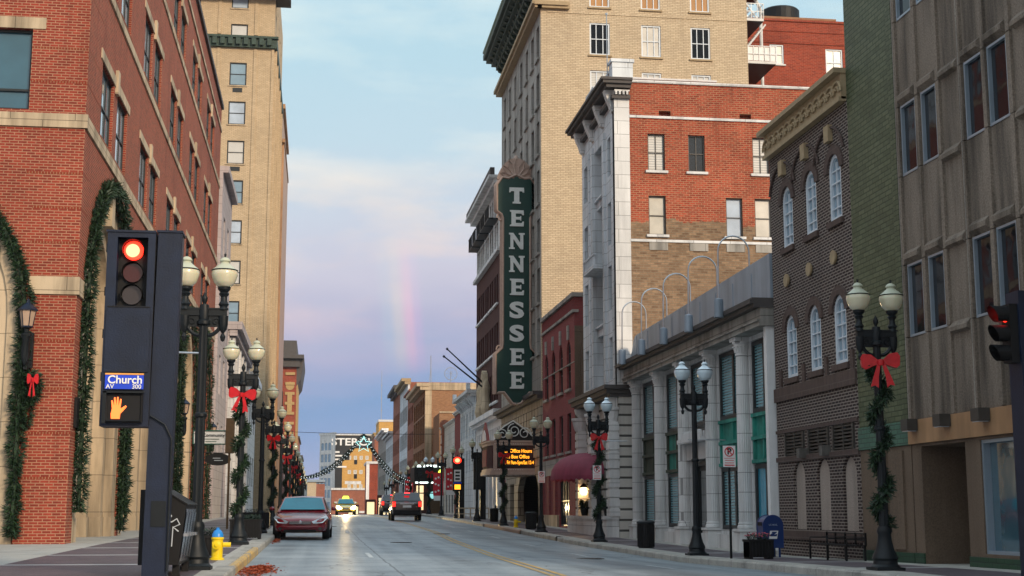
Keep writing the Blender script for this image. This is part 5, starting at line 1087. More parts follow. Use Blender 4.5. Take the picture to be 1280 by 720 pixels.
for c in bays:           # deep stone surrounds and dark glazing
    m = MB(); o_ = archp(c - 3.94, c + 3.94, .26, 6.3, 24); i_ = archp(c - 3.15, c + 3.15, .27, 6.3, 24)
    m.ring(L6, o_, i_, .05, .42)
    i2 = archp(c - 2.75, c + 2.75, .28, 6.3, 24); m.ring(L6, archp(c - 3.16, c + 3.16, .275, 6.3, 24), i2, .30, .75)
    m.ring(L6, archp(c - 2.76, c + 2.76, .285, 6.3, 24), archp(c - 2.3, c + 2.3, .29, 6.3, 24), .65, 1.3)
    part('arch_surround', m, 'limestone_warm', lb)
    for s_ in (-1, 1):
        for a, b, d in ((3.12, 3.935, .025), (2.72, 3.11, .27), (2.27, 2.71, .61)): m = MB(); m.fb(L6, c + min(s_ * a, s_ * b), c + max(s_ * a, s_ * b), .2, .95, d, d + .35); part('arch_plinth', m, 'limestone_warm', lb)
    trim(lb, L6, 'arch_keystone', [(c - .25, c + .25, 9.2, 10.35, .10, .5)], 'limestone_warm')
    m = MB()
    q = archp(c - 2.32, c + 2.32, .3, 6.3, 24); m.add([L6(u, z, 1.2) for u, z in q], [tuple(range(len(q)))]); o = part('arch_window', m, 'glass_dark', lb)
    m = MB()
    for u in (-2.25, -1.1, 0, 1.1, 2.25): m.fb(L6, c + u - .05, c + u + .05, .3, 6.3 + (2.3 ** 2 - min(abs(u), 2.2) ** 2) ** .5 - .1, 1.1, 1.18)
    for z in (.4, 2.6, 4.6, 6.3): m.fb(L6, c - 2.3, c + 2.3, z, z + .1, 1.08, 1.17)
    part('mullion', m, 'window_frame_dark', o)
# front towards the camera
holes = [archp(-15.4, -7.35, .25, 6.0, 24), rect(-12.4, -7.52, 11.27, 13.41), rect(-12.4, -7.52, 15.9, 18.0)]
facade(lb, FY0, -30, -6.1, -.2, 24.7, holes, 'brick_new', t=.36, name='side_wall')
window(FY0, 'F', -12.4, -7.52, 11.27, 13.41, lb, 'window_frame_dark', 'glass_office', 3, 1, fw=.06, d=.2, dp=.08, name='wide_window')
window(FY0, 'F', -12.4, -7.52, 15.9, 18.0, lb, 'window_frame_dark', 'glass_office', 3, 1, fw=.06, d=.2, dp=.08, name='wide_window')
trim(lb, FY0, 'transom', [(-12.35, -7.56, 11.78, 11.84, -.14, .2)], 'window_frame_dark')
trim(lb, FY0, 'stone_band', [(-30, -6.04, 10.82, 11.18, .05, .1)], 'limestone_warm'); trim(lb, FY0, 'stone_band', [(-30, -6.04, 15.36, 15.62, .05, .1)], 'limestone_warm'); trim(lb, FY0, 'stone_band', [(-30, -6.04, 19.92, 20.18, .05, .1)], 'limestone_warm')
trim(lb, FY0, 'lintel', [(-12.8, -7.2, 13.42, 13.72, .03, .3)], 'limestone_warm')
trim(lb, FY0, 'impost_block', [(-7.27, -6.04, 6.5, 6.95, .05, .1)], 'limestone_warm')
for z in (1.9, 3.0, 4.1, 5.3, 7.8, 8.7, 9.6, 12.0, 12.9, 14.4): trim(lb, FY0, 'soldier_course', [(-7.3 if z < 9 else -7.5, -6.1, z, z + .055, .003, .01)], 'brick_new_dark')
m = MB(); n_ = 24
m.ring(FY0, archp(-15.36, -7.39, .26, 6.0, n_), archp(-14.99, -7.76, .27, 6.0, n_), .02, .42); m.ring(FY0, archp(-15.0, -7.75, .275, 6.0, n_), archp(-14.79, -7.96, .28, 6.0, n_), .12, .6); m.ring(FY0, archp(-14.8, -7.95, .285, 6.0, n_), archp(-14.6, -8.15, .29, 6.0, n_), .22, 1.0)
part('arch_surround', m, 'limestone_pale' if False else 'limestone_warm', lb)
for q_ in ((-7.78, -7.37, 1.45, -.03, .4), (-8.19, -7.79, 1.4, .1, .6)): m = MB(); m.fb(FY0, q_[0], q_[1], .2, q_[2], q_[3], q_[4]); part('arch_plinth', m, 'limestone_warm', lb)
m = MB(); q = archp(-14.65, -8.1, .3, 6.0, n_); m.add([FY0(u, z, .85) for u, z in q], [tuple(range(len(q)))]); o = part('arch_window', m, 'glass_dark', lb)
m = MB()
for u in (-8.7, -10.0, -11.3, -12.6): m.fb(FY0, u - .05, u + .05, .3, 7.5, .7, .83)
for z in (2.5, 4.4, 6.0): m.fb(FY0, -14.5, -8.17, z, z + .1, .69, .82)
part('mullion', m, 'alu', o)
m = MB(); m.box(-6.09, -6.02, 36.35, 36.75, 3.2, 3.95); part('wall_plaque', m, 'black', lb)
# ---- pale stone bank-like building beyond --------------------------------------------
pb = thing('pale_stone_building', (-6.1, 98, 0), 'pale lavender stone building with banded base between the brick arcade and the tan tower', 'building')
hs = [(c - .7, c + .7, z, z + 2.3) for c in (84.5, 88) for z in (4, 8, 12, 16.3)] + [(c - .8, c + .8, z, z + 2.6) for c in (93.5, 97, 100.5, 104, 107.5) for z in (3.6, 8.4)]
facade(pb, FL(-5.9), 82.1, 91, -1, 20.9, [rect(*h) for h in hs if h[0] < 90], 'stone_lav', t=.4, core=12)
facade(pb, FL(-5.8), 91, 112, -1, 13.2, [rect(*h) for h in hs if h[0] > 90], 'stone_lav', t=.4, core=12, name='banded_wall')
for h in hs: window(FL(-5.9 if h[0] < 90 else -5.8), 'L', *h, pb, 'window_frame_dark', 'glass_dark', 2, 2, fw=.08, d=.3, dp=.06)
trim(pb, FL(-5.8), 'pilaster', [(y, y + .9, .2, 12.2, .35, 0) for y in (91.2, 95, 98.4, 101.9, 105.5, 110.8)], 'limestone_pale')
m = MB(); m.fb(FL(-5.8), 90.9, 112.2, 12.3, 12.7, -.5, 0); m.fb(FL(-5.8), 90.8, 112.3, 12.7, 13.2, -.8, .3); m.fb(FL(-5.9), 82.1, 91.1, 20.9, 21.3, -.35, .4); part('cornice', m, 'stone_lav', pb)
pb2 = thing('grey_stone_building', (-5.6, 118, 0), 'lower grey stone front with a slanting skylight at the foot of the tan tower', 'building')
facade(pb2, FL(-5.5), 112.3, 124.5, -1, 11.6, [rect(c - .8, c + .8, z, z + 2.4) for c in (114.5, 118, 121.5) for z in (3.2, 7.6)], 'limestone_pale', t=.4, core=12)
for c in (114.5, 118, 121.5):
    for z in (3.2, 7.6): window(FL(-5.5), 'L', c - .8, c + .8, z, z + 2.4, pb2, 'window_frame_dark', 'glass_dark', 2, 2, fw=.08, d=.3, dp=.06)
m = MB(); m.fb(FL(-5.5), 112.3, 124.6, 11.6, 12.1, -.5, .3); part('cornice', m, 'white_paint', pb2)
# ---- tan brick tower --------------------------------------------------------------------
tt = thing('tan_brick_tower', (-9, 125, 0), 'tall tan brick tower with a column of dark framed windows, left of the sky', 'building')
FT = FF(125.0); tz = [45.2 + 3.66 - 3.66 * k for k in range(10)]
hs = [(a, b, z - 2.15, z) for a, b in ((-8.72, -7.2), (-12.9, -11.5), (-16.8, -15.4)) for z in tz]
facade(tt, FT, -22, -4.76, -1, 52, [rect(*h) for h in hs], 'brick_tan_left', t=.3)
m = MB(); m.box(-22, -5.1, 125.31, 148, -1, 52); part('core_wall', m, 'brick_tan_left', tt)
for i, h in enumerate(hs): window(FT, 'F', *h, tt, 'window_frame_dark', ['glass_pale', 'glass_blind', 'glass_sky'][i % 3] if i != 4 else 'glass_blind', 1, 2, fw=.1, d=.12, dp=.05, sill='limestone_warm')
trim(tt, FT, 'brick_pilaster', [(-6.6, -6.3, -1, 42.9, .08, 0), (-9.9, -9.6, -1, 42.9, .08, 0), (-5.0, -4.76, -1, 42.9, .10, 0), (-6.6, -6.3, 44.2, 52, .08, 0), (-9.9, -9.6, 44.2, 52, .08, 0)], 'brick_tan_left')
for z in (47.6 + .2, 40.0, 33.3 - .6, 29.2): m = MB()
for z in (50.15, 39.1, 31.75): trim(tt, FT, 'vent', [(-8.4, -7.55, z - .05 - .3, z + .05, .03, 0)], 'window_frame_dark')
m = MB(); m.box(-22, -4.5, 124.7, 125.0, 42.95, 43.9); m.box(-22, -4.4, 124.5, 125.0, 43.8, 44.0); m.box(-4.76, -4.5, 125, 148, 42.95, 43.9)
for k in range(24): m.box(-21.5 + k * .7, -21.1 + k * .7, 124.42, 124.56, 43.15, 43.75)
part('frieze', m, 'cornice_green', tt)
FLt = FL(-4.76); hs = [(y, y + 1.2, z - 2.15, z) for y in (127.5, 131.5, 135.5, 139.5, 143.5) for z in tz]
facade(tt, FLt, 125.31, 148, -1, 52, [rect(*h) for h in hs], 'brick_tan_left', t=.3, name='street_wall')
for h in hs: window(FLt, 'L', *h, tt, 'window_frame_dark', 'glass_dark', 1, 2, fw=.1, d=.12, dp=.05)
trim(tt, FLt, 'brick_pilaster', [(y, y + .5, -1, 42.9, .25, 0) for y in (125.35, 129.6, 133.6, 137.6, 141.6, 146)], 'brick_tan_left')
m = MB(); m.box(-22, -3.4, 124.0, 127, 47.7, 48.3); part('cornice', m, 'cornice_dark', tt)
tb = thing('brown_wing_tower', (-5, 157, 0), 'slimmer brown wing standing just behind the tan brick tower', 'building')
m = MB(); m.box(-16, -4.62, 150, 170, -1, 44.6); part('wall', m, 'copper_band', tb); m = MB(); m.box(-4.62, -4.40, 151, 170, -1, 41); m.box(-16, -4.35, 149.8, 170, 44.6, 45.1); m.box(-4.6, -4.3, 150.5, 170, 41, 41.4); part('cornice', m, 'copper_band', tb)
# ---- ornate brick building ----------------------------------------------------------------
ob = thing('ornate_brick_building', (-8, 300, 0), 'ornate red brick building with heavy dark cornice and gilded trim beyond the tan tower', 'building')
FO = FF(300); hs = [archp(-9.6, -7.6, 14, 26)]
facade(ob, FO, -14, -4.9, -6, 32.6, hs, 'brick_rear', t=.4, core=30)
m = MB(); m.box(-9.6, -7.6, 300.2, 300.3, 14, 27.5); part('arched_window', m, 'glass_dark', ob)
m = MB()
for k in range(9): m.fb(FO, -7.2, -5.2, 13 + k * 2.1, 13.6 + k * 2.1, -.25, 0)
m.lathe([(0, -.3), (.9, -.2), (.9, 0)], (-6.2, 299.9, 27.5), 12, 'y'); m.fb(FO, -6.7, -5.7, 22, 26, -.3, 0)
for k in range(8): m.box(-4.88, -4.6, 301 + k * 3, 302.5 + k * 3, 5, 30)
part('gilded_trim', m, 'gold_paint', ob)
m = MB(); m.box(-14.5, -4.2, 299, 330, 31.5, 33.2); m.box(-14.8, -3.4, 298, 330, 33.2, 34.0); m.box(-14, -5.0, 300, 330, 34, 37.2); m.prism(lambda u, z, d: (u, d, z), [(-4.9, 27.5), (-4.0, 29), (-3.4, 33.2), (-4.9, 33.2)], 300, 330); part('cornice', m, 'cornice_dark', ob)
for i, (y0, y1, x, zt, mm_, lb_) in enumerate(((330, 362, -4.6, 18, 'brick_far', 'far brick building on the left half hidden by lamp posts'), (365, 400, -4.2, 15, 'limestone_warm', 'farthest tan building on the left with a flat roof'), (172, 298, -6.2, 9.5, 'brick_oxblood', 'long low dark shop row behind the left hand lamp posts'))):
    b = thing('shop_building', (x, (y0 + y1) / 2, 0), lb_, 'building'); m = MB(); m.box(x - 12, x, y0, y1, -9, zt); part('wall', m, mm_, b); m = MB(); m.box(x - 12.2, x + .3, y0 - .2, y1, zt, zt + .5); part('roof', m, 'cornice_dark', b)
    for k in range(6):
        yy = y0 + 3 + k * (y1 - y0 - 6) / 6
        if i == 2:
            m = MB(); m.box(x + .01, x + .08, yy, yy + 8, 1.2, 3.6); part('shop_window', m, 'shop_glow' if k % 3 == 0 else 'glass_dark', b)
            if k in (0, 2, 4):
                m = MB(); m.box(x + .01, x + .1, yy + 9, yy + 14, 5.5, 8); part('shop_window', m, 'glass_sky', b)
# ================================================================ STREET LAMPS
def lamp(loc, label, cool=False, group='twin globe lamp posts along both kerbs'):
    o = thing('street_lamp', loc, label, 'street lamp', group)
    m = MB(); m.lathe([(.24, 0), (.25, .06), (.21, .10), (.2, .16), (.22, .2), (.2, .26), (.16, .34), (.125, .48), (.11, .6), (.125, .64), (.125, .68), (.1, .74)], n=16); m.box(-.25, .25, -.25, .25, 0, .05)
    lpart('base', m, 'iron', o, smooth=35)
    m = MB(); m.lathe([(.085, .72), (.078, 2), (.068, 3.9)], n=20, flute=.10); m.lathe([(.07, 3.85), (.11, 3.88), (.11, 3.93), (.08, 3.96), (.09, 4.1), (.07, 4.2)], n=14)
    m.lathe([(.085, 2.38), (.1, 2.4), (.1, 2.44), (.085, 2.46)], n=14); lpart('pole', m, 'iron', o, smooth=35)
    m = MB(); m.box(-.36, .36, -.045, .045, 4.02, 4.12); m.box(-.38, .38, -.055, .055, 4.12, 4.145); m.box(-.30, .30, -.02, .02, 3.84, 4.02)
    m.v = m.v[:16] + m.v[16:]
    for s_ in (-1, 1):
        pts = [(s_ * (.07 + .22 * math.sin(t)), 0, 3.70 + .30 * (1 - math.cos(t))) for t in [math.pi / 2 * i / 8 for i in range(9)]]; m.tube(pts, .035, 6)
        m.tube([(s_ * (.19 + .07 * (1 - t / 14) * math.cos(t * .6)), -.03, 3.92 + .07 * (1 - t / 14) * math.sin(t * .6)) for t in range(12)], .014, 5)
        m.lathe([(.0, 3.60), (.03, 3.62), (.045, 3.68), (.02, 3.74), (.06, 3.80), (.075, 3.88), (.08, 4.02)], (s_ * .305, 0, 0), 12)
        m.lathe([(.08, 4.12), (.06, 4.17), (.085, 4.21), (.055, 4.26), (.05, 4.33), (.085, 4.38), (.06, 4.41), (.10, 4.45), (.105, 4.49)], (s_ * .305, 0, 0), 14)
    lpart('crossarm', m, 'iron', o, smooth=35)
    m = MB(); m.lathe([(.05, 4.14), (.05, 4.18), (.025, 4.22), (.045, 4.27), (.05, 4.31), (.03, 4.36), (0, 4.41)], n=10); lpart('finial', m, 'iron', o, smooth=40)
    for s_ in (-1, 1):
        m = MB(); m.lathe([(.09, 4.49), (.12, 4.51), (.165, 4.56), (.172, 4.575), (.19, 4.62), (.195, 4.635), (.208, 4.68), (.21, 4.695), (.205, 4.75), (.2, 4.76)], (s_ * .305, 0, 0), 22)
        g = lpart('globe', m, 'globe_glass_cool' if cool else 'globe_glass', o, smooth=60)
        m = MB(); m.lathe([(.212, 4.757), (.215, 4.77), (.2, 4.775)], (s_ * .305, 0, 0), 20); lpart('globe_rim', m, 'iron', g, smooth=60)
        m = MB(); m.lathe([(.205, 4.775), (.17, 4.80), (.11, 4.85), (.075, 4.88), (.068, 4.90), (.09, 4.92), (.085, 4.94), (.055, 4.97), (.02, 4.985)], (s_ * .305, 0, 0), 20); lpart('globe_cap', m, 'globe_glass_cool' if cool else 'globe_cap', g, smooth=60)
        m = MB(); m.lathe([(.02, 4.98), (.012, 5.0), (.022, 5.015), (.006, 5.03), (0, 5.075)], (s_ * .305, 0, 0), 8); m.box(s_ * .305 - .022, s_ * .305 + .022, -.006, .006, 5.03, 5.04); lpart('cap_spike', m, 'iron', g)
    return o
RY = [23.35, 35.53, 48.23, 61.0, 73.6, 86, 98.5, 111, 123.5, 136, 148.5, 161, 173.5, 186, 200]
LY = [22.85, 35.07, 48.13, 60.4, 72.9, 85.4, 98, 110.5, 123, 135.5, 148, 160.5, 173, 186, 200]
Rl = ['nearest twin globe lamp post on the right, in front of the green brick slab', 'black twin globe lamp post in front of the bank columns, with no garland', 'garlanded twin globe lamp post in front of the white stone building', 'bare twin globe lamp post in front of the red arched brick building', 'garlanded twin globe lamp post in front of the theatre marquee']
Ll = ['nearest twin globe lamp post on the left, right behind the traffic signal pole', 'left side lamp post wrapped with garland and bow beside the hydrant', 'plain twin globe lamp post second behind the hydrant on the left', 'garlanded left side lamp post just behind the maroon car']
protoA = lamp((9.68, RY[0], zr(RY[0])), Rl[0]); protoB = lamp((9.68, RY[1], zr(RY[1])), Rl[1], True)
def ordn(k): return ['first', 'second', 'third', 'fourth', 'fifth', 'sixth', 'seventh', 'eighth', 'ninth', 'tenth', 'eleventh'][k]
lamps = [protoA, protoB]
for i in range(2, len(RY)):
    l_ = Rl[i] if i < 5 else ordn(i - 5) + ' small distant lamp post beyond the theatre marquee on the right kerb'
    lamps.append(copy_tree(protoB if i in (2, 8) else protoA, (9.68, RY[i], zr(RY[i])), l_))
for i in range(len(LY)):
    l_ = Ll[i] if i < 4 else ordn(i - 4) + ' small distant lamp post beyond the maroon car on the left kerb'
    lamps.append(copy_tree(protoA, (-1.87, LY[i], zl(LY[i])), l_))
# ---- evergreen garland ---------------------------------------------------------------------
def sprigs(m, path, r, dens, leaf=.10, wd=.018, rnd=None):
    rnd = rnd or random; pts = [Vector(p) for p in path]
    for a, b in zip(pts, pts[1:]):
        L = (b - a).length; n = max(1, int(L * dens)); d = (b - a).normalized(); u = d.orthogonal().normalized(); v = d.cross(u)
        for k in range(n):
            c = a.lerp(b, rnd.random()); t = rnd.random() * 2 * math.pi; rr = r * (.35 + .65 * rnd.random() ** .5) * (.55 + 1.0 * abs(mnoise.noise(c * 2.3)) * 1.6)
            o = u * math.cos(t) + v * math.sin(t); q = c + o * rr * .55; e = (o + d * rnd.uniform(-.8, .8) + Vector((0, 0, -.25))).normalized(); w_ = e.cross(Vector((rnd.uniform(-1, 1), rnd.uniform(-1, 1), rnd.uniform(-1, 1)))).normalized() * wd * (.7 + .8 * rnd.random()); ll = leaf * (.6 + .8 * rnd.random())
            m.add([q - w_, q + w_, q + e * ll + w_ * .25, q + e * ll - w_ * .25], [(0, 1, 2, 3)])
    return m
def helix(r, z0, z1, turns, ph=0, n=90): return [(r * math.cos(ph + 2 * math.pi * turns * i / n), r * math.sin(ph + 2 * math.pi * turns * i / n), z0 + (z1 - z0) * i / n) for i in range(n + 1)]
gh = MB(); sprigs(gh, helix(.12, .72, 3.55, 3.6), .125, 560, .10, .016); gh.tube(helix(.13, .72, 3.55, 3.6), .03, 4)
gme = gh.mesh('garland', ['evergreen'])
def bow_parts():
    m = MB(); nn = 12
    for s_ in (-1, 1):                                              # two loops
        for k in range(nn):
            t0, t1 = 2 * math.pi * k / nn, 2 * math.pi * (k + 1) / nn
            f = lambda t: (s_ * (.175 - .165 * math.cos(t)), -.03 - .05 * math.sin(t) * 0 , .02 + .12 * math.sin(t) * (1.05 - .55 * math.cos(t)) / 1.0 * (.6 + .4 * (1 - math.cos(t)) / 2))
            a, b = f(t0), f(t1); dp = .055
            m.add([(a[0], -dp, a[2]), (b[0], -dp, b[2]), (b[0], dp, b[2]), (a[0], dp, a[2])], [(0, 1, 2, 3)])
        # flat cheek of the loop so it reads as a full ribbon from the front
        prof = [(s_ * .02, .03), (s_ * .16, .15), (s_ * .30, .17), (s_ * .345, .10), (s_ * .33, -.06), (s_ * .27, -.11), (s_ * .12, -.05), (s_ * .02, -.03)]
        m.prism(FF(0), prof, -.05 - .0, -.035)
        tl_ = [(s_ * .01, -.02), (s_ * .075, -.04), (s_ * .17, -.30), (s_ * .21, -.42), (s_ * .13, -.40), (s_ * .075, -.45), (s_ * .06, -.25)]
        m.prism(FF(0), tl_, -.085, -.07)
    m.lathe([(0, -.06), (.05, -.05), (.06, 0), (.05, .05), (0, .06)], (0, -.07, 0), 10)
    return m
bme = bow_parts().mesh('bow', ['ribbon'], smooth=30)
def deco(x, y, z, what, rz=0):
    g = bpy.data.objects.new('garland', gme); g.location = (x, y, z); g.rotation_euler = (0, 0, rz); link(g); tag(g, 'evergreen garland spiralling up the ' + what, 'garland', 'garlands wrapped around lamp posts')
    b = bpy.data.objects.new('bow', bme); b.location = (x, y - .13, z + 3.60 + random.uniform(-.05, .04)); b.rotation_euler = (0, random.uniform(-.12, .12), random.uniform(-.25, .25)); b.scale = (random.uniform(.82, 1.02), 1, random.uniform(.85, 1.05)); link(b); tag(b, 'red bow at the top of the ' + what, 'bow', 'red bows on lamp posts')
deco(9.68, RY[0], zr(RY[0]), 'nearest lamp post on the right'); deco(9.68, RY[2], zr(RY[2]), 'lamp post before the white stone building', 1); deco(9.68, RY[4], zr(RY[4]), 'lamp post before the theatre marquee', 2)
deco(-1.87, LY[1], zl(LY[1]), 'left lamp post beside the hydrant', 2.5); deco(-1.87, LY[3], zl(LY[3]), 'left lamp post behind the maroon car', 1.2)
for i in (6, 8, 10): deco(9.68, RY[i], zr(RY[i]), ordn(i - 5) + ' distant lamp post past the marquee, right kerb', i)
for i in (5, 7, 9, 11): deco(-1.87, LY[i], zl(LY[i]), ordn(i - 4) + ' distant lamp post past the maroon car', i)
# garlands framing the arches of the brick building
def arch_path(c, r, zs, z0, za=None, n=30): return [(c - r, z0 if za is None else za), (c - r, (zs + (z0 if za is None else za)) / 2)] + [(c - r * math.cos(math.pi * i / n), zs + r * math.sin(math.pi * i / n)) for i in range(n + 1)] + [(c + r, (zs + z0) / 2), (c + r, z0)]
for i, c in enumerate(bays):
    m = MB(); pp = [L6(u, z, -.14) for u, z in arch_path(c, 4.0, 6.3, .55, 1.1)]
    sprigs(m, pp, .23 if i < 2 else .27, 400 if i < 3 else 260, .14, .02); m.tube(pp, .06, 5)
    solo('garland', m, 'evergreen', pp[0], ordn(i) + ' evergreen garland framing a street-side arch, counted from the brick corner', 'garland', 'garlands around the building arches')
m = MB(); pp = [FY0(u, z, -.14) for u, z in arch_path(-11.38, 4.05, 6.0, .5)]; sprigs(m, pp, .23, 460, .14, .02); m.tube(pp, .06, 5)
solo('garland', m, 'evergreen', pp[0], 'evergreen garland framing the arch at the far left edge, facing the camera', 'garland', 'garlands around the building arches')
# wall lanterns
def lantern(loc, label, side='F', big=1.0):
    o = thing('wall_lantern', loc, label, 'lantern', 'lanterns on the brick arcade building', rz=0 if side == 'F' else math.pi / 2)
    m = MB(); m.box(-.05, .05, .0, .22, -1.05, -.2); m.lathe([(.03, -.95), (.07, -.9), (.10, -.75), (.09, -.3), (.13, -.24), (.13, -.18), (.06, -.14), (.06, -.06), (.14, 0)], (0, -.06, 0), 10); m.box(.0, .14, .1, .22, -1.0, -.12); lpart('bracket', m, 'iron', o, smooth=35)
    m = MB(); m.lathe([(.13, 0), (.2, .42)], (0, -.06, 0), 6); lpart('lantern_glass', m, 'lantern_glass', o)
    m = MB()
    for k in range(6):
        t = math.pi / 3 * k; m.tube([(.135 * math.cos(t), -.06 + .135 * math.sin(t), 0), (.205 * math.cos(t), -.06 + .205 * math.sin(t), .42)], .012, 4)
    m.lathe([(.25, .40), (.25, .43), (.12, .55), (.05, .60), (.04, .66), (0, .72)], (0, -.06, 0), 6); m.lathe([(.14, -.02), (.15, .0), (.14, .02)], (0, -.06, 0), 6); lpart('lantern_cap', m, 'iron_blue', o)
    return o
ln = lantern((-7.2, 35.7, 5.62), 'hexagonal wall lantern on the brick pier at the far left, above a small wreath')
for i, y in enumerate((45.05, 61.9, 70.3, 78.7)): copy_tree(ln, (-5.8, y, 5.3), ordn(i) + ' wall lantern along the street side of the brick arcade', rz=math.pi / 2)
m = MB(); rg = [(-7.1 + .2 * math.cos(t), 35.85, 4.15 + .32 * math.sin(t)) for t in [2 * math.pi * i / 20 for i in range(21)]]; sprigs(m, rg, .15, 500, .11, .02); m.tube(rg, .05, 5); sprigs(m, [(-7.08, 35.85, 3.8), (-7.1, 35.85, 3.2)], .1, 400, .1, .02)
solo('wreath', m, 'evergreen', (-7.08, 35.85, 4.15), 'small evergreen wreath hanging under the wall lantern on the brick pier', 'wreath')
b = bpy.data.objects.new('bow', bme); b.location = (-6.98, 35.62, 4.3); b.scale = (.40, 1, .95); link(b); tag(b, 'small bright red bow on the wreath below the wall lantern', 'bow')
# ---- left traffic signal ------------------------------------------------------------------------
sp = thing('traffic_signal', (-2.1, 20.2, zl(20)), 'large dark steel traffic signal post with red light lit and Church street plate, front left', 'traffic signal')
m = MB(); m.box(-2.31, -1.99, 20.0, 20.42, .0, 5.02); m.box(-2.33, -1.97, 19.98, 20.44, 5.02, 5.05)
m.box(-1.99, -1.975, 20.02, 20.05, .1, 5.0); m.v = [(x - .05 * (5 - z) / 5, y, z) for x, y, z in m.v]; part('post', m, 'iron_blue', sp)
m = MB(); HX0, HX1 = -3.0, -2.34
m.sheet(FF(19.95), rect(HX0, HX1, 2.27, 5.0), [rect(-2.86, -2.44, 3.95, 4.93)], 0, .35); m.box(HX0, HX1, 20.2, 20.42, 2.27, 5.0); m.box(HX0 - .02, HX1 + .0, 19.93, 20.44, 5.0, 5.03)
part('signal_cabinet', m, 'iron_blue', sp)
m = MB(); m.box(HX0 + .03, HX1 - .03, 19.925, 19.948, 3.02, 3.90)
for x in (-2.93, -2.41):
    for z in (3.08, 3.46, 3.84): m.lathe([(0, -.012), (.012, -.012), (.014, 0)], (x, 19.92, z), 8, 'y')
part('cover_plate', m, 'iron_blue', sp)
m = MB(); m.box(-2.87, -2.43, 20.12, 20.2, 3.93, 4.95); hd = part('signal_head', m, 'black', sp)
m = MB(); m.tube([(-2.02, 19.97, .3), (-2.02, 19.97, 2.1), (-2.12, 19.97, 2.3), (-2.32, 19.97, 2.42)], .014, 6); part('conduit', m, 'iron', sp)
m = MB(); m.box(-2.26, -2.06, 19.985, 19.999, .9, 1.25); part('access_panel', m, 'iron', sp)
for z in (4.72, 4.1, 3.5, 2.9): m = MB(); m.box(-3.02, -2.995, 20.0, 20.06, z, z + .12); part('hinge', m, 'iron', sp)
m = MB(); m.box(-2.34, -2.335, 19.955, 20.40, 2.3, 4.98); m.box(-2.96, -2.38, 19.94, 19.949, 3.93, 3.945); part('seam', m, 'black', sp)
for i, (z, c) in enumerate(((4.76, 'red_lamp'), (4.44, 'lens_red_off'), (4.12, 'lens_grey_off'))):
    m = MB(); m.lathe([(0, -.05), (.05, -.045), (.10, -.03), (.135, 0), (.135, .04)], (-2.65, 20.1, z), 24, 'y'); part('lens', m, c, hd, smooth=50)
    if i == 0: m = MB(); m.lathe([(0, -.012), (.095, -.006), (.095, 0)], (-2.66, 20.04, z - .005), 20, 'y'); part('lit_core', m, 'red_core', hd)
    m = MB(); n = 16
    for k in range(n):
        t0, t1 = math.pi * (-.12 + 1.24 * k / n), math.pi * (-.12 + 1.24 * (k + 1) / n)
        m.add([(-2.65 + .148 * math.cos(t0), 19.97, z + .148 * math.sin(t0)), (-2.65 + .148 * math.cos(t1), 19.97, z + .148 * math.sin(t1)), (-2.65 + .148 * math.cos(t1), 20.12, z + .148 * math.sin(t1)), (-2.65 + .148 * math.cos(t0), 20.12, z + .148 * math.sin(t0))], [(0, 1, 2, 3)])
    part('visor', m, 'black', hd)
m = MB(); m.box(-2.94, -2.42, 19.90, 19.93, 2.78, 2.975); q = part('street_plate', m, 'sign_blue', sp); m = MB(); m.box(-2.94, -2.42, 19.895, 19.93, 2.978, 3.0); part('plate_edge', m, 'sign_orange', q)
t_ = text_mb('Church', .155, .003, .003, sx=1.0); place(t_, (-2.67, 19.89, 2.905)); part('lettering', t_, 'sign_white', q)
t_ = text_mb('AV', .085, .003, .001); place(t_, (-2.87, 19.89, 2.812)); part('lettering', t_, 'sign_white', q); t_ = text_mb('300', .085, .003, .001); place(t_, (-2.51, 19.89, 2.812)); part('lettering', t_, 'sign_white', q)
m = MB(); m.box(-2.92, -2.42, 19.86, 19.95, 2.32, 2.72); wk = part('walk_signal', m, 'black', sp)
m = MB(); m.tube([(-2.90, 19.85, 2.34), (-2.90, 19.85, 2.70), (-2.44, 19.85, 2.70), (-2.44, 19.85, 2.34), (-2.90, 19.85, 2.34)], .012, 6); m.box(-2.95, -2.90, 19.80, 19.87, 2.3, 2.74); m.box(-2.95, -2.4, 19.80, 19.87, 2.72, 2.745); part('hood', m, 'iron', wk)
hand = [(.0, 0), (.11, 0), (.115, .07), (.15, .11), (.195, .17), (.18, .185), (.125, .145), (.115, .15), (.125, .27), (.108, .275), (.09, .17), (.085, .30), (.067, .30), (.064, .175), (.045, .295), (.028, .292), (.035, .17), (.01, .255), (-.006, .25), (.008, .14), (-.005, .07)]
m = MB(); m.prism(FF(19.845), [(-2.83 + x * 1.05, 2.365 + z * 1.0) for x, z in hand], 0, .012); part('hand_symbol', m, 'hand_led', wk)
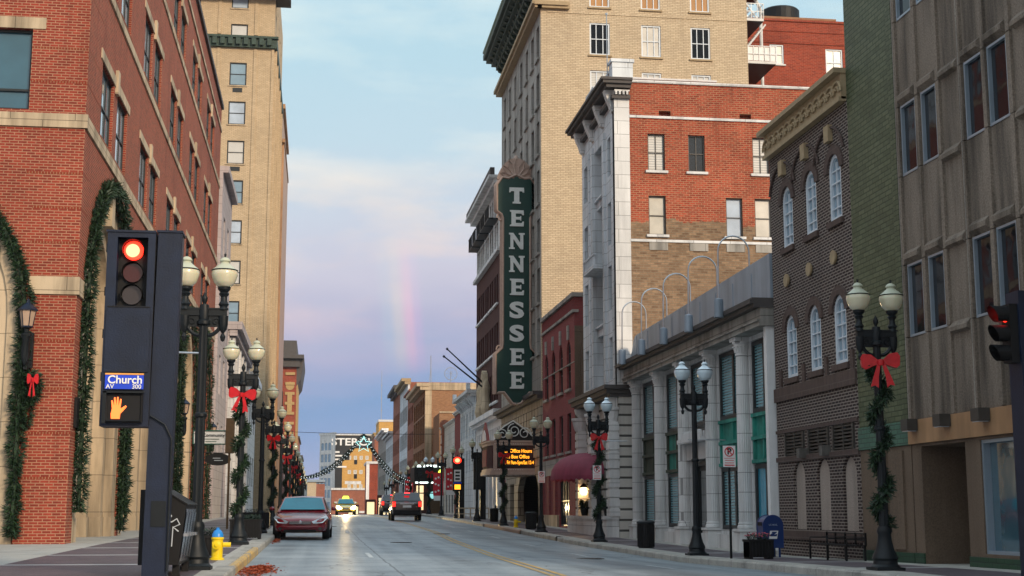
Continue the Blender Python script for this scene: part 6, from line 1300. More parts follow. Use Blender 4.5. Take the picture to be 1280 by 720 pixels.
# ---- right traffic signal -------------------------------------------------------------------------
SRX = 0.62
sr = thing('traffic_signal', (10.0, 20.0, zr(20)), 'dark traffic signal at the right edge seen from the side, red lens glowing', 'traffic signal')
m = MB(); m.box(9.93, 10.32, 19.9, 20.3, .05, 4.45); part('post', m, 'iron_blue', sr)
for i, z in enumerate((4.10, 3.80, 3.50)):
    m = MB(); m.box(9.80, 9.93, 19.95, 20.22, z - .15, z + .15); h_ = part('signal_head', m, 'black', sr)
    m = MB(); m.lathe([(0, .02), (.08, .01), (.12, -.02), (.12, .0)], (9.79, 20.08, z), 18, 'x'); part('lens', m, 'red_lamp' if i == 0 else 'lens_grey_off', h_)
    m = MB(); n = 18
    for k in range(n):
        t0, t1 = math.pi * (-.35 + 1.7 * k / n), math.pi * (-.35 + 1.7 * (k + 1) / n); L0 = lambda t: .22 + .06 * math.sin(t)
        m.add([(9.81, 20.08 + .13 * math.cos(t0), z + .13 * math.sin(t0)), (9.81, 20.08 + .13 * math.cos(t1), z + .13 * math.sin(t1)), (9.81 - L0(t1), 20.08 + .13 * math.cos(t1), z + .13 * math.sin(t1)), (9.81 - L0(t0), 20.08 + .13 * math.cos(t0), z + .13 * math.sin(t0))], [(0, 1, 2, 3)])
    part('visor', m, 'black', h_)
m = MB(); m.box(9.98, 10.5, 19.84, 19.88, 2.32, 2.52); q = part('street_plate', m, 'sign_blue', sr); m = MB(); m.box(9.98, 10.5, 19.835, 19.88, 2.525, 2.55); part('plate_edge', m, 'sign_orange', q)
t_ = text_mb('Gay', .155, .003, .003, align='LEFT'); place(t_, (10.04, 19.83, 2.45)); part('lettering', t_, 'sign_white', q)
m = MB(); m.box(9.98, 10.5, 19.8, 19.9, 1.85, 2.28); part('walk_signal', m, 'black', sr)
sr.location.x += SRX
# ---- distant signals --------------------------------------------------------------------------------
def far_signal(x, y, z0, label, lit=True):
    o = thing('traffic_signal', (x, y, z0), label, 'traffic signal', 'signals at the next crossing')
    m = MB(); m.box(-.18, .18, -.18, .18, 0, 4.9); lpart('post', m, 'black', o)
    m = MB(); m.box(-.65, -.02, -.26, -.19, 2.2, 5.0); lpart('signal_cabinet', m, 'black', o)
    if lit:
        m = MB(); m.lathe([(0, -.03), (.17, 0), (.17, .03)], (-.33, -.28, 4.72), 14, 'y'); lpart('lens', m, 'red_core', o); m = MB(); m.lathe([(0, -.01), (.27, 0), (.27, .02)], (-.33, -.265, 4.72), 14, 'y'); lpart('lens_ring', m, 'red_lamp', o)
        m = MB(); m.box(-.22 - .3, -.1, -.3, -.27, 2.35, 2.75); lpart('walk_signal', m, 'amber_led', o)
        m = MB(); m.box(-.55, -.08, -.3, -.27, 3.0, 3.95); q = lpart('sign_plate', m, 'sign_white', o)
        for k in range(3): mm_ = MB(); mm_.box(-.47, -.16, -.31, -.301, 3.12 + k * .27, 3.28 + k * .27); lpart('printed_block', mm_, 'sign_black', q)
        m = MB(); m.box(-.6, -.02, -.3, -.265, 2.82, 2.96); lpart('street_plate', m, 'sign_blue', o)
    return o
fs_ = far_signal(9.9, 97.5, zr(97), 'distant signal post with red light and white plate before the lit canopy')
fs_.scale = (1, 1, .84)
fs_ = far_signal(10.85, 93, zr(92), 'dark unlit signal cabinet seen from behind beside the white shop front', False); fs_.scale = (1, 1, .88)
o = thing('traffic_signal', (-1.6, 150, zl(150)), 'tiny green and amber lights on a far signal behind the maroon car', 'traffic signal', 'signals at the next crossing')
m = MB(); m.box(-.1, .1, -.1, .1, 0, 5); lpart('post', m, 'black', o); m = MB(); m.lathe([(0, -.2), (.16, 0), (0, .2)], (-.2, -.2, 3.6), 8); lpart('lens', m, 'amber_led', o)
# ---- news boxes, hydrant, planters, posts -------------------------------------------------------------
nb = thing('newspaper_rack', (-2.2, 21.6, zl(21.6)), 'black newspaper rack with slanted hood, chrome doors and white graffiti', 'newspaper rack')
zb = zl(21.6)
prof = [(-2.5, zb + .16), (-1.94, zb + .16), (-1.86, zb + .95), (-1.86, zb + 1.02), (-2.2, zb + 1.22), (-2.5, zb + 1.22)]
m = MB(); m.prism(FF(0), prof, 20.75, 22.5)
for k in range(4): m.prism(FF(0), [(-1.84, zb + 1.0), (-2.2, zb + 1.225), (-2.2, zb + 1.24), (-1.83, zb + 1.02)], 20.73 + k * .445, 21.13 + k * .445)
part('cabinet', m, 'black', nb)
for k in range(4):
    m = MB(); y = 20.77 + k * .43
    m.add([(-1.93, y + .02, zb + .2), (-1.93, y + .40, zb + .2), (-1.852, y + .40, zb + .95), (-1.852, y + .02, zb + .95)], [(0, 1, 2, 3)]); m.add([(-1.92, y + .05, zb + .25), (-1.92, y + .37, zb + .25), (-1.845, y + .37, zb + .9), (-1.845, y + .05, zb + .9)], [(0, 1, 2, 3)])
    o = part('door', m, 'chrome', nb); q = MB(); q.box(-1.9, -1.82, y + .08, y + .34, zb + .56, zb + .6); part('handle', q, 'steel', o)
for y in (20.85, 22.3):
    for x in (-2.45, -2.03): m = MB(); m.box(x, x + .1, y, y + .1, zb - .02, zb + .17); part('leg', m, 'black', nb)
m = MB(); g_ = [(-2.62, .98), (-2.55, 1.04), (-2.47, 1.0), (-2.5, .9), (-2.6, .86), (-2.5, .84), (-2.42, .88), (-2.38, .82), (-2.46, .76), (-2.56, .8), (-2.5, .7), (-2.36, .74), (-2.28, .78), (-2.22, .7), (-2.34, .66), (-2.24, .6)]
m.tube([(x * .75 - .27, 20.74, zb + z + .03) for x, z in g_], .011, 5); m.tube([(-2.12, 20.74, zb + .82), (-2.13, 20.74, zb + .5)], .008, 4); m.tube([(-2.03, 20.74, zb + .7), (-2.04, 20.74, zb + .42)], .008, 4)
part('graffiti', m, 'graffiti', nb)
hy = thing('fire_hydrant', (-1.78, 26.4, zl(26.4)), 'yellow fire hydrant with blue cap standing on the left kerb', 'fire hydrant', 'yellow hydrants with blue caps')
m = MB(); m.lathe([(.13, 0), (.13, .03), (.10, .04), (.10, .36), (.115, .37), (.115, .40), (.1, .41)], n=16); m.lathe([(0, .0), (.055, .0), (.055, .14), (.065, .14), (.065, .17), (0, .18)], (.08, 0, .28), 10, 'x'); lpart('barrel', m, 'hydrant_yellow', hy, smooth=35)
m = MB(); m.lathe([(.08, 0), (.08, .04), (.03, .05), (.03, .08), (0, .08)], (0, -.16, .27), 10, 'y'); m.v = [(x, -abs(y), z) for x, y, z in m.v]; lpart('front_nozzle', m, 'hydrant_yellow', hy, smooth=35)
m = MB(); m.lathe([(.045, -.24), (.045, -.1)], (0, 0, .27), 8, 'x'); m.v = [(-abs(x) if x < 0 else x, y, z) for x, y, z in m.v]; lpart('side_nozzle', m, 'hydrant_yellow', hy, smooth=35)
m = MB(); m.lathe([(.105, .41), (.10, .46), (.07, .52), (.03, .545), (.03, .58), (0, .58)], n=14); lpart('cap', m, 'hydrant_blue', hy, smooth=35)
copy_tree(hy, (9.75, 69.4, zr(69.4)), 'small distant yellow hydrant with blue cap before the theatre entrance')
def planter(loc, label, w_=.42, h_=.5, flower=False):
    o = thing('planter', loc, label, 'planter', 'dark slatted sidewalk planters'); m = MB(); m.box(-w_, w_, -w_ * .8, w_ * .8, .06, h_)
    k = -w_
    while k < w_ - .02: m.box(k, k + .05, -w_ * .8 - .02, w_ * .8 + .02, .04, h_ - .03); k += .075
    m.box(-w_ - .02, w_ + .02, -w_ * .8 - .03, w_ * .8 + .03, h_ - .05, h_); m.box(-w_, -w_ + .08, -w_ * .8, w_ * .8, 0, .06); m.box(w_ - .08, w_, -w_ * .8, w_ * .8, 0, .06); lpart('box', m, 'black', o)
    m = MB()
    for k in range(420):
        x, y = random.uniform(-w_ + .03, w_ - .03), random.uniform(-w_ * .75, w_ * .75); hh = random.uniform(.02, .16); t = random.random() * 6.28; a = Vector((math.cos(t), math.sin(t), random.uniform(-.2, .8))) * .06; b_ = Vector((-a.y, a.x, 0)).normalized() * .018; c = Vector((x, y, h_ + hh - .04)); m.add([c - b_, c + b_, c + a], [(0, 1, 2)])
    lpart('leaves', m, 'evergreen', o)
    if flower:
        m = MB()
        for k in range(60): x, y = random.uniform(-w_, w_), random.uniform(-w_ * .7, w_ * .7); m.lathe([(0, 0), (.018, .012), (0, .03)], (x, y, h_ + random.uniform(.05, .14)), 5)
        lpart('flowers', m, 'petal', o)
    return o
planter((10.12, 31.8, zr(31.8)), 'dark slatted planter with flowers in front of the blue mailbox', .28, .44, True)
planter((-2.1, 27.3, zl(27.3)), 'dark planter directly behind the yellow hydrant on the left', .3, .42)
planter((-1.95, 40.2, zl(40)), 'dark planter beside the garlanded lamp post on the left', .42, .55)
planter((-2.1, 44.8, zl(45)), 'dark planter before the plain left lamp post', .4, .5)
planter((-2.3, 55, zl(55)), 'dark planter near the maroon car roof line', .5, .6)
# mailbox
mbx = thing('mailbox', (11.0, 33.3, zr(33.3)), 'dark blue rounded mailbox with white eagle logo in front of the bank', 'mailbox')
F_ = FF(0); hw = .34; prof = [(-hw, .3), (hw, .3)] + [(hw * math.cos(math.pi * i / 14), 1.02 + hw * math.sin(math.pi * i / 14)) for i in range(15)]
m = MB(); m.prism(F_, prof, -.33, .33); lpart('body', m, 'mailbox_blue', mbx, smooth=30)
m = MB(); pr2 = [(x * 1.05, .3 + (z - .3) * 1.015) for x, z in prof]; m.prism(F_, pr2, -.36, -.32); lpart('rim', m, 'mailbox_blue', mbx, smooth=30); m = MB(); m.prism(F_, pr2, .32, .36); lpart('rim', m, 'mailbox_blue', mbx, smooth=30)
for x in (-.28, .2):
    for y in (-.3, .24): m = MB(); m.box(x, x + .06, y, y + .06, 0, .3); lpart('leg', m, 'mailbox_blue', mbx)
m = MB(); m.prism(F_, [(-.16, .60), (.12, .60), (.17, .86), (-.11, .86)], -.372, -.362); q = lpart('logo_plate', m, 'sign_white', mbx)
m = MB(); m.prism(F_, [(-.12, .68), (.11, .68), (.13, .76), (.02, .73), (.11, .80), (.13, .83), (-.07, .83), (-.04, .78), (-.10, .75)], -.378, -.373); lpart('eagle_mark', m, 'mailbox_blue', q)
t_ = text_mb('US MAIL', .085, .002, .001); place(t_, (0, -.368, 1.05)); lpart('lettering', t_, 'alu', mbx)
m = MB(); m.box(-.37, -.345, -.2, .2, 1.02, 1.14); lpart('mail_slot', m, 'black', mbx)
mbx.scale = (.72, .72, .74); mbx.location = (11.0, 33.6, zr(33.6))
# trash bins
def bin_(loc, label):
    o = thing('trash_bin', loc, label, 'trash bin', 'black slatted trash bins'); m = MB(); m.lathe([(.24, 0), (.27, .03), (.28, .9)], n=24)
    for k in range(30): t = 2 * math.pi * k / 30; m.box(.28 * math.cos(t) - .012, .28 * math.cos(t) + .012, .28 * math.sin(t) - .012, .28 * math.sin(t) + .012, .05, .86)
    lpart('body', m, 'black', o); m = MB(); m.lathe([(.26, .86), (.31, .88), (.31, .94), (.22, .99), (.16, .99), (.14, .93)], n=24); lpart('rim', m, 'iron', o, smooth=35); return o
tb_ = bin_((9.75, 41.5, zr(41.5)), 'black round trash bin on the kerb before the bank columns')
tb_.scale = (.88, .88, .82)
copy_tree(tb_, (9.95, 65.8, zr(66)), 'black trash bin beside the small distant hydrant'); copy_tree(tb_, (10.55, 84.5, zr(84)), 'distant black trash bin under the unlit signal cabinet')
# bench
be = thing('bench', (11.2, 31.0, zr(31)), 'black metal bench with open back along the dark brick wall', 'bench')
m = MB(); 
for k in range(6): m.box(-.22 + k * .075, -.17 + k * .075, -1.25, 1.25, .42, .45)
lpart('seat', m, 'black', be); m = MB()
for z in (.56, .64, .74): m.box(.21, .24, -1.25, 1.25, z, z + .03)
for y in (-1.25, -.65, 0, .62, 1.2): m.box(.2, .24, y, y + .04, .42, .78)
lpart('backrest', m, 'black', be)
for y in (-1.2, 0, 1.16):
    for x in (-.22, .2): m = MB(); m.box(x, x + .04, y, y + .04, 0, .43); lpart('leg', m, 'black', be)
for y in (-1.22, -.02, 1.18): m = MB(); m.tube([(-.2, y, .43), (-.2, y, .62), (.2, y, .62)], .02, 6); lpart('armrest', m, 'black', be)
be.scale = (1, .95, .78); be.location = (11.45, 30.35, zr(30.3))
# no-parking signs
def npsign(loc, label, pole=True, z=2.3):
    o = thing('parking_sign', loc, label, 'road sign', 'white no parking signs'); 
    if pole: m = MB(); m.box(-.025, .025, -.02, .02, 0, z + .1); lpart('post', m, 'iron', o)
    m = MB(); m.box(-.15, .15, -.045, -.03, z, z + .50); p_ = lpart('plate', m, 'sign_white', o)
    m = MB(); m.tube([(.105 * math.cos(t), -.05, z + .36 + .105 * math.sin(t)) for t in [2 * math.pi * i / 24 for i in range(25)]], .012, 5); m.prism(F_, [(-.08, z + .43), (-.065, z + .445), (.08, z + .29), (.065, z + .275)], -.056, -.05); q = lpart('prohibition_ring', m, 'sign_red', p_)
    t_ = text_mb('P', .2, .002, .006); place(t_, (0, -.047, z + .36)); lpart('lettering', t_, 'sign_black', p_)
    m = MB(); m.box(-.11, .11, -.049, -.046, z + .15, z + .163); m.box(-.11, .11, -.049, -.046, z + .09, z + .105); m.box(-.12, .12, -.049, -.046, z + .03, z + .055); m.box(-.13, .13, -.049, -.046, z + .2, z + .21); lpart('printed_lines', m, 'sign_red', p_)
    return o
n1 = npsign((9.62, 32.3, zr(32.3)), 'no parking sign on its own thin post beside the flower planter', z=2.12)
def npon(x, y, lab):
    r = copy_tree(n1, (x, y - .1, zr(y)), lab); 
    for c in [c for c in bpy.data.objects if c.parent == r and c.name.startswith('post')]: bpy.data.objects.remove(c)
npon(9.6, RY[2], 'no parking sign strapped to the garlanded lamp post before the white stone building'); npon(9.68, RY[3], 'no parking sign strapped to the bare lamp post before the arched brick building')
copy_tree(n1, (11.6, 88, zr(88)), 'small distant no parking sign in front of the white shop columns')
# banner brackets on lamps, community sign
cs = thing('community_sign', (-3.5, 54, zl(54)), 'white sign with green border reading The Community, hung from a brown wooden post', 'sign')
m = MB(); m.box(-3.42, -3.2, 53.9, 54.1, .3, 4.55) ; m.v = [((x + 3.31) * (.35 if z < 1 else 1) - 3.31, y, z) for x, y, z in m.v]
m = MB(); m.box(-3.35, -3.27, 53.95, 54.05, .3, 3.3); m.box(-3.46, -3.14, 53.88, 54.1, 3.3, 4.6); part('post', m, 'wood_post', cs)
m = MB(); m.box(-4.65, -3.46, 53.94, 54.0, 3.62, 4.12); q = part('panel', m, 'sign_white', cs); m = MB()
m.tube([(-4.65, 53.93, 3.62), (-4.65, 53.93, 4.12), (-3.46, 53.93, 4.12), (-3.46, 53.93, 3.62), (-4.65, 53.93, 3.62)], .03, 6); part('frame', m, 'tile_green', q)
t_ = text_mb('The Community', .17, .004, .002); place(t_, (-4.06, 53.92, 3.95)); part('lettering', t_, 'sign_black', q)
m = MB(); m.box(-4.3, -3.7, 53.92, 53.935, 3.80, 3.82); m.box(-4.2, -3.8, 53.92, 53.935, 3.71, 3.73); part('printed_lines', m, 'tile_green', q)
m = MB(); m.tube([(-3.46, 54, 4.12), (-2.2, 50, 4.3)], .02, 5) if False else None
hs_ = thing('hanging_oval_sign', (-4.0, 58, 3.2), 'dark oval shop sign hanging below the community sign', 'sign')
m = MB(); m.lathe([(0, -.05), (.45, -.05), (.45, .05), (0, .05)], (0, 0, 0), 24, 'y'); m.v = [(x * 1.15, y, z * .55) for x, y, z in m.v]; m.tube([(-.5, 0, .25), (.6, 0, .25)], .015, 5); m.tube([(.6, 0, .25), (-2.1 + 0, 0, .3)], .015, 5)
lpart('panel', m, 'sign_black', hs_); t_ = text_mb('Cafe', .2, .003, 0); place(t_, (-.1, -.06, 0)); 
m = MB(); m.box(-.2, .1, -.06, -.052, .03, .06); m.box(-.15, .2, -.06, -.052, -.06, -.03); lpart('printed_lines', m, 'graffiti', hs_)
m = MB(); m.tube([(-1.93, 22.85, 3.62), (-2.35, 22.8, 3.62)], .018, 6); solo('sign_bracket', m, 'steel', (-1.93, 22.85, 3.62), 'thin white arm bracketed to the nearest left lamp post', 'bracket')
m = MB(); m.tube([(9.5, RY[1], 2.95), (10.5, RY[1], 2.95)], .013, 5); solo('sign_bracket', m, 'steel', (9.68, RY[1], 2.95 ), 'thin banner arm on the lamp post before the bank', 'bracket')
m = MB(); m.tube([(9.7, RY[2], 3.55), (10.7, RY[2], 3.55)], .013, 5); solo('sign_bracket', m, 'steel', (9.7, RY[2], 3.55), 'thin banner arm on the lamp post before the white stone building', 'bracket')
# potted shrubs on the low wall and the lit lantern in the alley
for i, (x, y) in enumerate(((11.15, 58.6), (11.15, 53.8))):
    o = thing('potted_shrub', (x, y, .95), ['potted shrub on the low wall nearest the burgundy awning', 'potted shrub on the low wall nearest the bank'][i], 'potted plant', 'potted shrubs on the low wall'); m = MB(); m.lathe([(.13, 0), (.2, .3), (.22, .33), (.2, .34)], n=12); lpart('pot', m, 'black', o); m = MB(); sprigs(m, [(0, 0, .35), (0, 0, .62)], .38, 1400, .14, .03); lpart('foliage', m, 'evergreen', o)
wlx = thing('alley_lantern', (11.25, 59.3, 1.95), 'lit wall lantern glowing warm under the burgundy awning', 'lantern'); m = MB(); m.lathe([(.1, -.14), (.16, .0), (.13, .16), (.05, .2)], n=10); lpart('lamp_glass', m, 'warm_lamp', wlx, smooth=60); m = MB(); m.lathe([(.2, .18), (.08, .32), (0, .36)], n=8); lpart('lamp_cap', m, 'iron', wlx); m = MB(); m.box(-.02, .2, -.02, .02, .3, .33); lpart('wall_arm', m, 'iron', wlx)
pl_ = bpy.data.lights.new('lantern_light', 'POINT'); pl_.energy = 8; pl_.color = (1, .6, .28); pl_.shadow_soft_size = .12; po = bpy.data.objects.new('lantern_light', pl_); link(po); po.location = (11.0, 59.2, 1.95)
for i, (x, y, z) in enumerate(((11.4, 90.5, .6), (10.9, 92.2, .6))): m = MB(); m.lathe([(.07, -.1), (.06, .85), (.07, .87), (0, .95)], (x, y, z), 8); solo('bollard', m, 'iron', (x, y, z), ['thin dark bollard at the right of the white columns', 'thin dark bollard at the left of the white columns'][i], 'bollard', 'bollards before the white shop front')
m = MB()
for k in range(6): m.box(9.6 + k * .42, 9.66 + k * .42, 97, 97.05, .6, 1.35)
m.box(9.5, 12, 96.97, 97.08, 1.32, 1.4); m.box(9.5, 12, 96.97, 97.08, .95, 1.0); solo('sidewalk_rail', m, 'limestone_warm', (10.8, 97, .6), 'low pale timber rail on the sidewalk by the distant signal', 'railing')
# leaf litter
def litter(name, cx_, cy_, rx, ry, fz, n, label):
    m = MB()
    for k in range(n):
        t = random.random() * 6.28; r = min(1.6, abs(random.gauss(0, .5))); x, y = cx_ + rx * r * math.cos(t), cy_ + ry * r * math.sin(t); h_ = max(0, 1 - r) * .07 * random.random() + .008; a = random.random() * 3.14; s_ = random.uniform(.02, .05)
        z = fz(x, y) + h_; m.add([(x - s_ * math.cos(a), y - s_ * math.sin(a), z), (x + s_ * math.sin(a), y - s_ * math.cos(a), z + random.uniform(-.01, .03)), (x + s_ * math.cos(a), y + s_ * math.sin(a), z)], [(0, 1, 2)])
    o = solo(name, m, 'leaf_litter', (cx_, cy_, fz(cx_, cy_)), label, 'leaves'); o['kind'] = 'stuff'
litter('leaf_litter', -1.0, 25.3, .32, 1.9, zroad, 2200, 'red-brown leaf litter in the gutter by the left kerb')
litter('leaf_litter', -1.2, 43.5, .12, 2.5, zroad, 700, 'leaf litter in the gutter in front of the maroon car')
# ---- strings of garland over the street, with a star -------------------------------------------
def sag(a, b, s_, n=24): a, b = Vector(a), Vector(b); return [a.lerp(b, i / n) - Vector((0, 0, s_ * 4 * (i / n) * (1 - i / n))) for i in range(n + 1)]
strs = [((-1.87, 143, 4.4), (4.6, 145, 9.0), 1.0, 'garland string rising from the left lamp posts to the star over the street'), ((-1.87, 143, 4.7), (4.5, 145, 8.9), 1.5, 'second lower garland string on the left of the star'), ((4.6, 145, 9.0), (9.68, 147, 4.3), .95, 'garland string falling from the star to the right lamp posts'), ((4.7, 145, 8.9), (9.68, 149, 4.0), 1.3, 'second lower garland string on the right of the star')]
for a, b, s_, l_ in strs:
    pth = sag(a, b, s_); m = MB(); m.tube(pth, .05, 5); sprigs(m, pth, .09, 160, .13, .03); o = thing('garland_string', a, l_, 'garland', 'garland strings over the street'); part('evergreen_rope', m, 'tinsel_green', o)
    m = MB()
    for k in range(1, 24): m.lathe([(0, -.05), (.04, 0), (0, .05)], tuple(pth[k] + Vector((0, -.14, -.04))), 6)
    part('bulbs', m, 'bulb_white', o)
sx, sy, sz = 4.6, 144.6, 7.9; pts_ = []
for k in range(10): r = .85 if k % 2 == 0 else .38; t = math.pi / 2 + k * math.pi / 5; pts_.append((sx + r * math.cos(t), sz + r * math.sin(t)))
m = MB(); m.tube([(x, sy, z) for x, z in pts_ + pts_[:1]], .05, 6); solo('star_light', m, 'cyan_lamp', (sx, sy, sz), 'pale lit star hanging where the garland strings meet above the street', 'star')
m = MB(); m.tube(sag((-4.9, 145, 9.25), (9.68 + 2.3, 145, 9.05), .12), .022, 4); solo('street_wire', m, 'black', (-4.9, 145, 9.2), 'thin black wire stretched across the street above the star', 'wire')
for i, (x, y, z) in enumerate(((-3.2, 175, 9.0),)): m = MB(); m.tube([(x, y, 5), (x, y, 11)], .05, 5); o = thing('flag', (x, y, 5), 'drooping red flag on a pole among the left lamp posts', 'flag'); part('pole', m, 'iron', o); m = MB(); m.add([(x, y, 10.3), (x - .5, y, 7.4), (x + .15, y + .1, 7.0), (x + .1, y, 9.5)], [(0, 1, 2, 3)]); part('cloth', m, 'flag_red', o)
# ================================================================ CARS
def car(name, loc, rz, label, paint, kind='sedan', lights=None, group=None, scale=1.0):
    """x is left-right, the nose points to -y"""
    o = thing(name, loc, label, 'car', group, rz); suv = kind == 'suv'
    L, W_, H, belt, nose = (4.75, .88, 1.46, .92, .62) if not suv else (4.75, .94, 1.80, 1.12, .98)
    if suv: st = [(-2.38, .66, .42, .80), (-2.30, .80, .36, .98), (-2.0, .90, .30, 1.04), (-1.2, .94, .28, 1.10), (-.2, .94, .28, 1.12), (1.0, .94, .28, 1.14), (2.0, .93, .30, 1.16), (2.28, .90, .34, 1.16), (2.38, .86, .42, 1.12)]
    else: st = [(-2.40, .52, .34, .58), (-2.34, .70, .26, .66), (-2.1, .82, .22, .74), (-1.6, .87, .20, .83), (-.95, .90, .20, .92), (0, .91, .20, .95), (1.0, .91, .20, .97), (1.8, .88, .22, .98), (2.25, .80, .28, .95), (2.38, .70, .36, .86)]
    m = MB(); cols_n = 13
    for y, w_, zb, zt in st:
        pr = [(-w_ * .80, zb), (-w_ * .97, zb + .06), (-w_, zb + (zt - zb) * .45), (-w_ * .985, zb + (zt - zb) * .72), (-w_ * .93, zt - .03), (-w_ * .80, zt + .005), (0, zt + .035)]
        pr += [(-x, z) for x, z in pr[-2::-1]]
        for x, z in pr: m.v.append((x, y, z))
    for i in range(len(st) - 1):
        for k in range(cols_n - 1): a = i * cols_n + k; m.f.append((a, a + 1, a + cols_n + 1, a + cols_n)); m.mi.append(0)
        a = i * cols_n; m.f.append((a, a + cols_n, a + 2 * cols_n - 1, a + cols_n - 1)); m.mi.append(0)
    m.f.append(tuple(range(cols_n))); m.mi.append(0); m.f.append(tuple((len(st) - 1) * cols_n + k for k in range(cols_n))[::-1]); m.mi.append(0)
    b = lpart('body', m, paint, o, smooth=50); md = b.modifiers.new('round', 'SUBSURF'); md.levels = 2; md.render_levels = 2
    # glasshouse
    if suv: g = [(-1.15, .86, 1.10), (-.45, .74, 1.70), (.3, .76, 1.76), (1.9, .74, 1.74), (2.22, .84, 1.14)]
    else: g = [(-1.12, .80, .90), (-.42, .63, 1.38), (.2, .645, 1.43), (.95, .62, 1.38), (1.65, .78, .94)]
    zbe = belt - .02
    def gh_(m, e, x_in=0):
        n = len(g)
        for y, w_, z in g: m.v.append((-w_ - e, y, z + e)); m.v.append((0, y, z + e + (.03 if 0 < g.index((y, w_, z)) < n - 1 else .0))); m.v.append((w_ + e, y, z + e))
        for i in range(n - 1):
            for k in (0, 1): a = i * 3 + k; m.f.append((a, a + 1, a + 4, a + 3)); m.mi.append(0)
    m = MB(); gh_(m, 0)
    ybl, ybr = g[0][0], g[-1][0]
    for s_ in (-1, 1):
        base = [(s_ * (W_ - .04), ybl + .1, zbe), (s_ * (W_ - .04), ybr - .05, zbe)]; top = [(s_ * w_, y, z) for y, w_, z in g]
        o0 = len(m.v); m.v += top + base; m.f.append(tuple(range(o0, o0 + len(top))) + (o0 + len(top) + 1, o0 + len(top))); m.mi.append(0)
    cab = lpart('roof', m, paint, o, smooth=40)
    def panel(nm, pts, mat_, par, off):
        q = MB(); q.add([Vector(p) + Vector(off) for p in pts], [tuple(range(len(pts)))]); return lpart(nm, q, mat_, par)
    y0, w0, z0 = g[0]; y1, w1, z1 = g[1]
    T = lambda a, b, t: a + (b - a) * t
    panel('windshield', [(-T(w0, w1, .10) + .05, T(y0, y1, .10), T(z0, z1, .10)), (T(w0, w1, .10) - .05, T(y0, y1, .10), T(z0, z1, .10)), (T(w0, w1, .9) - .06, T(y0, y1, .9), T(z0, z1, .9)), (0, T(y0, y1, .93), T(z0, z1, .93) + .02), (-T(w0, w1, .9) + .06, T(y0, y1, .9), T(z0, z1, .9))], 'car_glass', cab, (0, -.035, .045))
    y0, w0, z0 = g[-1]; y1, w1, z1 = g[-2]
    panel('rear_window', [(-T(w0, w1, .12) + .06, T(y0, y1, .12), T(z0, z1, .12)), (T(w0, w1, .12) - .06, T(y0, y1, .12), T(z0, z1, .12)), (T(w0, w1, .88) - .07, T(y0, y1, .88), T(z0, z1, .88)), (-T(w0, w1, .88) + .07, T(y0, y1, .88), T(z0, z1, .88))], 'glass_dark', cab, (0, .04, .025))
    for s_ in (-1, 1):
        tp = g[1][2] - .06; y_a, y_b = g[1][0] + .12, g[-2][0] - .05
        for ya, yb, sh_ in ((y_a - .35, (y_a + y_b) / 2 - .04, 1), ((y_a + y_b) / 2 + .04, y_b + .2, 0)):
            panel('side_window', [(s_ * (W_ - .055), ya - (.1 if sh_ else 0), zbe + .05), (s_ * (W_ - .055), yb + (0 if sh_ else .1), zbe + .05), (s_ * (g[1][1] + .02), yb - (0 if sh_ else .25), tp), (s_ * (g[1][1] + .02), ya + (.32 if sh_ else 0), tp)], 'car_glass', cab, (s_ * .02, 0, 0))
        q = MB(); q.lathe([(0, -.09), (.08, -.06), (.09, .0), (.07, .07), (0, .09)], (s_ * (W_ + .12), g[0][0] + .42, zbe + .12), 10, 'x'); q.v = [(x, y, (z - zbe - .12) * .8 + zbe + .12) for x, y, z in q.v]; lpart('mirror', q, paint, o, smooth=60)
    for y in (-1.45, 1.35):
        for s_ in (-1, 1):
            r = .33 if not suv else .38; q = MB(); xw = s_ * (W_ - .10); q.lathe([(r * .62, -.11), (r * .95, -.11), (r, -.07), (r, .07), (r * .95, .11), (r * .62, .11)], (xw, y, r), 24, 'x'); wh = lpart('wheel', q, 'rubber', o, smooth=35); q = MB(); q.lathe([(0, -.09), (r * .25, -.1), (r * .64, -.06), (r * .64, .06), (r * .25, .1), (0, .09)], (xw, y, r), 16, 'x'); lpart('rim', q, 'steel', wh, smooth=35)
    if suv:
        yb = 2.40
        q = MB(); q.box(-.8, .8, yb - .1, yb + .04, .42, .66); q.box(-.86, .86, yb - .3, yb + .0, .36, .44); lpart('bumper', q, 'black', o)
        for s_ in (-1, 1): q = MB(); q.box(min(s_ * .70, s_ * .92), max(s_ * .70, s_ * .92), yb - .14, yb + .0, .86, 1.20); t_ = lpart('tail_light', q, 'red_soft', o); q = MB(); q.box(min(s_ * .76, s_ * .88), max(s_ * .76, s_ * .88), yb, yb + .01, .93, 1.12); lpart('lit_lens', q, 'red_lamp' if lights else 'tail_lamp', t_)
        q = MB(); q.box(-.16, .16, yb - .22, yb - .12, 1.70, 1.74); lpart('brake_light', q, 'tail_lamp', o)
        q = MB(); q.box(-.26, .26, yb - .01, yb + .01, .82, .96); lpart('license_plate', q, 'sign_white', o); q = MB(); q.box(-.45, .45, yb - .03, yb + .02, 1.02, 1.08); lpart('trim_strip', q, 'chrome', o)
        for s_ in (-1, 1): q = MB(); q.tube([(s_ * .66, -.3, 1.80), (s_ * .66, 1.8, 1.80)], .025, 6); lpart('roof_rail', q, 'steel', o)
    else:
        yf = -2.40
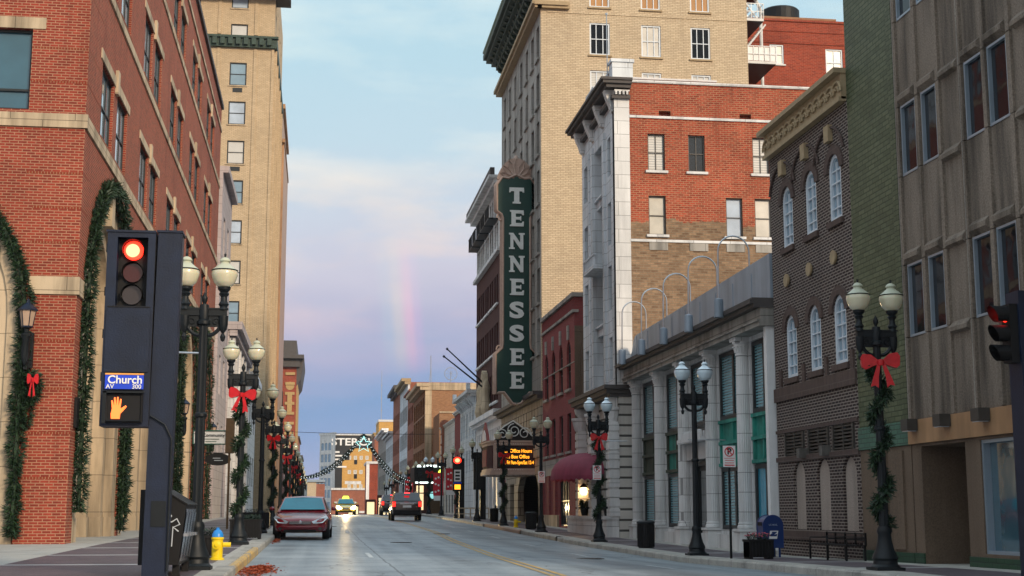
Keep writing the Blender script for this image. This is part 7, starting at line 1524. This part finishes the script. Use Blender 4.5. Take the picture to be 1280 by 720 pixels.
        for s_ in (-1, 1):
            q = MB(); pts = [(s_ * .36, yf + .015, .57), (s_ * .42, yf + .02, .51), (s_ * .70, yf + .14, .53), (s_ * .86, yf + .55, .70), (s_ * .80, yf + .62, .78), (s_ * .60, yf + .24, .68)]
            q.add([Vector(p) + Vector((0, -.10, .02)) for p in pts] + [Vector(p) + Vector((0, .2, -.02)) for p in pts], [tuple(range(6)), tuple(range(11, 5, -1))] + [(i, (i + 1) % 6, (i + 1) % 6 + 6, i + 6) for i in range(6)])
            lpart('headlight', q, 'head_lamp' if lights else 'headlamp_glass', o)
            q = MB(); q.lathe([(0, -.02), (.055, 0), (.055, .03)], (s_ * .62, yf + .04, .36), 12, 'y'); lpart('fog_light', q, 'lens_grey_off', o)
        q = MB(); q.box(-.34, .34, yf - .03, yf + .1, .50, .60)
        lp = lpart('grille', q, 'black', o)
        for z in (.52, .55, .58): q = MB(); q.box(-.33, .33, yf - .038, yf - .03, z, z + .012); lpart('grille_bar', q, 'chrome', lp)
        q = MB(); q.lathe([(0, -.01), (.055, 0), (.04, .01)], (0, yf - .05, .57), 14, 'y'); lpart('emblem', q, 'chrome', lp)
        q = MB(); q.box(-.5, .5, yf + .0, yf + .12, .25, .33); lpart('air_intake', q, 'black', o)
        q = MB(); q.tube([(-.74, yf + .10, .42), (-.5, yf - .0, .415), (0, yf - .045, .415), (.5, yf - .0, .415), (.74, yf + .10, .42)], .03, 6); lpart('bumper_strip', q, paint, o, smooth=60)
        for s_ in (-1, 1): q = MB(); q.tube([(s_ * .1, -1.12, .95), (s_ * .1 + .45, -1.02, 1.02)], .012, 4); lpart('wiper', q, 'black', o)
        q = MB(); q.box(-.5, .5, -1.0, -.9, .93, .95)
    return o
pc_ = car('parked_car', (-.42, 47.6, zroad(-.4, 47.6)), rad(-2.2), 'maroon sedan parked at the left kerb facing the camera', 'car_red')
s_ = car('moving_car', (5.55, 90.5, zroad(5.5, 90)), math.pi, 'dark bronze sport utility car seen from behind with lit tail lights', 'car_bronze', 'suv', True)
tx_ = car('taxi', (2.55, 128, zroad(2.5, 128)), 0, 'yellow taxi coming up the street with blazing headlights', 'car_yellow', 'sedan', True)
m = MB(); m.prism(FF(0), [(-.32, 1.46), (.32, 1.46), (.22, 1.68), (-.22, 1.68)], -.1, .15); lpart('roof_sign', m, 'lime_lamp', tx_)
for s2 in (-1, 1): m = MB(); m.lathe([(0, -.06), (.16, 0), (.16, .03)], (s2 * .66, -2.42, .62), 14, 'y'); lpart('headlight_lens', m, 'head_lamp', tx_)
e_ = bpy.data.lights.new('taxi_beam', 'SPOT'); e_.energy = 9000; e_.color = (1, .72, .35); e_.spot_size = rad(50); e_.spot_blend = .8; e_.shadow_soft_size = .12; eo = bpy.data.objects.new('taxi_beam', e_); link(eo, tx_); eo.location = (0, -2.5, .65); eo.rotation_euler = (rad(-86), 0, 0)
for i, (x, y) in enumerate(((6.9, 116), (6.4, 124), (7.9, 158))):
    c_ = car('moving_car', (x, y, zroad(x, y)), math.pi, ['dark car with glowing brake lights just left behind the bronze one', 'second dark car queued ahead of the bronze one', 'farthest dark car near the lit canopy'][i], 'car_dark', 'suv', True, 'cars queued at the next crossing')
# lit shop fronts near the crossing
for i, (x, y, z0, w_, h_) in enumerate(((8.8, 205, .5, 1.6, 2.6), (8.0, 230, -.5, 1.2, 3.2), (11.6, 176, .9, 1.2, 2.6), (6.6, 300, -2.0, 2.0, 4.2))):
    o = thing('shop_entrance', (x, y, z0), ['lit shop entrance glowing at the foot of the pale row', 'tall lit doorway behind the queued cars', 'lit doorway beside the canopy', 'bright white doorway at the end of the street'][i], 'shop front', 'lit entrances down the street'); m = MB(); m.box(x, x + w_, y, y + .2, z0, z0 + h_); part('lit_window', m, 'shop_glow', o); m = MB(); m.box(x - .2, x, y - .1, y + .3, z0, z0 + h_ + .4); m.box(x + w_, x + w_ + .2, y - .1, y + .3, z0, z0 + h_ + .4); m.box(x - .2, x + w_ + .2, y - .15, y + .3, z0 + h_, z0 + h_ + .4); part('door_frame', m, 'brick_oxblood', o)
pc_.scale = (1, 1, .95)
for o in bpy.data.objects:
    if o.parent is None and 'label' in o.keys():
        n = len(o['label'].split())
        if n > 16 or n < 4: print('LABEL', n, o.name, o['label'])
# evening air
m, nt_, p_ = base_mat('air'); nt_.nodes.remove(p_); pv = N(nt_, 'ShaderNodeVolumePrincipled'); pv.inputs['Color'].default_value = (.75, .85, 1, 1); pv.inputs['Density'].default_value = .00011; pv.inputs['Anisotropy'].default_value = .0
lk(nt_, pv.outputs[0], nt_.nodes['Material Output'].inputs['Volume'])
m = MB(); m.box(-3100, 3100, -700, 3600, -45, 120); struct('haze', m, 'air', kind='stuff')
